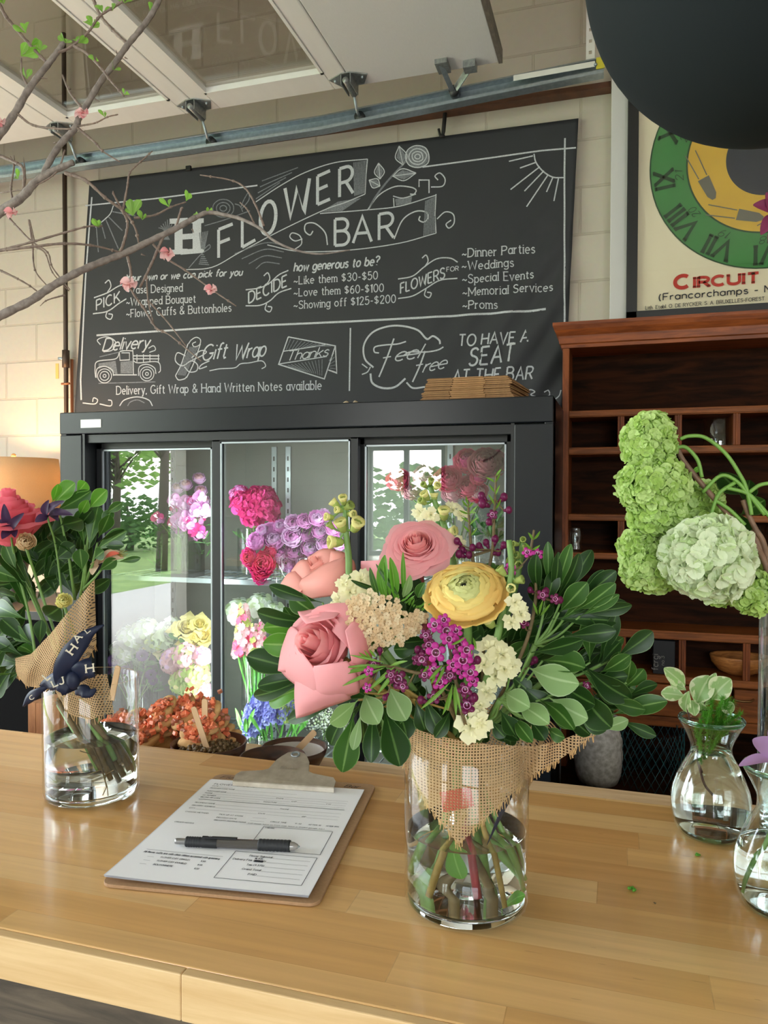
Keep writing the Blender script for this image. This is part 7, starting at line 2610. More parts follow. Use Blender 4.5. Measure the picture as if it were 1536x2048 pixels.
wr = thing('burlap_wrap', 'burlap wrapped round the left bouquet and tied with navy ribbon', 'burlap', VL + V((0, 0, .17)))
T_ = [(0, 30, 1316), (.2, 62, 1308), (.45, 104, 1264), (.72, 146, 1210), (1, 189, 1158)]
B_ = [(0, 32, 1348), (.2, 52, 1372), (.45, 95, 1378), (.72, 160, 1345), (1, 193, 1290)]


def bl(u, v):
    xt, yt = interp(T_, u)
    xb, yb_ = interp(B_, u)
    x, y = xt + (xb - xt) * v, yt + (yb_ - yt) * v
    return atY(x, y, YL - .055 * math.sin(PI * min(1, .1 + .85 * u)) - .02 * math.sin(PI * v) + .004 * math.sin(u * 18 + v * 3))


c1_ = MB().grid(bl, 44, 22)
uvmeters(c1_, .5)
c1_.build('upper_cloth', M_BURLAP, wr)
T2 = [(0, 104, 1368), (.35, 130, 1376), (.6, 165, 1350), (1, 214, 1348)]
B2 = [(0, 116, 1392), (.35, 140, 1430), (.6, 178, 1440), (1, 228, 1424)]


def bl2(u, v):
    xt, yt = interp(T2, u)
    xb, yb_ = interp(B2, u)
    return atY(xt + (xb - xt) * v, yt + (yb_ - yt) * v, YL - .036 * math.sin(PI * (.12 + .76 * u)) + .003 * math.sin(u * 15))


c2_ = MB().grid(bl2, 30, 14)
uvmeters(c2_, .3)
c2_.build('lower_cloth', M_BURLAP, wr)
fr = MB()
for i in range(70):
    u = rl.random()
    f_n = bl if i % 3 else bl2
    p, q = f_n(u, 1), f_n(u, .96)
    fr.tube([q, p, p + ((p - q).normalized() + V((rl.uniform(-.5, .5), 0, rl.uniform(-.4, .1)))) * rl.uniform(.003, .008)], .0005, 4)
fr.build('frayed_threads', M_THREAD, wr)

rib = thing('ribbon_bow', 'navy ribbon bow with white capital letters on the left burlap wrap', 'ribbon', lw(150, 1370, -.08))
M_LET = mat('cream_lettering', rgb(222, 214, 190), .6)


def ribbon(pts, wpx, Ys, name='loop', tilt=.3):
    P = cr([tuple(atY(x, y, Y)) for (x, y), Y in zip(pts, Ys)], 6)
    Wp = wpx if isinstance(wpx, (list, tuple)) else [wpx] * len(pts)
    Wv = [w_.x for w_ in cr([(w_, 0, 0) for w_ in Wp], 6)]
    mb = MB()
    vs = []
    for i, p in enumerate(P):
        d = (P[min(i + 1, len(P) - 1)] - P[max(i - 1, 0)]).normalized()
        n = to_cam(p) + V((tilt * math.sin(i * .4), 0, 0))
        s = n.cross(d).normalized()
        w_ = px2m(Wv[i], p) / 2
        for u in (-1, -.5, 0, .5, 1):
            vs.append(p + s * (u * w_) + to_cam(p) * (.0015 * (1 - u * u)))
    k = 5
    mb.add(vs, [(i * k + j, i * k + j + 1, (i + 1) * k + j + 1, (i + 1) * k + j) for i in range(len(P) - 1) for j in range(k - 1)])
    return mb.build(name, M_NAVY, rib, solid=.0005)


YR = YL - .085
ribbon([(140, 1385), (128, 1350), (138, 1315), (165, 1280), (185, 1262), (208, 1250)], [30, 40, 42, 32, 16, 3], [YR, YR - .012, YR - .016, YR - .012, YR - .006, YR], 'loop')
ribbon([(150, 1352), (168, 1340), (186, 1334)], [34, 40, 40], [YR - .008, YR - .012, YR - .008], 'loop')
ribbon([(142, 1372), (118, 1362), (100, 1366), (88, 1375)], [40, 38, 30, 20], [YR - .010, YR - .016, YR - .012, YR], 'loop')
ribbon([(96, 1372), (78, 1382), (62, 1394), (47, 1413)], [8, 14, 20, 3], [YR, YR - .004, YR, YR + .006], 'tail')
ribbon([(150, 1385), (165, 1382), (180, 1386), (192, 1378)], [10, 26, 18, 6], [YR + .02, YR + .018, YR + .02, YR + .022], 'tail')
MB().ball(lw(146, 1360, -.095), px2m(17, lw(146, 1360, -.095)), 12, sq=(.9, .7, 1.1)).build('knot', M_NAVY, rib)
lt = MB()


def rl_text(ch, x, y, ang, hpx, wpx, Y):
    p = atY(x, y, Y)
    n = to_cam(p)
    right = V((1, 0, 0)) - n * n.x
    right.normalize()
    up = right.cross(n) * -1
    up = n.cross(right)
    e = right * math.cos(ang) + up * math.sin(ang)
    u_ = n.cross(e)
    w_ = px2m(wpx, p)
    text(lt, ch, p - e * w_ / 2, p + e * w_ / 2, px2m(hpx, p), u_, n, .2, serif=True)


rl_text('H', 150, 1303, 1.05, 15, 15, YR - .0235)
rl_text('A', 160, 1280, 1.0, 13, 13, YR - .020)
rl_text('L', 178, 1264, .8, 8, 8, YR - .0125)
rl_text('H', 180, 1344, .25, 15, 14, YR - .0175)
rl_text('L', 98, 1358, .9, 14, 8, YR - .0215)
rl_text('L', 112, 1372, .6, 12, 9, YR - .0215)
rl_text('J', 124, 1368, .4, 13, 8, YR - .0215)
rl_text('C', 66, 1398, .8, 8, 8, YR - .0085)
lt.build('lettering', M_LET, rib, smooth=False)

# foliage of the left bouquet
lf = thing('leaf_spray', 'glossy green leaves spreading from the left bouquet toward the cooler', 'foliage', lw(150, 1180), 'leaf sprays in the left bouquet')
mb = MB()
for (x0, y0, x1, y1, w_, mi) in ((168, 1092, 160, 1020, 30, 1), (178, 1098, 197, 1012, 34, 1), (196, 1076, 219, 1030, 26, 1), (105, 1012, 150, 966, 32, 2), (110, 1022, 182, 982, 32, 1), (178, 1018, 214, 980, 30, 2), (152, 988, 172, 964, 26, 2), (212, 1026, 245, 1005, 18, 1), (104, 1005, 116, 968, 18, 2), (188, 1102, 253, 1062, 30, 1), (205, 1092, 248, 1092, 18, 0), (192, 1086, 252, 1060, 20, 0),
                                 (165, 1144, 160, 1098, 30, 1), (188, 1118, 208, 1102, 26, 1), (196, 1142, 233, 1118, 24, 1), (234, 1124, 281, 1116, 13, 1), (150, 1060, 185, 1020, 26, 0), (120, 1050, 165, 1040, 34, 0), (95, 1075, 140, 1042, 30, 0), (148, 1112, 100, 1066, 28, 0), (110, 1120, 150, 1090, 34, 0), (90, 1230, 120, 1215, 40, 0), (160, 1030, 176, 1000, 20, 2), (205, 1060, 224, 1020, 22, 1)):
    pleaf(mb, x0, y0, x1, y1, w_, YL - .01, YL - rl.uniform(-.01, .03), rl, mi)
for i in range(56):
    x, y = rl.uniform(60, 190), rl.uniform(1080, 1280)
    if x - 60 > (1300 - y) * 1.2:
        continue
    a = rl.uniform(-2.6, -.4)
    pleaf(mb, x, y, x + 60 * math.cos(a), y + 60 * math.sin(a), 26, YL + .02 + rl.uniform(0, .03), YL + .02, rl, 0)
mb.build('leaves', L_ALL, lf)
sb = MB()
for (x0, y0, x1, y1) in ((168, 1180, 170, 1090), (170, 1170, 195, 1085), (165, 1180, 210, 1130), (150, 1200, 120, 1030), (160, 1200, 180, 1020)):
    sb.tube([lw(x0, y0, .005), lw((x0 + x1) / 2 + 3, (y0 + y1) / 2, 0), lw(x1, y1, -.008)], [.0022, .0013], 6)
sb.build('stem', M_STEMG, lf)
lf2 = thing('leaf_spray', 'dark leaves hanging down the left edge of the left bouquet', 'foliage', lw(40, 1250), 'leaf sprays in the left bouquet')
mb = MB()
for (x0, y0, x1, y1, w_, mi) in ((60, 1175, 10, 1086, 30, 0), (58, 1190, 2, 1110, 30, 0), (52, 1165, -12, 1140, 32, 1), (60, 1240, 16, 1130, 26, 0), (55, 1240, -10, 1210, 34, 1), (62, 1290, 4, 1238, 34, 0), (66, 1288, 30, 1256, 24, 1), (50, 1330, -8, 1308, 30, 0), (40, 1345, -20, 1362, 32, 1), (36, 1150, 10, 1088, 24, 1), (70, 1300, 50, 1250, 26, 0), (80, 1290, 84, 1240, 24, 0), (44, 1310, -10, 1280, 28, 0), (52, 1335, 0, 1372, 28, 0), (30, 1330, -10, 1395, 30, 0), (20, 1290, -30, 1330, 40, 0), (70, 1310, 40, 1292, 22, 1)):
    pleaf(mb, x0, y0, x1, y1, w_, YL - .02, YL - rl.uniform(0, .04), rl, mi)
for i in range(30):
    x, y = rl.uniform(-20, 80), rl.uniform(1100, 1320)
    a = rl.uniform(2.0, 4.2)
    pleaf(mb, x, y, x + 60 * math.cos(a), y + 60 * math.sin(a), 28, YL + .02, YL + .02, rl, 0)
mb.build('leaves', L_ALL, lf2)
MB().tube(cr([lw(72, 1320, -.02), lw(60, 1240, -.02), lw(40, 1160, -.02)], 5), .002, 6).build('stem', M_STEMG, lf2)

P_COR = petalmat('coral_pink', rgb(250, 128, 146), .45)
P_COR2 = petalmat('coral_pink_light', rgb(244, 110, 134), .35)
cp = rose_mb(random.Random(12), 14, .7, .0, 6, (0, 0, 0))
p = lw(26, 1046, -.01)
t = thing('peony', 'big coral pink bloom at the top of the left bouquet, by the lamp', 'peony', p - V((0, 0, .03)))
place(cp, 'bloom', [P_COR, P_COR2, P_COR, M_STEMG], t, p - V((0, 0, px2m(38, p))), (.05, -.2, 1), px2m(94, p))
MB().tube(cr([p - V((0, 0, .03)), lw(70, 1200, .01), lw(150, 1390, 0)], 5), .003, 7).build('stem', M_STEMG, t)
P_CLEM = petalmat('clematis_plum', rgb(70, 48, 80), .15, var=.5, vc=rgb(50, 34, 58), vs=80)
for k, (cx_, cy_, tips, lab) in enumerate(((20, 1062, ((8, 1008), (48, 1026), (-6, 1040), (30, 1075), (4, 1078)), 'dark purple clematis in front of the coral bloom'),
                                           (95, 1035, ((98, 1000), (146, 1030), (116, 1042), (70, 1044), (128, 1002)), 'dark purple clematis between the coral bloom and the leaves'))):
    t = thing('clematis', lab, 'clematis', lw(cx_, cy_, -.05))
    mb = MB()
    for (x1, y1) in tips:
        leaf(mb, lw(cx_, cy_, -.045), lw(x1, y1, -.06), px2m(16, lw(cx_, cy_)), to_cam(lw(cx_, cy_)) + V((rl.uniform(-.5, .5), 0, .4)), .14, .5, 0, p=1.0, stalk=0)
    mb.build('petals', P_CLEM, t)
    MB().tube(cr([lw(cx_, cy_, -.04), lw(cx_ + 20, cy_ + 80, -.01), lw(140, 1360, 0)], 5), .0014, 6).build('stem', M_STEMG, t)
bl_t = simple_bloom_mb(random.Random(2), 22, 1.0)
for (x, y, r, mm, nm, lab) in ((50, 1088, 26, P_TAN, 'carnation', 'dried tan bloom under the coral flower of the left bouquet'), (126, 1205, 22, P_STK2, 'carnation', 'shaded yellow green bloom low in the left bouquet')):
    p = lw(x, y, -.03)
    t = thing(nm, lab, 'flower', p)
    place(bl_t, 'bloom', [mm, mm], t, p, to_cam(p) + V((.1, 0, .3)), px2m(r, p))
    MB().tube(cr([p, lw(x + 30, y + 90, 0), lw(148, 1380, 0)], 4), .002, 6).build('stem', M_STEMG, t)
# pale bloom with stamens at the right
t = thing('alstroemeria', 'pale bloom with a coral throat at the right side of the left bouquet', 'flower', lw(200, 1125))
mb = MB()
for (x1, y1, w_) in ((240, 1104, 22), (248, 1116, 18), (190, 1122, 20), (185, 1150, 18), (230, 1108, 14)):
    leaf(mb, lw(196, 1130, .01), lw(x1, y1, -.005), px2m(w_, lw(200, 1125)), V((0, -1, .8)), .12, .3, 0, p=1.0, stalk=0)
leaf(mb, lw(210, 1116, -.004), lw(238, 1107, -.010), px2m(12, lw(200, 1125)), V((0, -1, .8)), .1, .3, 1, p=1.0, stalk=0)
mb.build('petals', [petalmat('pale_apricot', rgb(226, 200, 170), .35), petalmat('coral_throat', rgb(230, 112, 90), .3)], t)
sm = MB()
for i in range(14):
    a = lw(235, 1110, -.008)
    sm.tube([a, a + V((rl.uniform(.004, .014), rl.uniform(-.004, .004), rl.uniform(-.004, .008)))], .0004, 4)
sm.build('stamens', M_STEMGOLD, t)
# bundle of stems going down into the water
for i in range(15):
    a = lw(132 + (i % 5) * 12, 1424 + (i % 3) * 5, .02 * math.sin(i * 1.7))
    bx, by = 196 + (i % 5) * 19 + rl.uniform(-5, 5), 1540 + (i * 7 % 5) * 9 - (i % 5) * 6
    b = lw(bx, by, .028 * math.sin(i * 2.3))
    d2 = V((b.x - VL.x, b.y - VL.y))
    if d2.length > VR_ - .009:
        d2 = d2 * ((VR_ - .009) / d2.length)
        b.x, b.y = VL.x + d2.x, VL.y + d2.y
    b.z = max(b.z, CT + .02)
    tag(MB().tube([a + (a - b) * .25, a, a.lerp(b, .5), b], [.0034, .0034, .0032, .0034], 8).build('cut_branch', (M_STEMB, M_STEMG, M_STEMB, mat('dark_wet_stem', rgb(92, 82, 60), .5, var=.5, vscale=90))[i % 4], loc=b),
        'cut stem leaning to the right in the bundle in the left vase', 'branch', 'stems of the left bouquet in water')
ns = thing('needle_sprig', 'thin bare needle twig standing in the water of the left vase', 'twig', lw(220, 1580))
mb = MB()
mb.tube(cr([lw(180, 1490, -.03), lw(200, 1530, -.032), lw(214, 1575, -.034)], 5), .0009, 6)
for (x0, y0, x1, y1) in ((192, 1515, 162, 1508), (202, 1540, 176, 1550), (206, 1552, 228, 1540), (214, 1572, 205, 1590), (214, 1572, 216, 1592), (184, 1495, 148, 1466), (210, 1560, 214, 1532)):
    mb.tube([lw(x0, y0, -.032), lw(x1, y1, -.034)], .0006, 5)
mb.build('twig', M_STEMB, ns)

# ------------------------------------------------------------------ clipboard, order form, pen
M_HARD = mat('hardboard', rgb(170, 134, 98), .7, var=.5, vscale=300, vcol=rgb(150, 116, 82), bump=.1, bscale=600)
M_HARDE = mat('hardboard_edge', rgb(122, 92, 66), .8)
M_SHEET = mat('white_sheet', rgb(250, 251, 254), .7)
M_INK = mat('print_ink', rgb(40, 42, 50), .7)
M_CLIP = mat('worn_clip_metal', rgb(206, 198, 184), .36, .8, var=.7, vscale=70, vcol=rgb(174, 164, 148))
Zb = CT + .004
a, b, c_, d_ = atZ(427, 1557, CT + .006), atZ(727, 1582, CT + .006), atZ(612, 1789, CT + .006), atZ(213, 1759.5, CT + .006)
ctr = (a + b + c_ + d_) / 4
ex = ((b - a) + (c_ - d_)).normalized()
ey = V((-ex.y, ex.x, 0))                       # towards the clip
if ey.dot((a + b) / 2 - ctr) < 0:
    ey = -ey
SW, SH = .2159, .2794


def cp_(u, v, z):
    """Clipboard coordinates: u along the width, v up the sheet, from the sheet's middle."""
    return V((ctr.x, ctr.y, 0)) + ex * u + ey * v + V((0, 0, z))


def rounded(u0, u1, v0, v1, r, z, n=5):
    P = []
    for (cu, cv, a0) in ((u1 - r, v1 - r, 0), (u0 + r, v1 - r, 90), (u0 + r, v0 + r, 180), (u1 - r, v0 + r, 270)):
        for k in range(n + 1):
            t = math.radians(a0 + 90 * k / n)
            P.append(cp_(cu + r * math.cos(t), cv + r * math.sin(t), z))
    return P


BU, BV0, BV1 = SW / 2 + .0075, -SH / 2 - .007, SH / 2 + .026
clip = thing('clipboard', 'brown hardboard clipboard with a worn metal clip lying on the counter', 'clipboard', cp_(0, 0, CT))
MB().prism(rounded(-BU + .005, BU + .004, BV0, BV1, .012, CT + .0006), (0, 0, .0034)).build('board', M_HARD, clip, smooth=False, bevel=.0006)
st = MB()
cvx = [(-.088, .0), (.088, .0), (.088, .012), (.082, .02), (.045, .026), (.036, .030), (.030, .052), (.024, .062), (.016, .072), (.0, .078), (-.016, .072), (-.024, .062), (-.030, .052), (-.036, .030), (-.045, .026), (-.082, .02), (-.088, .012)]
V0 = SH / 2 - .018


def clipz(v):
    return CT + .0085 + (.004 if v < .004 else .0055 + .26 * v)


cvx = [(u * .8, v) for u, v in cvx]
pl = [cp_(u, V0 + v * .9, clipz(v)) for u, v in cvx]
n_ = len(pl)
st.add(pl, [tuple(range(n_))])
st.add([cp_(-.0704, V0 - .001, CT + .0062), cp_(.0704, V0 - .001, CT + .0062), pl[1], pl[0]], [(0, 1, 2, 3)])
st.build('clip_plate', M_CLIP, clip, smooth=False, solid=.0014, bevel=.0005)
MB().tube([cp_(-.042, V0 + .026, CT + .011), cp_(.042, V0 + .026, CT + .011)], .0055, 10).build('spring', M_IRON, clip)
MB().box(-.034, .034, 0, .03, 0, .0016, M=Matrix.Translation(cp_(0, V0 + .02, CT + .0042)) @ Matrix(((ex.x, ey.x, 0, 0), (ex.y, ey.y, 0, 0), (0, 0, 1, 0), (0, 0, 0, 1)))).build('base_plate', M_CLIP, clip, smooth=False)
for s in (-1, 1):
    MB().lathe([(1e-4, .006), (.004, .006), (.0045, .003), (.0045, 0)], 12, M=axis_matrix(cp_(s * .052, V0 + .027, CT + .0042), (0, 0, 1), 1.5)).build('rubber_corner', M_STEEL, clip)
hp = cp_(0, V0 + .060, clipz(.066) + .0012)
MB().lathe([(.0042, 0), (.0062, .0004), (.0066, .0012), (.0058, .0018), (.0042, .0008)], 20, M=axis_matrix(hp, (ey * -.26 + V((0, 0, 1))), 1)).build('eyelet', M_STEEL, clip)
hw = MB()
text(hw, 'Flower', cp_(-.100, BV1 - .016, CT + .0043), cp_(-.058, BV1 - .016, CT + .0043), .0085, ey, V((0, 0, 1)), .11, slant=.3)
text(hw, 'Bar', cp_(.078, BV1 - .018, CT + .0043), cp_(.098, BV1 - .018, CT + .0043), .009, ey, V((0, 0, 1)), .11, slant=.3)
hw.build('handwriting', M_INK, clip, smooth=False)
em = MB()
q0 = cp_(-.013, V0 + .028, clipz(.031) + .0012)
text(em, 'Saunders', q0, q0 + ex * .026, .005, ey + V((0, 0, .26)), V((0, 0, 1)), .16)
em.build('embossing', mat('embossed_shine', rgb(206, 200, 186), .3, .8), clip, smooth=False)
# sheets under the clip
ZS = CT + .0042
form = thing('order_form', 'white FLOWER ORDERS form on top of the sheets held by the clipboard', 'paper', cp_(0, 0, ZS))


def sheet_z(u, v):
    return ZS + .0018 + .0016 * max(0, (-v / SH + .5 - .6)) ** 2 * 8 + .0018 * max(0, -u / SW) ** 2 * 4 * max(0, .5 - v / SH)


for k in range(1):
    MB().grid(lambda u, v: cp_((u - .5) * SW, (v - .5) * SH, sheet_z((u - .5) * SW, (v - .5) * SH)), 14, 18).build('sheet', M_SHEET, form, smooth=False)
under = MB()
for k in range(3):
    under.grid(lambda u, v: cp_((u - .5) * SW + .0008 * (k - 1) - .0012, (v - .5) * SH - .0006 * k, sheet_z((u - .5) * SW, (v - .5) * SH) - .0005 * (k + 1)), 10, 14)
tag(under.build('paper_stack', mat('under_sheet', rgb(226, 226, 232), .75), loc=cp_(0, 0, ZS)), 'spare blank sheets showing just under the order form on the clipboard', 'paper')
ink = MB()
UPv, NZ = ey, V((0, 0, 1))


def fp(x, y):
    """Form coordinates in inches from the top left corner."""
    u, v = (x / 8.5 - .5) * SW, (.5 - y / 11) * SH
    return cp_(u, v, sheet_z(u, v) + .0004)


def ft(s, x0, x1, y, h, wgt=.15, serif=False):
    text(ink, s, fp(x0, y), fp(x1, y), h / 11 * SH, UPv, NZ, wgt, 0, serif)


def fl_(x0, y0, x1, y1, wpt=.022):
    k = max(1, int(abs(x1 - x0) + abs(y1 - y0)))
    stroke(ink, [fp(x0 + (x1 - x0) * i / k, y0 + (y1 - y0) * i / k) for i in range(k + 1)], wpt * .0254, NZ)


ft('FLOWER ORDERS', .45, 2.75, .78, .19, .13)
for (s, x0, x1, y) in (('DATE', .45, .78, 1.02), ('DESIGNER CODE NAME', .45, 1.8, 1.3), ('PURCHASER NAME', .45, 1.5, 1.72), ('PHONE', .45, .85, 2.0), ('EMAIL', 4.3, 4.7, 2.0), ('CC NUMBER', .45, 1.15, 2.28), ('EXP', 5.2, 5.45, 2.28), ('CVC', 7.0, 7.25, 2.28), ('BILLING ZIP CODE', .45, 1.5, 2.55), ('SIGNATURE', 3.8, 4.5, 2.55),
                       ('RECIPIENT NAME', .45, 1.5, 3.25), ('PHONE', 4.9, 5.35, 3.25), ('DELIVERY ADDRESS', .45, 1.65, 3.62), ('CITY', .45, .75, 3.95), ('STATE', 4.0, 4.35, 3.95), ('ZIP', 6.2, 6.4, 3.95), ('CHOOSE METHOD:', .45, 1.65, 4.4), ('PICK UP AT STORE', 2.2, 3.4, 4.4), ('DELIVERY DATE', 2.2, 3.2, 4.75), ('CIRCLE TIME:', 4.9, 5.7, 4.75), ('9-12', 6.1, 6.4, 4.75),
                       ('AFTER 12', 6.75, 7.35, 4.75), ('AFTER 3PM', 7.6, 8.2, 4.75), ('DELIVERY INSTRUCTIONS:', 2.2, 3.8, 5.05), ('ORDER NOTES', .45, 1.4, 5.6), ('CARD MSG', 4.85, 5.3, 5.42)):
    ft(s, x0, x1, y, .105, .15)
ft('(call ahead, leave on front step, leave in shaded garage, etc.)', 3.9, 7.6, 5.08, .09, .14)
for (x0, x1, y) in ((.82, 1.6, 1.02), (1.85, 5.2, 1.3), (1.55, 8.0, 1.72), (.9, 4.25, 2.0), (4.75, 8.0, 2.0), (1.2, 5.15, 2.28), (5.5, 6.95, 2.28), (7.3, 8.0, 2.28), (1.55, 3.6, 2.55), (4.55, 8.0, 2.55), (1.55, 4.85, 3.25), (5.4, 8.0, 3.25), (1.7, 8.0, 3.62), (.8, 3.95, 3.95), (4.4, 6.15, 3.95), (6.45, 8.0, 3.95), (3.9, 4.6, 4.4), (3.9, 4.6, 4.75), (3.85, 8.0, 5.12)):
    fl_(x0, y + .02, x1, y + .02, .012)
fl_(.45, 2.78, 8.05, 2.78, .035)
for (x0, y0, x1, y1) in ((4.75, 5.25, 8.05, 7.55), (4.35, 7.85, 8.0, 10.3)):
    for q in ((x0, y0, x1, y0), (x1, y0, x1, y1), (x1, y1, x0, y1), (x0, y1, x0, y0)):
        fl_(*q, .026)
fl_(.5, 8.45, 4.0, 8.45, .016)
ft('All flower cuffs are with white ribbon accented with greenery', .5, 3.95, 8.75, .13, .2)
for (s, y, pr) in (('FLOWER CUFF (SINGLE)', 9.08, '$30'), ('FLOWER CUFF (DOUBLE)', 9.42, '$45'), ('BOUTONNIERE', 9.76, '$20')):
    ft(s, 1.45, 2.75 if len(s) > 12 else 2.3, y, .115, .15)
    ft(pr, 3.25, 3.45, y, .115, .15)
    fl_(.85, y, 1.15, y, .012)
for (s, x0, x1, y) in (('Flower Subtotal', 5.1, 6.1, 8.22), ('Delivery Fee ($12.00)', 4.5, 5.95, 8.62), ('Tax (9.375)', 5.25, 6.0, 9.02), ('Grand Total', 5.2, 6.0, 9.42), ('PAID', 5.6, 5.95, 9.82)):
    ft(s, x0, x1, y, .13, .15, True)
    fl_(x1 + .05, y + .02, 7.8, y + .02, .014)
for k in range(5):
    fl_(5.45, 8.52 + .035 * k, 5.85, 8.54 + .03 * k, .03)
ft('$15', 5.4, 5.75, 8.43, .12, .2)
ink.build('print', M_INK, form, smooth=False)

# pen
ZP = CT + .0062 + .0055
p0, p1 = atZ(350, 1682, ZP), atZ(600, 1693, ZP)
pd = (p1 - p0).normalized()
PLn = (p1 - p0).length
pen = thing('pen', 'black retractable pen with rubber grip lying on the order form', 'pen', p0)
M_RUB = mat('black_rubber', rgb(28, 30, 33), .6)
M_SMOKE = mat('smoky_barrel', rgb(74, 70, 66), .15, coat=.6)
M_CLEARG = mat('clear_tip', rgb(150, 146, 140), .12, coat=.6)
MX = axis_matrix(p0, pd, PLn)
rr = .0055 / PLn
MB().lathe([(1e-4, 0), (rr * .55, .004), (rr * .6, .02), (rr * .6, .09)], 20, M=MX).build('push_button', mat('grey_metal', rgb(150, 150, 150), .3, .9), pen)
cap = [(rr * .6, .085), (rr * .95, .09)]
for k in range(6):
    cap += [(rr * 1.0, .095 + .02 * k), (rr * 1.03, .10 + .02 * k), (rr * .93, .110 + .02 * k)]
MB().lathe(cap + [(rr * 1.05, .23), (rr * 1.05, .34), (rr * .95, .345)], 24, M=MX).build('cap', M_RUB, pen)
MB().lathe([(rr * .92, .34), (rr * .92, .68)], 24, M=MX).build('barrel', M_SMOKE, pen)
side = pd.cross(V((0, 0, 1))).normalized()
cl0 = p0 + pd * (PLn * .22) + V((0, 0, .0058))
MB().bar(cl0, cl0 + pd * (PLn * .28), .0045, .0014).build('pocket_clip', M_RUB, pen, smooth=False, bevel=.0004)
gp = [(rr * .95, .67)]
for k in range(9):
    gp += [(rr * 1.12, .675 + .028 * k), (rr * 1.16, .688 + .028 * k), (rr * 1.08, .700 + .028 * k)]
MB().lathe(gp + [(rr * .9, .925)], 24, M=MX).build('grip', M_RUB, pen)
MB().lathe([(rr * .9, .92), (rr * .75, .955), (rr * .45, .98), (rr * .3, .985)], 20, M=MX).build('tip', M_CLEARG, pen)
MB().lathe([(rr * .28, .983), (rr * .1, .998), (1e-4, 1.0)], 12, M=MX).build('point', M_STEEL, pen)
text_pen = MB()
q = p0 + pd * (PLn * .27) - side * .0 + V((0, 0, .0068))
text(text_pen, 'G', q, q + pd * .004, .003, -side if side.y < 0 else side, V((0, 0, 1)), .2)
text_pen.build('clip_mark', M_SHEET, pen, smooth=False)

# ------------------------------------------------------------------ bulb vases, right
G_BULB = thin_glass('bulb_vase_glass', (.90, .955, .94, 1), boost=2.0)
PROF = [(.030, 0), (.036, .003), (.0415, .014), (.0447, .034), (.0425, .054), (.034, .076), (.0255, .092), (.0228, .101), (.0245, .110), (.030, .122), (.0350, .131), (.0372, .136)]


def bulb_vase(label, c, wl, s=1.0):
    c = V(c)
    t = thing('bulb_vase', label, 'vase', c)
    P2 = [(v.x * s, v.y * s) for v in cr([(r, z, 0) for r, z in PROF], 5)]
    prof = [(1e-4, .0012)] + [(r, z + .0008) for r, z in P2]
    MB().lathe(prof, 64, loc=c).build('glass_wall', G_BULB, t)
    rim = MB()
    rt_, zt_ = P2[-1]
    rim.lathe([(rt_ - .0022 + .0024 * math.cos(k * PI / 5), zt_ + .0008 + .0026 * math.sin(k * PI / 5)) for k in range(10)], 64, loc=c, closed=True)
    rim.build('rim', real_glass('green_tint_glass', (.78, .93, .88, 1), 1.45), t)
    MB().lathe([(1e-4, .0018), (.030 * s, .0018), (.033 * s, .004), (.030 * s, .009), (1e-4, .0085)], 48, loc=c).build('glass_base', real_glass('green_tint_glass'), t)
    pw = [(max(1e-4, r - .0014), z + .0025) for r, z in P2 if z < wl * s]
    pw = [(1e-4, .0098)] + [(r, max(z, .0098)) for r, z in pw if z > .006] + [(1e-4, wl * s)]
    MB().lathe(pw, 64, loc=c).build('water', M_WATER, t)
    return t, c


B1 = atZ(1420, 1690, CT)
dB = V((B1.x, B1.y, 0))
B1 = dB * ((dB.length + .031) / dB.length)
B1.z = CT
bulb_vase('clear bulb shaped vase with variegated sprigs and fern, standing right of the centre bouquet', B1, .098)
B2 = V((.1545, .815, CT))
bulb_vase('clear bulb shaped vase with lilac clematis at the right edge of the photo', B2, .060)

L_VAR = leafmat('variegated_leaf', rgb(150, 182, 120), rgb(196, 212, 164), rgb(226, 228, 192), trans=.35, blotch=rgb(220, 224, 184))
M_FERN = mat('asparagus_fern', rgb(98, 170, 50), .6, trans=.35)
M_TWIG = mat('red_brown_twig', rgb(84, 52, 44), .6)
rv_ = random.Random(77)


def b1(px, py, dy=0.0):
    return atY(px, py, B1.y + dy)


t = thing('variegated_sprig', 'variegated cream edged sprig standing in the right bulb vase', 'sprig', b1(1420, 1600))
mb = MB()
for (x0, y0, x1, y1, w_) in ((1370, 1372, 1328, 1336, 30), (1368, 1392, 1322, 1386, 28), (1372, 1380, 1340, 1364, 18), (1378, 1382, 1372, 1424, 26), (1392, 1408, 1420, 1352, 44), (1400, 1404, 1404, 1420, 20), (1424, 1398, 1462, 1358, 44), (1418, 1390, 1432, 1346, 18), (1412, 1368, 1398, 1412, 36), (1440, 1400, 1466, 1424, 24), (1384, 1400, 1390, 1432, 22)):
    b_, t_ = b1(x0, y0, rv_.uniform(-.008, .008)), b1(x1, y1, rv_.uniform(-.014, .006))
    n_ = to_cam(b_) + V((rv_.uniform(-.5, .5), 0, rv_.uniform(-.2, .5)))
    leaf(mb, b_, t_, px2m(w_, b_) * 1.05, n_, .1, .3, 0, p=1.1, stalk=.04)
mb.build('leaves', L_VAR, t)
sb = MB()
sb.tube(cr([b1(1425, 1590), b1(1412, 1570), b1(1402, 1530), b1(1396, 1500), b1(1376, 1425), b1(1370, 1375)], 6), [.0012, .0009], 6)
sb.tube(cr([b1(1408, 1548), b1(1400, 1520), b1(1398, 1480), b1(1408, 1410), b1(1424, 1392), b1(1440, 1396)], 6), [.0011, .0008], 6)
sb.build('stem', M_TWIG, t)
t = thing('asparagus_fern', 'feathery green asparagus fern in the mouth of the right bulb vase', 'fern', b1(1420, 1500))
fm, fs_ = MB(), MB()
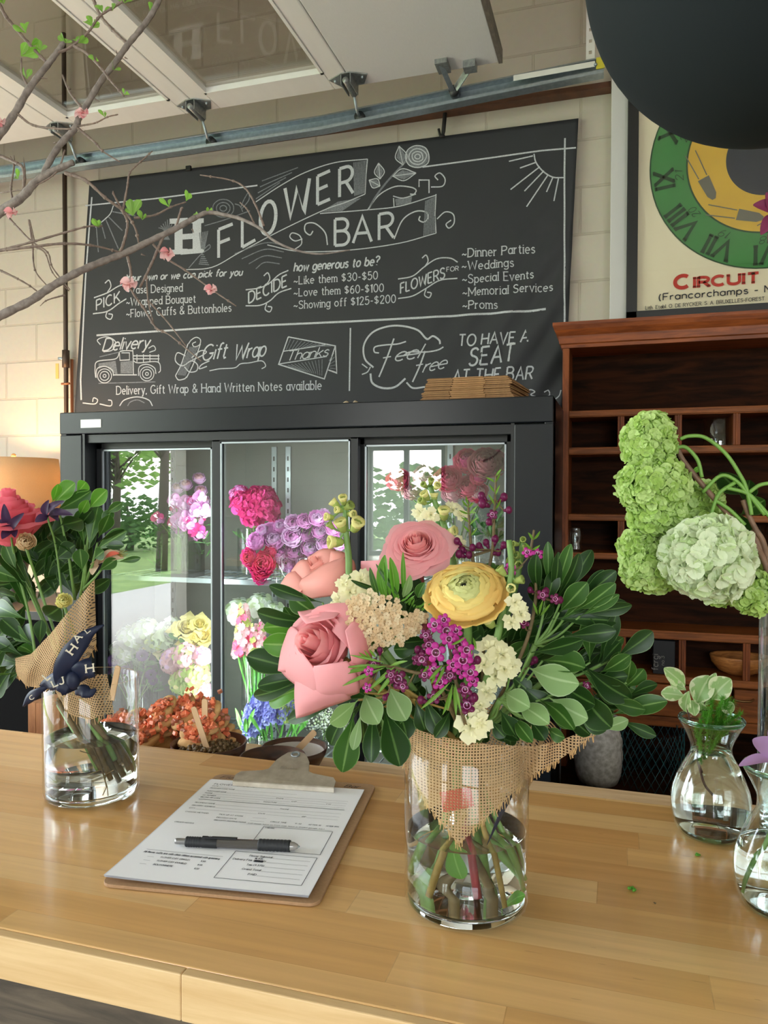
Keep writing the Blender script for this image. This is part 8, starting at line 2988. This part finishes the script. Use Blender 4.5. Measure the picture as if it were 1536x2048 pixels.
for (x0, y0, x1, y1) in ((1410, 1520, 1418, 1415), (1412, 1520, 1440, 1408), (1415, 1515, 1462, 1428), (1405, 1530, 1390, 1450), (1420, 1500, 1470, 1450), (1400, 1525, 1400, 1440), (1425, 1500, 1450, 1440), (1425, 1470, 1446, 1394), (1430, 1465, 1466, 1404), (1435, 1468, 1482, 1428), (1420, 1470, 1424, 1402), (1440, 1460, 1456, 1396), (1445, 1470, 1478, 1446), (1430, 1470, 1440, 1420), (1415, 1460, 1408, 1425)):
    a, b = b1(x0, y0, rv_.uniform(-.012, .0)), b1(x1, y1, rv_.uniform(-.026, -.004))
    P = cr([a, a.lerp(b, .5) + V((0, 0, .003)), b], 8)
    fs_.tube(P, .0005, 5)
    for i in range(len(P) - 1):
        for k in range(26):
            o = V((rv_.uniform(-1, 1), rv_.uniform(-1, 1), rv_.uniform(-.6, 1))).normalized()
            w0 = .009 * (.5 + .5 * i / len(P)) * rv_.uniform(.6, 1.2)
            q = P[i].lerp(P[i + 1], rv_.random())
            s_ = o.cross(V((.3, .5, .8))).normalized() * .0005
            fm.add([q - s_, q + s_, q + o * w0], [(0, 1, 2)])
fm.build('fronds', M_FERN, t)
fs_.build('stem', M_STEMG, t)

P_CLM = petalmat('clematis_lilac', rgb(196, 158, 212), .4, rough=.5)


def b2(px, py, dy=0.0):
    return atY(px, py, B2.y + dy)


t = thing('clematis', 'lilac clematis flower over the rim of the right edge bulb vase', 'clematis', b2(1570, 1530))
mb = MB()
cc = b2(1562, 1528, -.03)
for (x1, y1, w_, dy) in ((1478, 1532, 26, -.05), (1506, 1478, 52, -.02), (1560, 1450, 46, .01), (1620, 1480, 46, .0), (1630, 1540, 40, -.05), (1570, 1590, 40, -.06)):
    leaf(mb, cc, b2(x1, y1, dy), px2m(w_, cc), to_cam(cc) * .6 + V((0, 0, 1)), .16, .2, 0, p=1.15, stalk=0)
mb.build('petals', P_CLM, t)
sm_ = MB()
for i in range(24):
    a = i * 2.4
    sm_.tube([cc, cc + V((.006 * math.cos(a), .006 * math.sin(a), .012))], .0006, 4)
sm_.build('stamens', mat('cream_stamens', rgb(230, 220, 170), .6), t)
MB().tube(cr([cc, b2(1565, 1600, -.005), b2(1530, 1690, -.01), b2(1500, 1755, -.012), b2(1486, 1785, -.014)], 6), .0022, 8).build('stem', M_STEMG, t)

# ------------------------------------------------------------------ tall vase with snowball viburnum, right edge
TV = V((.215, .955, CT))
tvr = px2m(78, atY(1590, 1400, .955))
tv = thing('tall_cylinder_vase', 'tall clear cylinder vase at the right edge holding the green snowball stems', 'vase', TV)
lx_ = atY(1530, 1450, .955).x
TV = V((lx_ + tvr * .94, .985, CT))
MB().lathe([(tvr - .006, .0012), (tvr, .008), (tvr, .30), (tvr - .0012, .3012), (tvr - .0028, .30), (tvr - .0028, .016)], 64, loc=TV).build('glass_wall', thin_glass('tall_vase_glass', (.93, .95, .95, 1), boost=3.2), tv)
MB().lathe([(1e-4, .0015), (tvr - .008, .0015), (tvr - .0035, .006), (tvr - .0035, .015), (1e-4, .015)], 64, loc=TV).build('glass_base', M_BASEG, tv)
MB().lathe([(1e-4, .0165), (tvr - .0036, .0165), (tvr - .0033, .018), (tvr - .0033, .17), (1e-4, .17)], 64, loc=TV).build('water', M_WATER, tv)

P_VG = petalmat('viburnum_green', rgb(206, 230, 150), .32, rough=.6)
P_VG2 = petalmat('viburnum_lime', rgb(186, 216, 118), .32, rough=.6)
P_VW = petalmat('viburnum_pale', rgb(232, 242, 208), .32, rough=.6)
P_VW2 = petalmat('viburnum_cream', rgb(216, 234, 180), .32, rough=.6)
M_VCORE = mat('viburnum_core', rgb(84, 122, 40), .8)
M_VSTEM = mat('viburnum_stem', rgb(118, 164, 70), .5)
M_VWOOD = mat('viburnum_wood', rgb(140, 108, 84), .6, var=.6, vscale=120, vcol=rgb(108, 84, 66))
rq = random.Random(31)
VY = .88


def vb_(px, py, dy=0.0):
    return atY(px, py, VY + dy)


BALLS = [('upper', (1300, 886, 50, 58), 1, .0), ('mid', (1308, 972, 68, 56), 1, -.012), ('low', (1316, 1030, 52, 46), 1, -.006), ('pale', (1417, 1116, 80, 78), 2, -.05), ('left', (1304, 1128, 58, 54), 1, -.01), ('tip', (1272, 1094, 30, 30), 1, -.015),
         ('back', (1402, 1000, 40, 34), 3, .05), ('inner', (1408, 1052, 44, 40), 3, .04), ('under', (1440, 1180, 36, 26), 3, .03), ('edge', (1508, 1186, 40, 40), 3, -.01), ('behind', (1482, 1120, 32, 40), 3, .02)]
branches = [
    ('snowball viburnum branch with the tall double green bloom at the top left', [(1356, 898), (1366, 920), (1402, 966), (1440, 1010), (1480, 1052), (1512, 1092), (1540, 1160)], ['upper', 'mid', 'low'],
     [[(1360, 878), (1380, 872), (1412, 876), (1452, 908), (1480, 950), (1492, 975), (1500, 1010), (1503, 1030)], [(1352, 895), (1372, 895), (1395, 920), (1404, 955)]]),
    ('snowball viburnum branch carrying the big pale bloom and the lower left blooms', [(1486, 1000), (1498, 1032), (1512, 1060), (1528, 1090), (1545, 1170)], ['pale', 'left', 'tip'],
     [[(1420, 1040), (1428, 1010), (1440, 985), (1470, 965)], [(1345, 1065), (1308, 1072), (1300, 1085)], [(1498, 985), (1520, 970), (1545, 966)]]),
    ('snowball viburnum branch with small green blooms behind the pale one', [(1500, 1062), (1515, 1085), (1530, 1125), (1550, 1180)], ['back', 'inner', 'under', 'edge', 'behind'],
     [[(1405, 985), (1440, 952), (1470, 960), (1500, 992), (1530, 1030)], [(1510, 1150), (1500, 1115), (1485, 1100)], [(1450, 975), (1490, 985), (1510, 1000), (1545, 1040)], [(1430, 1000), (1460, 1020), (1490, 1050)]]),
]
for (lab, wood_px, keys, arcs) in branches:
    t = thing('viburnum_branch', lab, 'viburnum', V((TV.x, TV.y, CT + .03)), 'viburnum branches in the tall vase')
    for (kname, (x, y, rx_, ry_), kind, dy) in BALLS:
        if kname not in keys:
            continue
        p = vb_(x, y, dy)
        Rx, Ry = px2m(rx_, p), px2m(ry_, p)
        Rm = max(Rx, Ry)
        nfl = int(620 * (Rm / .04) ** 1.6) if kind == 1 else (430 if kind == 2 else int(230 * (Rm / .025)))
        fr_ = .0058 / Rm if kind != 2 else .0086 / Rm
        fb_ = floret_ball(rq, min(620, max(120, nfl)), fr_, 5 if kind != 2 else 4, (Rx / Rm, Rx / Rm, Ry / Rm), -1, (0, 0, 1), jitter=.085, cup=.55, core=2, tilt=.85)
        mm = {1: [P_VG, P_VG2, M_VCORE], 2: [P_VW, P_VW2, M_VCORE], 3: [P_VG2, P_VG, M_VCORE]}[kind]
        MB().merge(fb_, Matrix.Translation(p) @ Matrix.Scale(Rm * .93, 4)).build('flower_head', mm, t)
    wp = [vb_(x, y, .01) for x, y in wood_px]
    wp += [V((TV.x - tvr * .4, TV.y, CT + .2)), V((TV.x + .01, TV.y, CT + .03))]
    MB().tube(cr(wp, 6), [.0026, .0036], 8).build('branch', M_VWOOD, t)
    ab = MB()
    for arc in arcs:
        ab.tube(cr([vb_(x, y, .004) for x, y in arc], 6), .0021, 7)
    ab.build('green_stem', M_VSTEM, t)
vl = MB()
for (x0, y0, x1, y1, w_, mi) in ((1500, 990, 1440, 945, 40, 0), (1490, 1010, 1500, 960, 36, 0), (1480, 1030, 1530, 1000, 36, 1), (1470, 1110, 1524, 1120, 22, 0), (1476, 1095, 1530, 1150, 14, 2), (1470, 1020, 1500, 1080, 34, 0), (1400, 935, 1385, 945, 10, 2)):
    pleaf(vl, x0, y0, x1, y1, w_, VY + .06, VY + .03, rq, mi)
tag(vl.build('viburnum_leaves', L_ALL, loc=vb_(1490, 1020, .05)), 'dark green leaves between the snowball stems at the right edge', 'foliage')

# pink petals low over the poster, on a twig that comes in from the right
P_MGN = petalmat('magnolia_pink', rgb(150, 62, 100), .3, var=.4, vc=rgb(120, 46, 84))
t = thing('magnolia_twig', 'twig with deep pink magnolia petals at the right edge in front of the poster', 'magnolia', V((TV.x, TV.y, CT + .03)))
mb = MB()
for (x0, y0, x1, y1, w_) in ((1556, 432, 1506, 410, 30), (1560, 440, 1532, 385, 26), (1560, 440, 1522, 470, 30), (1566, 450, 1540, 496, 26), (1562, 430, 1590, 390, 30)):
    leaf(mb, atY(x0, y0, .9), atY(x1, y1, .88), px2m(w_, atY(x0, y0, .9)), V((-.3, -1, .2)), .18, .5, 0, p=1.1, stalk=0)
mb.build('petals', P_MGN, t)
MB().tube(cr([atY(1562, 440, .9), atY(1598, 520, .92), atY(1620, 800, .97), V((TV.x + .02, TV.y, CT + .30)), V((TV.x - .015, TV.y, CT + .03))], 6), .003, 7).build('twig', M_STEMB, t)

# crumbs of green on the counter
for k, (px, py, s, lab) in enumerate(((1264, 1782, .0032, 'green bud fallen on the counter right of the centre vase'), (1396, 1712, .0022, 'small green crumb on the counter under the bulb vase'), (1310, 1808, .0012, 'tiny brown speck on the counter'))):
    c = atZ(px, py, CT)
    mb = MB()
    for i in range(7):
        mb.ball(c + V((rq.uniform(-s, s), rq.uniform(-s, s), s * .5 + rq.uniform(0, s * .4))), s * .5, 6)
    tag(mb.build('plant_crumb', M_FERN if k < 2 else M_STEMB, loc=c), lab, 'crumb')

# ------------------------------------------------------------------ flowering quince branches, top left
M_BARK = mat('quince_bark', rgb(150, 140, 132), .7, var=.7, vscale=120, vcol=rgb(98, 86, 80), bump=.3, bscale=400)
M_TWIGD = mat('quince_twig', rgb(140, 122, 110), .65, var=.6, vscale=200, vcol=rgb(90, 72, 64))
L_Q = leafmat('quince_leaf', rgb(134, 176, 86), rgb(172, 204, 124), trans=.45)
P_Q = petalmat('quince_petal', rgb(246, 206, 204), .45)
P_Q2 = petalmat('quince_petal_deep', rgb(238, 164, 168), .4)
rz = random.Random(14)


def branch(label, Y0, Y1, mains, twigs, leaves, blossoms, thorns):
    """mains/twigs: pixel polylines with start and end thickness in pixels."""
    def at(px, py):
        t_ = max(0, min(1, px / 500))
        return atY(px, py, Y0 + (Y1 - Y0) * t_ + .02 * math.sin(px * .013 + py * .007))
    base = at(*mains[0][0][0])
    t = thing('quince_branch', label, 'branch', base, 'flowering quince branches')
    mb, tb = MB(), MB()
    for pts, a, b in mains:
        P = cr([at(x, y) for x, y in pts], 6)
        n = len(P)
        mb.tube(P, [px2m(a + (b - a) * i / (n - 1), P[i]) * .6 * (1 + .08 * math.sin(i * 1.9)) for i in range(n)], 9)
    for pts, a, b in twigs:
        P = cr([at(x, y) for x, y in pts], 6)
        n = len(P)
        tb.tube(P, [px2m(a + (b - a) * i / (n - 1), P[i]) * .6 * (1 + .15 * math.sin(i * 2.3)) for i in range(n)], 6)
        for k in range(2, n - 2, 5):           # buds at the nodes
            tb.ball(P[k], px2m(a * .7, P[k]), 5)
    for (x0, y0, x1, y1) in thorns:
        tb.tube([at(x0, y0), at(x1, y1)], [px2m(2, at(x0, y0)), px2m(.3, at(x0, y0))], 5)
    mb.build('limb', M_BARK, t)
    tb.build('twigs', M_TWIGD, t)
    lb = MB()
    for (x, y, s, n) in leaves:
        for k in range(n):
            a = rz.uniform(-2.7, -.4) if k else -1.5 + rz.uniform(-.4, .4)
            L = s * rz.uniform(.7, 1.15)
            p = at(x, y)
            q = at(x + L * math.cos(a), y + L * math.sin(a)) + V((0, rz.uniform(-.01, .01), 0))
            leaf(lb, p, q, (q - p).length * rz.uniform(.38, .55), to_cam(p) + V((rz.uniform(-.8, .8), 0, rz.uniform(-.5, .8))), .1, .35, 0, nv=6)
    if lb.v:
        lb.build('leaves', L_Q, t)
    for (x, y, s) in blossoms:
        p = at(x, y)
        fb = MB()
        for i in range(8):
            a = i * 2.4
            d = V((math.cos(a), -.5, -.55 + .5 * math.sin(a))).normalized()
            q = p + d * px2m(s * rz.uniform(.9, 1.4), p)
            leaf(fb, p, q, px2m(s * .85, p), V((rz.uniform(-1, 1), -1, .3)), .2, .5, rz.choice((0, 0, 1)), p=1.2, nv=6, stalk=0)
        fb.ball(p, px2m(s * .25, p), 6, 2)
        fb.build('blossom', [P_Q, P_Q2, M_STEMB], t)


branch('long quince branch crossing the banner corner and rising to the top of the photo', .92, .98,
       [([(-60, 470), (0, 425), (45, 393), (70, 365), (100, 345), (146, 325)], 17, 10), ([(85, 356), (95, 330), (118, 292), (150, 256), (158, 235), (172, 212), (200, 165), (230, 125), (255, 90), (280, 60), (302, 30), (322, -8)], 11, 9)],
       [([(130, 346), (170, 360), (210, 395), (250, 425), (270, 455), (278, 488)], 6, 3), ([(246, 420), (255, 372), (260, 345), (285, 320), (305, 302)], 4, 2), ([(268, 436), (310, 430), (342, 414), (372, 404)], 4, 2), ([(14, 432), (60, 480), (95, 505), (105, 535), (140, 580)], 4, 2),
        ([(58, 440), (65, 490), (70, 540), (97, 575)], 4, 2), ([(185, -5), (200, 30), (225, 60), (255, 88)], 6, 5), ([(155, 256), (190, 285), (205, 302), (240, 324)], 5, 2), ([(125, 150), (140, 185), (163, 215)], 3, 5), ([(-20, 304), (30, 325), (48, 342), (46, 392)], 6, 5),
        ([(30, 412), (22, 380), (28, 330), (20, 312)], 4, 2), ([(158, 252), (190, 246), (215, 234), (236, 229)], 3, 2), ([(244, 420), (228, 390), (226, 382)], 4, 2), ([(130, 300), (112, 345), (60, 375), (0, 386)], 3, 2)],
       [(266, 432, 36, 3), (338, 414, 22, 2), (372, 402, 20, 2), (285, 440, 20, 2), (300, 22, 22, 2), (36, 358, 16, 2), (210, 235, 12, 2), (228, 140, 14, 3)],
       [(168, 226, 15), (28, 425, 15)],
       [(250, 115, 256, 118), (190, 198, 200, 204), (140, 178, 134, 168), (108, 286, 114, 284), (236, 113, 232, 100), (50, 340, 47, 314), (30, 330, 28, 310)])
branch('short green leaved quince branch at the top left corner of the photo', .86, .96,
       [([(-50, 330), (0, 268), (30, 226), (60, 175), (95, 130), (113, 106), (128, 84)], 14, 8)],
       [([(-10, -10), (10, 30), (30, 55), (60, 90), (93, 125)], 6, 5), ([(113, 106), (140, 95), (175, 66), (200, 32), (232, 12), (258, -6)], 5, 4), ([(148, 92), (175, 108), (205, 140), (220, 160), (248, 192)], 5, 3), ([(35, 228), (65, 250), (110, 257), (142, 258)], 4, 3), ([(57, 175), (45, 150), (42, 116)], 4, 3)],
       [(42, 112, 38, 4), (52, 66, 24, 3), (80, 102, 22, 3), (60, 94, 20, 2), (54, 158, 22, 2), (132, 86, 16, 4), (156, 86, 20, 4), (186, 56, 20, 4), (206, 26, 18, 3), (225, 22, 20, 3), (250, 6, 24, 4), (8, 8, 14, 3), (190, 124, 12, 2), (248, 190, 10, 2)],
       [(0, 246, 20)],
       [(84, 156, 95, 158), (176, 66, 182, 70)])
branch('lower quince branch reaching over the chalkboard lettering', .80, .92,
       [([(-60, 668), (0, 632), (60, 602), (100, 575), (150, 547), (200, 525), (250, 506), (300, 482), (350, 458), (392, 434)], 15, 9), ([(392, 434), (415, 425), (440, 428), (482, 438), (522, 458), (546, 480), (590, 500), (640, 508), (700, 500)], 8, 2)],
       [([(528, 452), (512, 412), (490, 376), (460, 360), (400, 350)], 4, 2), ([(-10, 503), (60, 485), (130, 465), (175, 453), (205, 452)], 4, 3), ([(-10, 502), (60, 494), (130, 487), (190, 492), (242, 505)], 5, 3), ([(-10, 536), (30, 555), (60, 572), (88, 594)], 4, 2), ([(255, 512), (262, 545), (262, 578), (290, 620), (312, 655), (342, 672), (402, 722)], 5, 2),
        ([(326, 474), (302, 530), (280, 575)], 5, 4), ([(293, 550), (296, 600), (306, 642)], 3, 2), ([(306, 488), (332, 516), (370, 540), (425, 580), (472, 612)], 4, 2), ([(297, 602), (336, 645), (372, 692)], 3, 2), ([(240, 505), (246, 490), (254, 460), (254, 440), (244, 420)], 5, 4), ([(352, 456), (362, 420), (366, 415)], 4, 3),
        ([(68, 480), (60, 440)], 3, 1), ([(66, 492), (90, 506), (105, 545), (138, 582)], 3, 2), ([(130, 590), (95, 600), (80, 612)], 3, 1), ([(510, 450), (495, 420), (480, 405)], 3, 2)],
       [(198, 455, 16, 2), (236, 505, 10, 2), (398, 435, 14, 3), (415, 424, 12, 2)],
       [(340, 506, 17), (262, 566, 20), (425, 577, 14)],
       [(384, 458, 388, 466), (282, 508, 292, 512), (310, 655, 318, 664)])
